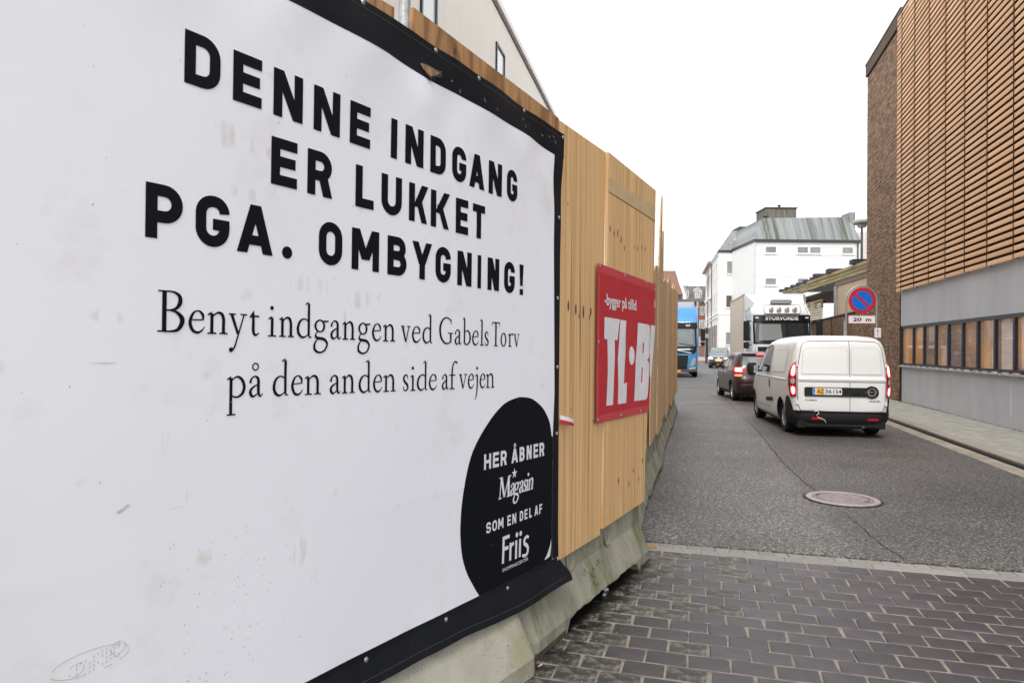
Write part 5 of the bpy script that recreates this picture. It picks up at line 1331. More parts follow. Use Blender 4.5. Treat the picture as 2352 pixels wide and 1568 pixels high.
# red tiled gable just above the hoarding
rr_ = thing('red_roof_house', (10.0, 60.0, 0), 0, 'house with red tiled roof and pale gable seen just over the hoarding', 'house')
MB().bb((-8, .5, 0), (3.9, 10, 6.5)).build('wall', M_WHITE2, rr_)
b = MB(); b.add([(-9, 0, 6.4), (5.0, 0, 6.4), (5.0, 3.2, 8.85), (-9, 3.2, 8.85), (5.0, 6.4, 6.4), (-9, 6.4, 6.4)], [(0, 1, 2, 3), (3, 2, 4, 5)])
b.build('roof', mat('red tile', (.25, .12, .085), .8, c2=(.18, .085, .06), scale=8, stretch=(2.5, 1, 1), bump=.6, bscale=12), rr_, thick=.12)
b = MB(); b.prism([(0.0, 6.0), (3.2, 9.15), (6.4, 6.0)], lambda u, v, d: (d, u, v), 5.02, 5.3); b.build('gable', mat('gable coping', (.62, .68, .70), .6), rr_)

# white gabled block behind the banner
M_STUC = mat('cream stucco', (.80, .77, .70), .85, c2=(.84, .81, .75), scale=3.5, stretch=(1, 1, .25), dirt=(.76, .73, .67), dscale=6, bump=.1, bscale=40)
t0 = thing('white_building', (-5 * cos(R(13.2)), 5 * sin(R(13.2)), 0), 13.2, 'tall cream building behind the hoarding with narrow windows under its eave', 'building')
MB().bb((-9, 3, 0), (0, 46, 11.40)).build('wall', M_STUC, t0)
MB().bb((-9.1, 2.9, 11.401), (.10, 46.1, 11.60)).build('coping', mat('pale coping', (.80, .80, .79), .6), t0)
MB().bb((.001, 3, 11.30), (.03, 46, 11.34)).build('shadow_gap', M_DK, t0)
for y, w_ in ((9.2, .8), (12.96, .8), (18.95, .85), (24.8, .85), (31, .85), (37, .85)):
    f = MB(); zt, zb2 = 10.27, 7.2
    for a, c in (((.001, y - .07, zb2 - .07), (.05, y, zt + .07)), ((.001, y + w_, zb2 - .07), (.05, y + w_ + .07, zt + .07)), ((.001, y, zt), (.05, y + w_, zt + .07)), ((.001, y, zb2 - .07), (.05, y + w_, zb2))): f.bb(a, c)
    fo = f.build('window', M_FRAME, t0); MB().bb((.002, y + .001, zb2 + .001), (.012, y + w_ - .001, zt - .001)).build('pane', mat('sky glass', (.62, .66, .66), .04, spec=1.0) if 'sky glass' not in bpy.data.materials else bpy.data.materials['sky glass'], fo)

# bare trees at the end of the street
M_BARK = mat('bark', (.13, .10, .08), .9, c2=(.19, .15, .12), scale=6)
def bare_tree(x, y, h, label, seed, spread=.5):
    rnd = random.Random(seed)
    t_ = thing('bare_tree', (x, y, 0), rnd.uniform(0, 90), label, 'tree', 'bare trees at the end of the street')
    tk = MB(); tw = MB()
    def grow(p, d, L, r, lvl):
        n = 4; pts = [p]; q = p
        for k in range(n):
            d2 = (d + Vector((rnd.gauss(0, .09), rnd.gauss(0, .09), rnd.gauss(.03, .05)))).normalized(); q = q + d2 * L / n; pts.append(q); d = d2
        (tk if lvl < 2 else tw).tube(pts, [r * (1 - .45 * i / n) for i in range(n + 1)], 6 if lvl < 2 else 3, cap=False)
        if lvl < 5:
            for k in range(3 if lvl < 4 else 2):
                a = rnd.uniform(0, 6.28); side = Vector((cos(a), sin(a), rnd.uniform(.1, .8)))
                grow(pts[rnd.choice([2, 3, 4])], (d * (1 - spread * .4) + side * spread).normalized(), L * rnd.uniform(.55, .75), r * .52, lvl + 1)
    grow(Vector((0, 0, 0)), Vector((0, 0, 1)), h * .38, h * .014, 0)
    tk.build('trunk', M_BARK, t_); tag(tw.build('crown', M_BARK, t_), kind='stuff')
bare_tree(28.9, 110, 14.5, 'bare tree in front of the far brick house, its crown above the ridge', 3, .6)
bare_tree(31.5, 118, 13.5, 'bare tree behind the far lamp post to the right of its neighbour', 8, .55)
fpst = thing('street_post', (22.75, 80.0, 0), 0, 'slim dark street post at the far corner past the blue lorry', 'post')
b = MB(); b.lathe([(0, 0), (.11, 0), (.09, 4.2), (0, 4.2)], (0, 0, 0), n=10); b.build('tube', M_DK, fpst)
MB().box((0, -.1, 3.2), (.5, .04, .5)).build('sign_back', mat('sign back', (.4, .4, .4), .5), fpst)
# ------------------------------------------------------------------ no parking sign on the sidewalk
M_SR = mat('sign red', (.50, .012, .02), .35, coat=.3); M_SB = mat('sign blue', (.0, .13, .60), .35, coat=.3); M_SW = mat('sign white', (.78, .76, .76), .4); M_SK = mat('sign black', (.01, .01, .012), .5)
sg = thing('road_sign', (9.43, 18.4, ZK), 6, 'round blue and red no parking sign with 20 m plate in a steel hoop', 'road sign')
zc = 2.92 - ZK
arch = [(.395, .04, 0), (.395, .04, zc)] + [(.395 * cos(a), .04, zc + .395 * sin(a)) for a in (pi * k / 20 for k in range(21))] + [(-.395, .04, zc), (-.395, .04, zc - .80)]
MB().tube(arch, .024, 10).build('hoop_post', M_GALV, sg, smooth=True)
MB().lathe([(0, .015), (.352, .015), (.355, .008), (.355, -.004), (.350, -.006), (0, -.006)], (0, 0, zc), axis='Y', n=48).build('disc_rim', M_GALV, sg, smooth=True)
fnS = lambda dy: (lambda u, v, d: (u, dy, zc + v))
b = MB(); b.flat([(.350 * cos(a), .350 * sin(a)) for a in (2 * pi * k / 64 for k in range(64))], fnS(-.0072)); b.build('red_ring', M_SR, sg)
b = MB(); b.flat([(.262 * cos(a), .262 * sin(a)) for a in (2 * pi * k / 64 for k in range(64))], fnS(-.0084)); b.build('blue_field', M_SB, sg)
b = MB(); w = .034; c45 = cos(pi / 4)
b.flat([(-.268 * c45 - w * c45, .268 * c45 - w * c45), (-.268 * c45 + w * c45, .268 * c45 + w * c45), (.268 * c45 + w * c45, -.268 * c45 + w * c45), (.268 * c45 - w * c45, -.268 * c45 - w * c45)], fnS(-.0096)); b.build('red_bar', M_SR, sg)
def plate(x0, x1, z0, z1, txt, root, border=.012, name='plate', y=.0):
    MB().bb((x0, y - .004, z0), (x1, y + .006, z1)).build(name, M_SW, root, bevel=.004)
    f = MB(); yy = y - .0054
    for a, c in (((x0 + .004, z0 + .004), (x1 - .004, z0 + border)), ((x0 + .004, z1 - border), (x1 - .004, z1 - .004)), ((x0 + .004, z0 + border), (x0 + border, z1 - border)), ((x1 - border, z0 + border), (x1 - .004, z1 - border))):
        f.add([(a[0], yy, a[1]), (c[0], yy, a[1]), (c[0], yy, c[1]), (a[0], yy, c[1])], [(0, 1, 2, 3)])
    f.build('border', M_SR, root)
plate(-.350, .350, zc - .62, zc - .40, None, sg, .014)
b = MB(); fp_ = lambda u, v, d=0: (u, -.0066, zc - .62 + v)
typeset(b, '20', -.235, -.01, .060, .162, fp_, bold=.03); typeset(b, 'm', .095, .235, .060, .132, fp_, bold=.03); tag(b.build('lettering', M_SK, sg), kind='stuff')
plate(.305, .485, zc - 1.0, zc - .73, None, sg, .010, 'arrow_plate', y=-.03)
b = MB(); yy = -.0375
b.add([(.390, yy, zc - .96), (.400, yy, zc - .96), (.400, yy, zc - .80), (.390, yy, zc - .80)], [(0, 1, 2, 3)]); b.add([(.372, yy - .0008, zc - .82), (.418, yy - .0008, zc - .82), (.395, yy - .0008, zc - .77)], [(0, 1, 2)]); b.build('arrow', M_SK, sg)
# ------------------------------------------------------------------ vehicles: shells drawn from stacked outlines
import numpy as np
class Hull:
    """levels: (z, y_rear, y_front, half_width, corner exponent rear, corner exponent front)"""
    def __init__(s, levels, crown=0.0):
        s.L = [tuple(map(float, l)) for l in levels]; s.z = [l[0] for l in s.L]; s.crown = crown
        n = len(s.L); s.slopes = []
        for c in range(1, 6):
            d = [(s.L[i + 1][c] - s.L[i][c]) / (s.z[i + 1] - s.z[i]) for i in range(n - 1)]
            m = [d[0]] + [0 if d[i - 1] * d[i] <= 0 else 2 / (1 / d[i - 1] + 1 / d[i]) for i in range(1, n - 1)] + [d[-1]]
            s.slopes.append(m)
    def at(s, z):
        z = min(max(z, s.z[0]), s.z[-1]); i = max(k for k in range(len(s.z) - 1) if s.z[k] <= z + 1e-9)
        h = s.z[i + 1] - s.z[i]; u = (z - s.z[i]) / h; out = []
        for c in range(1, 6):
            m = s.slopes[c - 1]; a, b = s.L[i][c], s.L[i + 1][c]
            out.append((2 * u ** 3 - 3 * u ** 2 + 1) * a + (u ** 3 - 2 * u ** 2 + u) * h * m[i] + (-2 * u ** 3 + 3 * u ** 2) * b + (u ** 3 - u ** 2) * h * m[i + 1])
        return out
    def pt(s, a, z):
        """a: 0 rear centre, pi/2 right side middle, pi front, 3pi/2 left side"""
        yr, yf, W, nr, nf = s.at(z)
        yc = (yr + yf) / 2; Lh = (yf - yr) / 2
        e = nr if cos(a) >= 0 else nf
        sx, cy = sin(a), -cos(a)
        return (W * math.copysign(abs(sx) ** (2 / e), sx), yc + Lh * math.copysign(abs(cy) ** (2 / e), cy), z)
    def ang_x(s, x, z, rear=True):
        yr, yf, W, nr, nf = s.at(z); u = min(1, abs(x) / W) ** ((nr if rear else nf) / 2)
        a = math.asin(u); a = a if x >= 0 else -a
        return a if rear else pi - a
    def ang_y(s, y, z, left=True):
        yr, yf, W, nr, nf = s.at(z); yc = (yr + yf) / 2; Lh = (yf - yr) / 2; k = max(-1, min(1, (y - yc) / Lh))
        e = nr if k < 0 else nf
        c = abs(k) ** (e / 2); a = math.acos(c) if k < 0 else pi - math.acos(c)
        return -a if left else a
    def off(s, a, z, o):
        p = Vector(s.pt(a, z)); da = Vector(s.pt(a + .004, z)) - Vector(s.pt(a - .004, z))
        z1, z0 = min(z + .006, s.z[-1]), max(z - .006, s.z[0]); dz = Vector(s.pt(a, z1)) - Vector(s.pt(a, z0))
        n = da.cross(dz)
        if n.length < 1e-12: n = Vector((p.x, p.y, 0))
        n.normalize()
        yr, yf, W, _, _ = s.at(z)
        if n.dot(Vector((p.x, p.y - (yr + yf) / 2, .0001))) < 0: n = -n
        return tuple(p + n * o)
    def rear(s, o=0.0): return lambda x, z, d=0.0: s.off(s.ang_x(x, z, True), z, o + d)
    def front(s, o=0.0): return lambda x, z, d=0.0: s.off(s.ang_x(x, z, False), z, o + d)
    def side(s, left=True, o=0.0): return lambda y, z, d=0.0: s.off(s.ang_y(y, z, left), z, o + d)
    def shell(s, nz=44, na=112):
        b = MB(); zs = []
        z0, z1 = s.z[0], s.z[-1]
        for i in range(len(s.z) - 1):
            k = max(2, int(nz * (s.z[i + 1] - s.z[i]) / (z1 - z0)) + 1)
            zs += [s.z[i] + (s.z[i + 1] - s.z[i]) * j / k for j in range(k)]
        zs.append(z1)
        angs = []
        for q in range(4):   # cluster samples at the corners
            for k in range(na // 4):
                u = k / (na // 4); w = u + .12 * sin(2 * pi * u) * -1 * 0
                angs.append((q + w) * pi / 2)
        V = [s.pt(a, z) for z in zs for a in angs]; n = len(angs)
        F = [(i * n + k, i * n + (k + 1) % n, (i + 1) * n + (k + 1) % n, (i + 1) * n + k) for i in range(len(zs) - 1) for k in range(n)]
        F += [tuple(range(n)), tuple((len(zs) - 1) * n + k for k in range(n))]
        return b.add(V, F)
def patch(fn, poly, nu=14, nv=14, off=.004):
    """fill a polygon given in the surface's own coordinates, following the surface"""
    b = MB(); zs = [p[1] for p in poly]; z0, z1 = min(zs), max(zs)
    rows = []
    for j in range(nv + 1):
        z = z0 + (z1 - z0) * (j / nv); z = min(max(z, z0 + 1e-5), z1 - 1e-5)
        xs = []
        for i in range(len(poly)):
            (xa, za), (xb, zb_) = poly[i], poly[(i + 1) % len(poly)]
            if (za - z) * (zb_ - z) <= 0 and abs(za - zb_) > 1e-9: xs.append(xa + (xb - xa) * (z - za) / (zb_ - za))
        rows.append((min(xs), max(xs), z))
    V = [fn(a + (c - a) * i / nu, z, off) for a, c, z in rows for i in range(nu + 1)]
    F = [(j * (nu + 1) + i, j * (nu + 1) + i + 1, (j + 1) * (nu + 1) + i + 1, (j + 1) * (nu + 1) + i) for j in range(nv) for i in range(nu)]
    return b.add(V, F)
def seam(fn, pts, w, off=.0015, closed=False):
    b = MB(); P = []
    for i in range(len(pts) - (0 if closed else 1)):
        (x0, z0), (x1, z1) = pts[i], pts[(i + 1) % len(pts)]
        n = max(1, int(math.hypot(x1 - x0, z1 - z0) / .05))
        P += [Vector((x0 + (x1 - x0) * k / n, z0 + (z1 - z0) * k / n)) for k in range(n)]
    if not closed: P.append(Vector(pts[-1]))
    for q in ribbon(P, w, closed): b.add([fn(p[0], p[1], off) for p in q], [(0, 1, 2, 3)])
    return b
def rrect(x0, x1, z0, z1, r, n=5):
    out = []
    for cx_, cz_, a0 in ((x1 - r, z1 - r, 0), (x0 + r, z1 - r, pi / 2), (x0 + r, z0 + r, pi), (x1 - r, z0 + r, 3 * pi / 2)):
        out += [(cx_ + r * cos(a0 + pi / 2 * k / n), cz_ + r * sin(a0 + pi / 2 * k / n)) for k in range(n + 1)]
    return out
def carve(body, wheels, r, W, depth=.34):
    """cut wheel wells out of the shell"""
    for (y, z) in wheels:
        for sx in (-1, 1):
            c = MB(); c.lathe([(0, -depth / 2), (r, -depth / 2), (r, depth / 2), (0, depth / 2)], (sx * (W - .02), y, z), axis='X', n=32)
            me = bpy.data.meshes.new('cut'); me.from_pydata(c.v, [], c.f)
            bm = bmesh.new(); bm.from_mesh(me); bmesh.ops.remove_doubles(bm, verts=bm.verts, dist=1e-5); bmesh.ops.recalc_face_normals(bm, faces=bm.faces); bm.to_mesh(me); bm.free()
            me.materials.append(body.data.materials[0]); me.materials.append(M_DARKW)
            for p in me.polygons: p.material_index = 1
            co = bpy.data.objects.new('cut', me); COL.objects.link(co)
            md = body.modifiers.new('b', 'BOOLEAN'); md.operation = 'DIFFERENCE'; md.object = co; md.solver = 'EXACT'
            co.matrix_world = Matrix.Identity(4)
            pm_ = body.parent; mw = body.matrix_local.copy()
            body.parent = None; body.matrix_world = Matrix.Identity(4)
            dg = bpy.context.evaluated_depsgraph_get(); dg.update()
            nm = bpy.data.meshes.new_from_object(body.evaluated_get(dg))
            body.modifiers.remove(md); body.data = nm; body.parent = pm_
            bpy.data.objects.remove(co)
    body.data.polygons.foreach_set('use_smooth', [True] * len(body.data.polygons))
    try: body.data.set_sharp_from_angle(angle=R(30))
    except Exception: pass
M_DARKW = mat('wheel well', (.008, .008, .008), .9)
M_TYRE = mat('tyre', (.014, .014, .015), .75, bump=.3, bscale=60, spec=.3)
M_RIM = mat('alloy rim', (.42, .43, .45), .32, .8)
M_RIMS = mat('steel rim', (.36, .37, .38), .45, .5)
M_PLAST = mat('black plastic', (.014, .014, .016), .6, bump=.15, bscale=200, spec=.3)
M_PLG = mat('gloss black', (.008, .008, .01), .18)
M_GLASS = mat('car glass', (.02, .026, .028), .03, spec=.9)
M_GLASS_L = mat('car glass bright', (.22, .26, .26), .05, spec=.9, c2=(.10, .12, .12), scale=3)
M_CHROME = mat('chrome', (.75, .75, .76), .12, 1.0)
M_TAIL = mat('tail lamp red', (.30, .004, .008), .15, coat=.5)
M_BRAKE = mat('brake lamp lit', (.8, .05, .05), .3, emit=(1.0, .05, .05), estr=9)
M_BRAKE_C = mat('brake lamp core', (.9, .4, .4), .3, emit=(1.0, .60, .58), estr=7.0)
M_REFL = mat('red reflector', (.45, .01, .015), .2, emit=(1, .02, .03), estr=.12)
M_CLEAR = mat('clear lens', (.5, .48, .47), .1, .2)
M_HEAD = mat('headlamp lit', (.9, .9, .9), .2, emit=(1, .97, .88), estr=3.0)
M_YPL = mat('yellow plate', (.80, .42, .02), .4); M_WPL = mat('white plate', (.74, .74, .76), .4); M_BPL = mat('blue band', (.03, .20, .60), .4)
def wheel(root, x, y, r, w, sx, rim, n_sp=5, name='wheel', rr=.66):
    t_ = MB(); t_.lathe([(r * rr, -w / 2), (r * .92, -w / 2), (r * .985, -w * .40), (r, -w * .22), (r, w * .22), (r * .985, w * .40), (r * .92, w / 2), (r * rr, w / 2)], (0, 0, 0), axis='X', n=40)
    wo = t_.build(name, M_TYRE, root, smooth=True); wo.location = (x, y, r + .001)
    rb = MB(); o = sx * (w / 2 - .012)
    rb.lathe([(r * rr, o), (r * (rr - .05), o + sx * .004), (r * (rr - .09), o - sx * .03)], (0, 0, 0), axis='X', n=40)
    rb.lathe([(0, o - sx * .004), (r * .15, o - sx * .006), (r * .17, o - sx * .03)], (0, 0, 0), axis='X', n=20)
    for k in range(n_sp):
        a = 2 * pi * k / n_sp
        c = Vector((o - sx * .016, cos(a) * r * .38, sin(a) * r * .38)); rb.box(c, (.02, r * .50, r * (.10 if n_sp > 6 else .16)), rx=a)
    rb.build('rim', rim, wo, smooth=False)
    q = MB(); q.lathe([(0, o - sx * .055), (r * rr, o - sx * .055)], (0, 0, 0), axis='X', n=24); q.build('brake_disc', M_DARKW, wo)
    return wo

# ---- white panel van (local origin: rear axle on the ground; y forward)
M_VANW = mat('white van paint', (.80, .80, .795), .28, coat=.6, c2=(.77, .77, .76), scale=2, dirt=(.66, .63, .58), dscale=1.6, dlo=.62, dhi=.95)
M_GAP = mat('panel gap', (.03, .03, .03), .8)
M_SHADE = mat('stamped panel', (.72, .715, .70), .3, coat=.6)
VAN = Vector((6.055, 13.04, 0))
van = thing('van', tuple(VAN), 9.2, 'white panel van with both brake lights lit waiting in the lane nearest the camera', 'van')
H = Hull([(.20, -.66, 3.42, 0.772, 8, 5), (.27, -.74, 3.50, 0.835, 9, 5), (.40, -.77, 3.55, 0.864, 10, 4.5), (.56, -.78, 3.55, 0.873, 10, 4.5), (.80, -.775, 3.48, 0.883, 11, 5), (.93, -.77, 3.36, 0.883, 12, 5), (1.02, -.765, 3.16, 0.880, 12, 6), (1.10, -.76, 2.72, 0.873, 12, 8),
           (1.22, -.75, 2.46, 0.857, 12, 9), (1.45, -.735, 2.20, 0.820, 12, 9), (1.62, -.715, 1.98, 0.784, 12, 9), (1.71, -.69, 1.80, 0.751, 11, 8), (1.775, -.64, 1.55, 0.695, 9, 6), (1.815, -.55, 1.25, 0.608, 7, 5), (1.838, -.38, .95, 0.463, 5, 4), (1.845, -.05, .5, 0.241, 4, 3)])
sh = H.shell(60, 160); body = sh.build('body', [M_VANW, M_DARKW], van, smooth=True)
carve(body, [(0, .31), (2.755, .31)], .365, .905)
Rr, Sl, Sr, Ff = H.rear(), H.side(True), H.side(False), H.front()
# rear doors
XL, XR, XS = -.742, .742, .140
dl = [(XL + .05, .475), (XS, .455), (XS, 1.735), (-.56, 1.725), (-.64, 1.69), (-.682, 1.60), (XL + .005, 1.25), (XL, .90), (XL + .005, .60)]
dr = [(XS, .455), (XR - .05, .475), (XR - .005, .60), (XR, .90), (XR - .005, 1.25), (.682, 1.60), (.64, 1.69), (.56, 1.725), (XS, 1.735)]
for dd, lab in ((dl, None), (dr, None)):
    d_ = patch(Rr, dd, 26, 44, .004).build('rear_door', M_VANW, van, smooth=True)
    seam(Rr, dd, .009, .0062, True).build('door_gap', M_GAP, d_)
# pressed upper panels: a shallow frame around the (blanked) windows, and the waist crease
for x0, x1 in ((-.675, .11), (.17, .675)):
    top = 1.60
    pl_ = [(x0 + .005, 1.14), (x1, 1.14), (x1 - (.03 if x1 > 0.5 else 0), top - .05), (x1 - (.10 if x1 > .5 else .02), top), (x0 + (.10 if x0 < -.5 else .02), top), (x0 + (.03 if x0 < -.5 else 0), top - .05)]
    patch(Rr, pl_, 16, 16, .012).build('pressed_panel', M_VANW, van, smooth=True)
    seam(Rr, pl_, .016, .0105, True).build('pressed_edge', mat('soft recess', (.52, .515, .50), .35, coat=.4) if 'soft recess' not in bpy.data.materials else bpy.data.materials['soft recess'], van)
cr = [(-.755, .985), (.755, .985), (.745, 1.085), (-.745, 1.085)]
b = MB()
def crf(a, c):
    x = -.728 + 1.456 * a; z = .99 + .10 * c; o = .006 + .026 * (sin(pi * c) ** .8)
    return H.off(H.ang_x(x, z), z, o)
b.grid(crf, 40, 8); b.build('waist_crease', M_VANW, van, smooth=True)
# handle strip with plate and emblem
patch(Rr, rrect(-.635, .56, .735, .90, .02), 24, 10, .024).build('handle_strip', M_PLAST, van, smooth=True)
patch(Rr, [(.50 + .118 * cos(a), .822 + .112 * sin(a)) for a in (2 * pi * k / 32 for k in range(32))], 16, 16, .027).build('emblem_base', M_PLAST, van, smooth=True)
b = MB()
for q in disc(.50, .822, .072, .056, 36): b.add([Rr(p[0], p[1], .036) for p in q], [(0, 1, 2, 3)])
b.add([Rr(x_, z_, .038) for x_, z_ in ((.385, .826), (.47, .836), (.535, .826), (.615, .820), (.53, .810), (.465, .820))], [(0, 1, 2, 3, 4, 5)])
b.build('emblem', M_CHROME, van)
patch(Rr, rrect(-.50, .0, .765, .885, .008), 10, 4, .031).build('number_plate', M_WPL, van)
patch(Rr, rrect(-.497, -.455, .769, .881, .004), 3, 4, .033).build('blue_band', M_BPL, van)
patch(Rr, rrect(-.437, -.300, .769, .881, .004), 5, 4, .033).build('yellow_field', M_YPL, van)
b = MB(); typeset(b, 'AZ', -.425, -.310, .792, .862, Rr, bold=.012, off=.035); typeset(b, '36', -.288, -.178, .792, .862, Rr, bold=.008, off=.035); typeset(b, '154', -.150, -.012, .792, .862, Rr, bold=.008, off=.035)
tag(b.build('plate_lettering', M_SK, van), kind='stuff')
b = MB(); typeset(b, 'DK', -.490, -.463, .778, .792, Rr, bold=.01, off=.035); tag(b.build('plate_lettering', M_SW, van), kind='stuff')
b = MB(); typeset(b, 'COMBO', -.625, -.42, .652, .676, Rr, bold=.02, off=.0085); typeset(b, 'ecoFLEX', .46, .65, .650, .676, Rr, bold=.02, off=.0085); tag(b.build('badge_lettering', M_PLG, van), kind='stuff')
b = MB(); b.box(Rr(.08, .83, .032), (.05, .006, .03)); b.box(Rr(.23, .80, .032), (.12, .006, .05)); b.build('door_latch', M_PLG, van)
# lamps
def lamp(sx, fn=Rr):
    def col(z, f): return H.pt(0, z)
    zs0, zs1 = .72, 1.355
    def lf2(a, c, o):
        z = zs0 + (zs1 - zs0) * c
        k = math.sqrt(max(0, 1 - ((c - .45) / .56) ** 2)) if c > .45 else (1 - .35 * (.45 - c) / .45)
        aL = H.ang_x(.755, z); aS = H.ang_y(-.775 + .21 * k + .02, z, False)
        ang = aL + (aS - aL) * a
        return H.off(ang * sx, z, o)
    base = MB().grid(lambda a, c: lf2(a, c, .010 + .010 * sin(pi * a) ** .5), 12, 26).build('tail_lamp', M_TAIL, van, smooth=True)
    for z0, z1, m, a0, a1 in ((.58, .93, M_BRAKE, .10, .62), (.62, .88, M_BRAKE_C, .16, .46), (.06, .30, M_BRAKE, .12, .62), (.09, .26, M_BRAKE_C, .18, .42)):
        o_ = .0225 if m is M_BRAKE else .0245
        MB().grid(lambda a, c: lf2(a0 + (a1 - a0) * (.5 + (a - .5) * math.sqrt(max(.05, 1 - (2 * c - 1) ** 4))), z0 + (z1 - z0) * c, o_), 8, 10).build('brake_light' if m is M_BRAKE else 'bulb', m, base, smooth=True)
    MB().grid(lambda a, c: lf2(.12 + .46 * (.5 + (a - .5) * math.sqrt(max(.05, 1 - (2 * c - 1) ** 2))), .36 + .17 * c, .023), 8, 8).build('reverse_lamp', M_CLEAR, base, smooth=True)
lamp(1); lamp(-1)
for z in (1.30, .62):
    for sx in (-1, 1): MB().box(Rr(sx * .745, z, .016), (.034, .03, .075)).build('hinge', M_VANW, van, bevel=.004)
patch(Rr, rrect(.02 - .10, .02 + .11, 1.66, 1.695, .016), 8, 4, .014).build('high_brake_light', M_BRAKE, van); patch(Rr, rrect(-.065, .115, 1.668, 1.687, .008), 8, 3, .016).build('bulb', M_BRAKE_C, van)
# black bumper wrapping round the corners
def bump(a, c, o=.0):
    aa = (a * 2 - 1); lim = 1.0
    aS = H.ang_y(-.30, .4, False); ang = aS * aa
    x = abs(H.pt(ang, .5)[0])
    rise = max(0, min(1, (abs(aa) - .52) / .20)); fall = max(0, min(1, (abs(aa) - .86) / .14))
    zt = .475 + (.25 * rise ** .7) - .20 * fall
    z = .22 + (zt - .22) * c
    bul = .022 + .018 * sin(pi * min(1, c * (1.0 if rise < .2 else 1.5))) * (1 - .3 * rise)
    return H.off(ang, z, bul * (1 - .6 * fall))
MB().grid(bump, 110, 20).build('rear_bumper', M_PLAST, van, smooth=True)
b = MB(); b.bb((-.77, -.82, .455), (.77, -.70, .473)); b.build('bumper_step', M_PLAST, van)
for x0 in (-.40, .40): patch(lambda x, z, d: H.off(H.ang_x(x, z), z, d + .043), rrect(x0 - .09 + (.12 if x0 > 0 else -.02), x0 + .09 + (.12 if x0 > 0 else -.02), .33, .36, .01), 6, 3, .002).build('reflector', M_REFL, van)
# side features (left flank seen from the camera)
for S_d in (Sl, Sr):
    win_p = [(1.02, 1.115), (2.30, 1.115), (2.10, 1.35), (1.80, 1.60), (1.22, 1.66), (1.04, 1.62)]
    wo = patch(S_d, win_p, 16, 14, .004).build('side_window', M_GLASS, van, smooth=True)
    seam(S_d, win_p, .03, .0055, True).build('window_seal', M_PLG, wo)
    seam(S_d, [(.98, 1.66), (.94, 1.2), (.94, .6), (1.0, .40)], .008, .003).build('panel_gap', M_GAP, van)
    seam(S_d, [(2.36, 1.05), (2.40, .75), (2.30, .40), (1.0, .40)], .008, .003).build('panel_gap', M_GAP, van)
    seam(S_d, [(-.60, 1.70), (-.56, 1.55)], .006, .003).build('panel_gap', M_GAP, van)
    p_ = [(-.30, 1.15), (.80, 1.12), (.78, 1.56), (.6, 1.62), (-.20, 1.62), (-.32, 1.5)]
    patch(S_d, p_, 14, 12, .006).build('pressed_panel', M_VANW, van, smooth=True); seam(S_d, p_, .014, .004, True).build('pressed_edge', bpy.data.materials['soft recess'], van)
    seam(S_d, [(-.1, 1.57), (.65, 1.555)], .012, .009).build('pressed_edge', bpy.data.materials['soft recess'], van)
    b = MB()
    for k in range(1):
        for y0, y1, z0, z1, o in ((-.45, 2.5, .985, 1.04, .010),):
            b.grid(lambda a, c: S_d(y0 + (y1 - y0) * a, z0 + (z1 - z0) * c, .001 + o * sin(pi * c)), 40, 5)
    b.build('waist_crease', M_VANW, van, smooth=True)
    patch(S_d, [(.66, .52), (1.30, .50), (1.30, .60), (.68, .615)], 12, 3, .012).build('rubbing_strip', M_PLAST, van)
    patch(S_d, [(.97 + .05 * cos(a), .88 + .10 * sin(a)) for a in (2 * pi * k / 16 for k in range(16))], 6, 8, .006).build('door_handle', M_PLAST, van)
    for yc in (0, 2.755):   # wheel arch lips
        b = MB(); n = 22
        arcp = [Vector((yc + .378 * cos(pi * k / n), .31 + .378 * sin(pi * k / n))) for k in range(n + 1)]
        for q in ribbon(arcp, .022): b.add([S_d(p[0], max(p[1], .21), .012) for p in q], [(0, 1, 2, 3)])
        b.build('arch_lip', M_VANW, van, smooth=True)
for sx in (-1, 1):
    m_ = MB(); m_.lathe([(0, -.12), (.07, -.12), (.105, -.06), (.11, .06), (.08, .12), (0, .12)], (0, 0, 0), axis='Z', n=18)
    mo = m_.build('door_mirror', M_PLAST, van, smooth=True); mo.location = (sx * 1.03, 2.10, 1.14); mo.scale = (1.0, .62, 1.15)
    MB().box((-sx * .07, -.125, 0), (.09, .004, .15)).build('mirror_glass', mat('mirror glass', (.5, .5, .5), .05, 1.0) if 'mirror glass' not in bpy.data.materials else bpy.data.materials['mirror glass'], mo)
    MB().bb((sx * .88, 2.05, 1.08), (sx * .98, 2.13, 1.13)).build('mirror_arm', M_PLAST, van)
for x in (-.715, .745):
    for y in (0, 2.755): wheel(van, x, y, .312, .195, 1 if x > 0 else -1, M_RIMS, 12)
# screen, lamps at the front, underbody
patch(Ff, [(-.72, 1.13), (.72, 1.13), (.64, 1.66), (-.64, 1.66)], 16, 12, .004).build('windscreen', M_GLASS, van, smooth=True)
for sx in (-1, 1): patch(Ff, [(sx * .5, .72), (sx * .82, .76), (sx * .86, .98), (sx * .62, .90)], 8, 6, .006).build('headlamp', M_CLEAR, van, smooth=True)
patch(Ff, [(-.5, .35), (.5, .35), (.55, .62), (-.55, .62)], 8, 5, .006).build('grille', M_PLAST, van)
b = MB(); b.bb((-.74, -.76, .165), (.74, 3.3, .30)); b.build('underbody', M_DARKW, van)
b = MB(); b.tube([(-.55, 0, .30), (.55, 0, .30)], .045, 10); b.build('rear_axle', M_DARKW, van)
b = MB(); b.lathe([(0, -.22), (.09, -.22), (.09, .22), (0, .22)], (.42, -.45, .24), axis='X', n=16); b.tube([(.36, -.60, .22), (.36, -.80, .20)], .024, 8); b.build('exhaust', mat('exhaust', (.16, .15, .14), .5, .7), van, smooth=True)
for yy, hgt, xx in ((-.35, .03, .55),): MB().bb((-.62, -.80, .20), (.62, -.74, .235)).build('bumper_lip', M_PLAST, van)
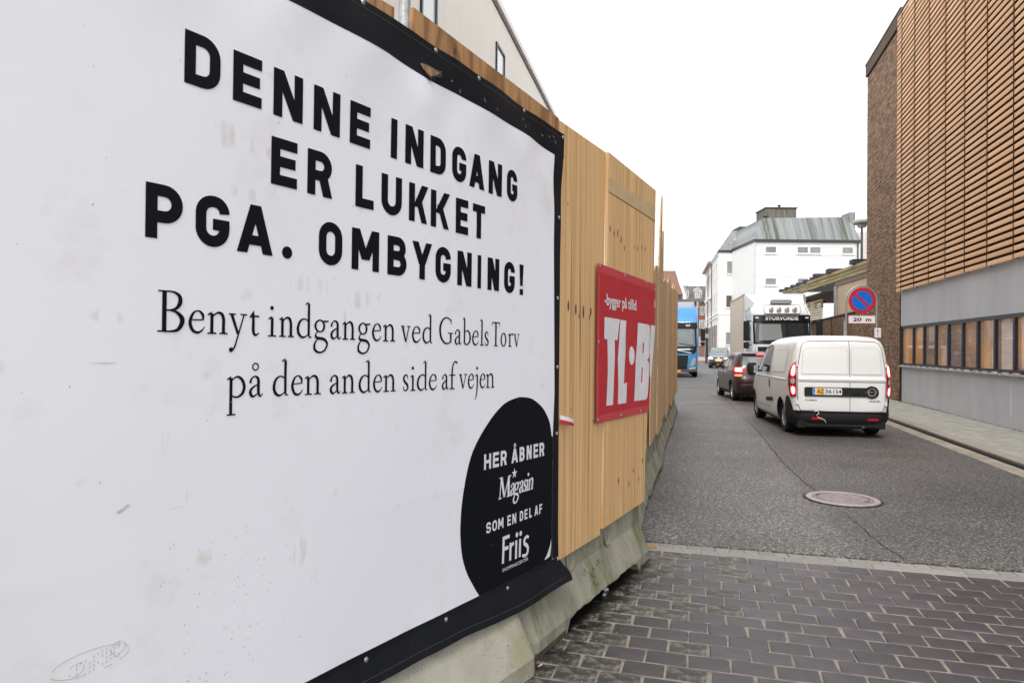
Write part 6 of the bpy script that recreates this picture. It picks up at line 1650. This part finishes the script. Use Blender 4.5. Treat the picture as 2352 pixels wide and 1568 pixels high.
# white cord hanging from the rear door
cd = thing('cord', tuple(VAN + Vector((-.55, -.72, .47))), 8.0, 'white cord dangling over the black bumper of the van', 'cord')
MB().tube([(-.05, -.055, .0), (.0, -.065, .01), (.02, -.072, -.03), (-.02, -.078, -.07), (-.01, -.08, -.10), (.06, -.08, -.125), (.11, -.08, -.15), (.14, -.08, -.20)], [.009, .010, .007, .006, .006, .006, .005, .003], 6).build('strand', mat('white cord', (.75, .73, .70), .7), cd, smooth=True)

# ---- dark hatchback in front of it
def car_from(levels, loc, heading, label, cat, paint, wb=2.5, r=.31, wells=.345, W=.84):
    root = thing('car', tuple(loc), heading, label, cat)
    h = Hull(levels); bd_ = h.shell(50, 120).build('body', [paint, M_DARKW], root, smooth=True)
    carve(bd_, [(0, r), (wb, r)], wells, W)
    for x in (-(W - .12), W - .12):
        for y in (0, wb): wheel(root, x, y, r, .19, 1 if x > 0 else -1, M_RIM, 5)
    MB().bb((-.65, -.45, .19), (.65, wb + .4, .28)).build('underbody', M_DARKW, root)
    return root, h
M_DPAINT = mat('dark plum paint', (.030, .005, .006), .28, coat=.25, c2=(.045, .009, .009), scale=4)
M_DROOF = mat('roof sheen', (.03, .02, .022), .2, coat=.5)
car, C_ = car_from([(.19, -.52, 3.02, .76, 6, 4), (.28, -.64, 3.14, .82, 7, 4), (.45, -.68, 3.18, .845, 7, 4), (.62, -.68, 3.16, .86, 7, 4), (.80, -.62, 3.02, .862, 7, 5), (.92, -.58, 2.72, .858, 7, 6), (1.0, -.56, 2.25, .835, 7, 7),
                    (1.12, -.50, 1.98, .79, 7, 7), (1.28, -.40, 1.68, .725, 7, 7), (1.40, -.30, 1.38, .665, 7, 6), (1.46, -.22, 1.18, .61, 6, 5), (1.50, -.02, .92, .50, 5, 4), (1.52, .3, .7, .28, 4, 3)],
                   Vector((7.62, 21.03, 0)), 7.6, 'dark plum hatchback with red brake lights in the queue ahead of the white van', 'car', M_DPAINT)
cR, cL, cRt, cF = C_.rear(), C_.side(True), C_.side(False), C_.front()
rw = patch(cR, [(-.60, 1.03), (.60, 1.03), (.635, 1.12), (.56, 1.37), (-.56, 1.37), (-.635, 1.12)], 18, 12, .005).build('rear_window', M_GLASS_L, car, smooth=True)
seam(cR, [(-.60, 1.03), (.60, 1.03), (.635, 1.12), (.56, 1.37), (-.56, 1.37), (-.635, 1.12)], .04, .007, True).build('window_seal', M_PLG, rw)
b = MB(); b.grid(lambda a, c: tuple(Vector(C_.pt(C_.ang_x(-.58 + 1.16 * a, 1.43), 1.43)) + Vector((0, -.07 * c, .045 - .02 * c))), 18, 3); b.build('roof_spoiler', M_DPAINT, car, smooth=True, thick=.02)
b = MB(); b.bb((-.16, -.362, 1.42), (.16, -.335, 1.445)); b.build('high_brake_light', M_BRAKE, car)
for sx in (-1, 1):
    lo = patch(cR, [(sx * .42, .86), (sx * .80, .84), (sx * .835, .86), (sx * .84, 1.02), (sx * .80, 1.06), (sx * .40, 1.01)], 12, 8, .012).build('tail_lamp', M_TAIL, car, smooth=True)
    patch(cR, rrect(min(sx * .60, sx * .79), max(sx * .60, sx * .79), .89, 1.02, .03), 8, 6, .016).build('brake_light', M_BRAKE, lo, smooth=True)
    patch(cR, rrect(min(sx * .64, sx * .76), max(sx * .64, sx * .76), .915, 1.0, .02), 6, 5, .019).build('bulb', M_BRAKE_C, lo, smooth=True)
    patch(cR, rrect(min(sx * .62, sx * .80), max(sx * .62, sx * .80), .76, .83, .02), 6, 4, .010).build('indicator', mat('amber lens', (.7, .22, .10), .2, emit=(1, .25, .08), estr=.8) if 'amber lens' not in bpy.data.materials else bpy.data.materials['amber lens'], car)
    patch(cR, rrect(min(sx * .40, sx * .66), max(sx * .40, sx * .66), .34, .37, .01), 6, 3, .008).build('reflector', M_REFL, car)
patch(cR, [(-.70, .27), (.70, .27), (.74, .40), (-.74, .40)], 16, 5, .012).build('bumper_skirt', M_PLAST, car, smooth=True)
seam(cR, [(-.55, .60), (.55, .60), (.60, .80), (.56, 1.0)], .012, .004).build('tailgate_gap', M_GAP, car); seam(cR, [(-.55, .60), (-.60, .80), (-.56, 1.0)], .012, .004).build('tailgate_gap', M_GAP, car)
seam(cR, [(-.66, .52), (.66, .52)], .05, .012).build('bumper_crease', mat('plum sheen', (.07, .06, .065), .12, coat=1), car)
patch(cR, rrect(-.26, .26, .62, .73, .01), 6, 3, .010).build('number_plate', M_YPL, car)
b = MB(); b.tube([cR(-.02, 1.06, .02), cR(-.30, 1.075, .025), cR(-.34, 1.07, .03)], .012, 6); b.build('wiper', M_PLG, car)
b = MB(); b.tube([(.0, .55, 1.515), (-.0, .40, 1.78)], [.006, .003], 6); b.build('aerial', M_PLG, car)
for S_d in (cL, cRt):
    for wp in ([(.62, 1.0), (1.12, .995), (1.10, 1.37), (.86, 1.40), (.62, 1.32)][:] if False else [(.10, 1.02), (.56, 1.01), (.56, 1.40), (.34, 1.38)], [(.62, 1.01), (1.22, 1.0), (1.14, 1.40), (.62, 1.405)], [(1.28, 1.0), (2.02, .99), (1.62, 1.27), (1.36, 1.38), (1.22, 1.39)]):
        patch(S_d, wp, 8, 8, .005).build('side_window', M_GLASS, car, smooth=True)
    for pts in ([(.55, 1.0), (.50, .75), (.42, .62)], [(1.22, 1.0), (1.22, .30)], [(2.15, .98), (2.15, .60), (2.05, .30), (.45, .30)]): seam(S_d, pts, .009, .003).build('door_gap', M_GAP, car)
    for y in (.66, 1.38): patch(S_d, rrect(y, y + .16, .86, .89, .012), 5, 3, .02).build('door_handle', M_CHROME, car)
    b = MB(); b.grid(lambda a, c: S_d(-.4 + 2.8 * a, .925 + .03 * c, .001 + .010 * sin(pi * c)), 24, 4); b.build('shoulder_line', M_DROOF, car, smooth=True)
    patch(S_d, [(.45, .24), (2.05, .24), (2.05, .30), (.45, .30)], 10, 3, .012).build('sill', M_PLAST, car)
for sx in (-1, 1):
    m_ = MB(); m_.lathe([(0, -.07), (.08, -.065), (.10, 0), (.07, .06), (0, .065)], (0, 0, 0), axis='Z', n=16); mo = m_.build('door_mirror', M_DPAINT, car, smooth=True); mo.location = (sx * .93, 1.78, 1.04); mo.scale = (1.15, .7, 1)
patch(cF, [(-.62, 1.03), (.62, 1.03), (.52, 1.38), (-.52, 1.38)], 14, 10, .005).build('windscreen', M_GLASS, car, smooth=True)
for sx in (-1, 1): patch(cF, [(sx * .45, .66), (sx * .74, .70), (sx * .72, .84), (sx * .5, .78)], 8, 5, .008).build('headlamp', M_CLEAR, car, smooth=True)

# ---- dark people carrier coming the other way
M_GPAINT = mat('black paint', (.014, .015, .018), .2, coat=1.0)
vw, V_ = car_from([(.19, -.62, 3.40, .78, 6, 4), (.28, -.76, 3.52, .84, 7, 4), (.50, -.80, 3.56, .885, 8, 4), (.70, -.80, 3.52, .90, 8, 4), (.88, -.78, 3.40, .90, 8, 4.5), (1.0, -.77, 3.05, .89, 8, 5), (1.10, -.76, 2.65, .87, 8, 7), (1.30, -.74, 2.30, .82, 8, 7), (1.55, -.70, 1.85, .75, 8, 7), (1.70, -.60, 1.50, .68, 7, 6), (1.78, -.3, 1.1, .50, 5, 4), (1.80, .1, .7, .3, 4, 3)],
                  Vector((18.75, 61.5, 0)), 199.0, 'dark people carrier with lit headlamps facing the camera at the end of the queue', 'car', M_GPAINT, wb=2.68)
vF, vS = V_.front(), V_.side(True)
patch(vF, [(-.70, 1.12), (.70, 1.12), (.60, 1.66), (-.60, 1.66)], 14, 10, .006).build('windscreen', M_GLASS_L, vw, smooth=True)
for sx in (-1, 1):
    patch(vF, [(sx * .42, .78), (sx * .80, .80), (sx * .86, .93), (sx * .55, .90)], 8, 5, .010).build('headlamp', M_HEAD, vw, smooth=True)
    m_ = MB(); m_.box((0, 0, 0), (.2, .14, .16)); mo = m_.build('door_mirror', M_GPAINT, vw, bevel=.03); mo.location = (sx * 1.0, 2.2, 1.12)
    b = MB(); b.tube([(sx * .62, 1.2, 1.76), (sx * .62, 1.1, 1.84), (sx * .62, -.4, 1.84), (sx * .62, -.5, 1.76)], .02, 6); b.build('roof_rail', M_GPAINT, vw)
patch(vF, [(-.42, .80), (.42, .80), (.44, .88), (-.44, .88)], 8, 3, .010).build('grille', M_PLG, vw); patch(vF, [(-.55, .32), (.55, .32), (.60, .52), (-.60, .52)], 8, 3, .010).build('lower_grille', M_PLAST, vw)
patch(vF, rrect(-.26, .26, .58, .69, .01), 6, 3, .02).build('number_plate', M_YPL, vw)
patch(vF, [(.08 * cos(a), .86 + .08 * sin(a)) for a in (2 * pi * k / 16 for k in range(16))], 6, 6, .02).build('badge', M_CHROME, vw)
seam(vF, [(-.55, 1.0), (-.2, 1.02), (.2, 1.02), (.5, 1.0)], .10, .008).build('bonnet_sticker', mat('white sticker', (.6, .6, .6), .5, c2=(.05, .05, .05), scale=18, stretch=(3, 1, 1)), vw)
for S_d in (V_.side(True), V_.side(False)):
    for wp in ([(.0, 1.14), (.75, 1.12), (.75, 1.62), (.1, 1.6)], [(.82, 1.12), (1.55, 1.11), (1.45, 1.64), (.82, 1.64)], [(1.62, 1.11), (2.4, 1.10), (1.85, 1.48), (1.55, 1.62)]): patch(S_d, wp, 8, 8, .005).build('side_window', M_GLASS, vw, smooth=True)

# ---- lorries
def lorry(loc, heading, label, paint, box_m, top, Lbox, W=1.24, sign=None):
    root = thing('lorry', tuple(loc), heading, label, 'lorry')
    h = Hull([(.35, -1.95, .02, W - .10, 9, 8), (.55, -2.0, .08, W - .04, 10, 8), (1.05, -2.0, .09, W - .01, 10, 8), (1.60, -2.0, .06, W, 10, 8), (1.75, -2.0, .02, W, 10, 9), (2.60, -1.98, -.16, W - .03, 10, 9), (2.85, -1.95, -.22, W - .04, 9, 9), (3.02, -1.9, -.34, W - .07, 8, 7), (3.10, -1.8, -.55, W - .15, 6, 5)])
    h.shell(40, 96).build('cab', paint, root, smooth=True)
    return root, h
M_LW = mat('white lorry paint', (.76, .77, .78), .3, coat=.5, c2=(.70, .71, .72), scale=1.2); M_LB = mat('blue lorry paint', (.035, .24, .55), .28, coat=.6, c2=(.05, .30, .62), scale=1.5)
M_BOXW = mat('box wall', (.88, .74, .57), .45, c2=(.84, .71, .56), scale=.8); M_BOXF = mat('box front', (.72, .74, .74), .4)
M_ALU = mat('aluminium edge', (.55, .56, .57), .35, .6)
def mirror(root, sx, x, y, z, h=.75):
    MB().box((x + sx * .16, y, z), (.24, .14, h)).build('mirror', M_PLAST, root, bevel=.03); MB().box((x + sx * .16, y, z - h * .72), (.22, .14, h * .32)).build('mirror', M_PLAST, root, bevel=.03)
    MB().tube([(x - sx * .05, y - .02, z + h * .5), (x + sx * .14, y, z + h * .52)], .02, 6).build('mirror_arm', M_PLAST, root); MB().tube([(x - sx * .05, y - .02, z - h * .7), (x + sx * .14, y, z - h * .7)], .02, 6).build('mirror_arm', M_PLAST, root)
def lwheels(root, ys, xs=(-1.05, 1.05)):
    for y in ys:
        for x in xs: wheel(root, x, y, .49, .30, 1 if x > 0 else -1, M_RIMS, 10, rr=.55)
# white lorry, facing the camera; local y points out of its windscreen
wt, wh = lorry(Vector((11.46, 28.95, 0)), 191.2, 'white box lorry with four roof spotlights facing the camera behind the van', M_LW, M_BOXW, 4.1, 7)
wF = wh.front()
visor_z = 2.62
patch(wF, [(-1.13, 2.52), (1.13, 2.52), (1.12, 2.80), (-1.12, 2.80)], 22, 6, .05).build('sun_visor', M_PLG, wt, smooth=True)
b = MB(); typeset(b, 'STORVORDE', .66, -.66, 2.58, 2.76, lambda x, z, d: wF(x, z, d + .05), bold=.045, off=.006); tag(b.build('lettering', M_SW, wt), kind='stuff')
ws = patch(wF, [(-1.10, 1.62), (1.10, 1.62), (1.06, 2.51), (-1.06, 2.51)], 20, 14, .008).build('windscreen', M_GLASS, wt, smooth=True)
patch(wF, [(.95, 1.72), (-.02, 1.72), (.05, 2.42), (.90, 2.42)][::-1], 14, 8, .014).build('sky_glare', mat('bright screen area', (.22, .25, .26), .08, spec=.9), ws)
seam(wF, [(-1.12, 1.60), (1.12, 1.60), (1.12, 2.5), (-1.12, 2.5)], .07, .012, True).build('screen_surround', M_PLG, ws)
b = MB(); b.tube([wF(.9, 1.68, .03), wF(.1, 1.74, .035)], .015, 5); b.tube([wF(-.1, 1.68, .03), wF(-.9, 1.74, .035)], .015, 5); b.build('wiper', M_PLG, wt)
for sx in (-1, 1):
    mirror(wt, sx, sx * 1.30, .05, 2.12, .85); patch(wF, rrect(min(sx * .93, sx * 1.06), max(sx * .93, sx * 1.06), 2.66, 2.71, .01), 4, 2, .06).build('marker_lamp', M_SW, wt)
# roof with light bar
b = MB(); b.grid(lambda a, c: ((-1.12 + 2.24 * a) * (1 - .12 * c), -.12 - .30 * c - .08 * (2 * a - 1) ** 2, 2.80 + .50 * c + .04 * sin(pi * c)), 16, 8); b.build('high_roof', M_LW, wt, smooth=True, thick=.04)
for sx in (-1, 1):
    b = MB(); b.add([(sx * 1.12, -.20, 2.82), (sx * 1.20, -1.9, 2.82), (sx * 1.12, -1.9, 3.4), (sx * .98, -.5, 3.32)], [(0, 1, 2, 3)]); b.build('roof_side', M_LW, wt, thick=.03)
b = MB(); b.prism(rrect(-.74, .74, 2.86, 3.24, .08), lambda u, v, d: (u * (1 - .12 * (3.24 - v)), d - (v - 2.86) * .5, v), -.12, .02); b.build('light_panel', M_LW, wt, smooth=False, bevel=.01)
seam(lambda x, z, d: (x * (1 - .12 * (3.24 - z)), .021 - (z - 2.86) * .5 + d, z), rrect(-.74, .74, 2.86, 3.24, .08), .014, .003, True).build('panel_gap', M_GAP, wt)
for x in (-.48, -.17, .15, .46):
    so = MB(); so.lathe([(0, .05), (.075, .045), (.098, .03), (.10, -.02), (.06, -.05)], (x, .03, 3.05), axis='Y', n=22); s_o = so.build('spotlight', M_CHROME, wt, smooth=True)
    so = MB(); so.lathe([(0, .0505 + .006), (.05, .055), (.084, .046)], (x, .03, 3.05), axis='Y', n=22); so.build('lens', mat('spot lens', (.30, .27, .24), .1, .3, c2=(.75, .72, .70), scale=28) if 'spot lens' not in bpy.data.materials else bpy.data.materials['spot lens'], s_o, smooth=True)
b = MB(); b.prism(rrect(-.42, .42, 3.30, 3.46, .07), lambda u, v, d: (u, d, v), -.55, -.28); b.build('air_deflector_hatch', mat('tinted visor', (.30, .34, .36), .15), wt, bevel=.01)
seam(lambda x, z, d: (x, -.279 + d, z), rrect(-.42, .42, 3.30, 3.46, .07), .018, .002, True).build('hatch_edge', M_GAP, wt)
b = MB(); b.add([(-1.30, -1.55, 3.35), (1.30, -1.55, 3.35), (1.28, -1.75, 4.09), (-1.28, -1.75, 4.09), (-1.0, -.60, 3.58), (1.0, -.60, 3.58), (1.05, -1.3, 4.04), (-1.05, -1.3, 4.04)], [(4, 5, 6, 7), (7, 6, 2, 3), (5, 1, 2, 6), (0, 4, 7, 3)]); b.build('roof_fairing', M_LW, wt, bevel=.02)
patch(wF, [(-.95, .62), (.95, .62), (1.0, 1.45), (-1.0, 1.45)], 10, 8, .02).build('grille', M_PLAST, wt); 
for sx in (-1, 1): patch(wF, [(sx * .82, .60), (sx * 1.12, .62), (sx * 1.14, .85), (sx * .86, .80)], 6, 4, .03).build('headlamp', M_CLEAR, wt)
for o_ in wt.children:
    if o_.name.split('.')[0] != 'roof_fairing': o_.location.z += .26
bx = MB(); bx.bb((-1.29, -7.3, 1.05), (1.29, -2.05, 4.06)); bo = bx.build('cargo_box', M_BOXW, wt)
MB().bb((-1.285, -2.049, 1.06), (1.285, -2.03, 4.05)).build('front_wall', M_BOXF, bo)
for a, c in (((-1.31, -7.32, 4.061), (1.31, -2.02, 4.12)), ((-1.31, -2.10, 1.05), (-1.292, -2.02, 4.06)), ((1.292, -2.10, 1.05), (1.31, -2.02, 4.06)), ((1.292, -7.3, 1.0), (1.31, -2.11, 1.10))): MB().bb(a, c).build('edge_rail', M_ALU, bo)
b = MB(); b.bb((-.45, -7.2, .75), (.45, -1.8, 1.04)); b.build('chassis', M_DARKW, wt)
lwheels(wt, (-.75 - .0, -6.0))
n0_ = len(wt.children)
sd = wh.side(False); sl_ = wh.side(True)
for S_d in (sl_, sd):
    patch(S_d, [(-1.45, 1.78), (-.30, 1.70), (-.38, 2.45), (-1.40, 2.50)], 8, 8, .006).build('side_window', M_GLASS_L, wt, smooth=True); seam(S_d, [(-1.5, .7), (-1.5, 2.6)], .012, .004).build('door_gap', M_GAP, wt); seam(S_d, [(-.2, .9), (-.25, 1.75)], .012, .004).build('door_gap', M_GAP, wt)
    patch(S_d, rrect(-1.42, -1.30, 1.30, 1.46, .02), 3, 4, .01).build('door_handle', M_PLG, wt)
for o_ in list(wt.children):
    if o_.name.split('.')[0] in ('side_window', 'door_gap', 'door_handle'): o_.location.z = .26
# blue lorry on the left
bt_, bh = lorry(Vector((9.26, 38.7, 0)), 193.0, 'bright blue lorry with dark grille half hidden behind the end of the hoarding', M_LB, M_BOXW, 3.8, 6)
bt_.scale = (1.03, 1, 1.08)
bF = bh.front()
ws = patch(bF, [(-1.06, 1.62), (1.06, 1.62), (1.02, 2.52), (-1.02, 2.52)], 18, 12, .008).build('windscreen', mat('lorry screen', (.20, .24, .26), .08, spec=.9, c2=(.12, .15, .16), scale=1.2), bt_, smooth=True)
seam(bF, [(-1.10, 1.58), (1.10, 1.58), (1.06, 2.56), (-1.06, 2.56)], .08, .012, True).build('screen_surround', M_PLG, ws)
patch(bF, [(-1.15, 2.56), (1.15, 2.56), (1.12, 2.84), (-1.12, 2.84)], 18, 5, .06).build('sun_visor', M_PLAST, bt_, smooth=True)
patch(bF, [(-1.0, 1.22), (1.0, 1.22), (1.12, 1.38), (1.12, 1.56), (-1.12, 1.56), (-1.12, 1.38)], 14, 6, .014).build('upper_grille', M_PLG, bt_)
b = MB()
for q in ribbon([Vector((-.95, 1.47)), Vector((.0, 1.44)), Vector((.95, 1.47))], .05): b.add([bF(p[0], p[1], .028) for p in q], [(0, 1, 2, 3)])
b.build('trim_bar', M_CHROME, bt_)
b = MB(); b.add([bF(-.9, 1.26, .03), bF(.35, 1.52, .03), bF(.45, 1.52, .03), bF(-.8, 1.26, .03)], [(0, 1, 2, 3)]); b.build('emblem_bar', M_CHROME, bt_)
patch(bF, [(-.62, .42), (.62, .42), (.70, 1.14), (-.70, 1.14)], 10, 10, .016).build('lower_grille', M_PLAST, bt_)
for z in (.52, .64, .76, .88, 1.0): seam(bF, [(-.62, z), (.62, z)], .022, .030).build('grille_bar', mat('grille bar', (.06, .06, .065), .4) if 'grille bar' not in bpy.data.materials else bpy.data.materials['grille bar'], bt_)
for sx in (-1, 1):
    patch(bF, [(sx * .76, .55), (sx * 1.04, .60), (sx * 1.10, 1.0), (sx * .95, 1.04)], 8, 8, .022).build('headlamp', M_CLEAR, bt_, smooth=True)
    patch(bF, [(sx * .72, .42), (sx * 1.10, .44), (sx * 1.08, .53), (sx * .74, .51)], 6, 3, .024).build('fog_lamp', M_SW, bt_)
    mirror(bt_, sx, sx * 1.30, .05, 2.20, .62)
    seam(bh.side(sx < 0), [(-1.5, .7), (-1.5, 2.6)], .012, .004).build('door_gap', M_GAP, bt_)
b = MB(); b.bb((-1.18, -.05, .28), (1.18, .16, .42)); b.build('bumper', mat('grey bumper', (.07, .075, .08), .5), bt_, bevel=.02)
MB().bb((-.30, .162, .26), (.30, .175, .38)).build('number_plate', M_YPL, bt_)
b = MB(); b.grid(lambda a, c: ((-1.16 + 2.32 * a) * (1 - .05 * c), -.30 - .75 * c ** 1.3, 2.86 + .86 * c), 12, 8); b.build('roof_deflector', M_LB, bt_, smooth=True, thick=.05)
for sx in (-1, 1):
    b = MB(); b.add([(sx * 1.16, -.30, 2.86), (sx * 1.20, -1.9, 2.86), (sx * 1.20, -1.9, 3.72), (sx * 1.10, -1.05, 3.72)], [(0, 1, 2, 3)]); b.build('deflector_side', M_LB, bt_, thick=.03)
b = MB(); b.add([(-1.0, -.62, 3.12), (.5, -.62, 3.12), (.5, -.80, 3.36), (-1.0, -.80, 3.36)], [(0, 1, 2, 3)]); b.build('roof_sign', M_SW, bt_, thick=.02)
b = MB(); b.bb((-1.27, -8.2, 1.0), (1.27, -2.03, 3.98)); bo = b.build('cargo_box', mat('blue box', (.10, .33, .60), .4, c2=(.13, .38, .65), scale=1), bt_)
MB().bb((-1.28, -2.028, 3.72), (1.28, -2.0, 4.06)).build('header', mat('grey header', (.62, .63, .66), .5), bo); MB().bb((-1.29, -8.21, 3.985), (1.29, -2.02, 4.07)).build('edge_rail', M_ALU, bo)
for sx in (-1, 1): MB().box((sx * 1.12, -1.9, 3.98), (.12, .1, .2)).build('marker_lamp', M_DK, bt_)
b = MB(); b.bb((-.45, -8.0, .75), (.45, -1.8, .99)); b.build('chassis', M_DARKW, bt_)
lwheels(bt_, (-.85, -6.6))
b = MB(); b.tube([bF(-.95, 1.66, .03), bF(-.15, 1.76, .035)], .015, 5); b.tube([bF(.05, 1.66, .03), bF(.85, 1.76, .035)], .015, 5); b.build('wiper', M_PLG, bt_)
b = MB(); typeset(b, '97', -.55, -.80, 2.63, 2.74, lambda x, z, d: bF(x, z, d + .06), bold=.03, off=.006); tag(b.build('lettering', M_SW, bt_), kind='stuff')
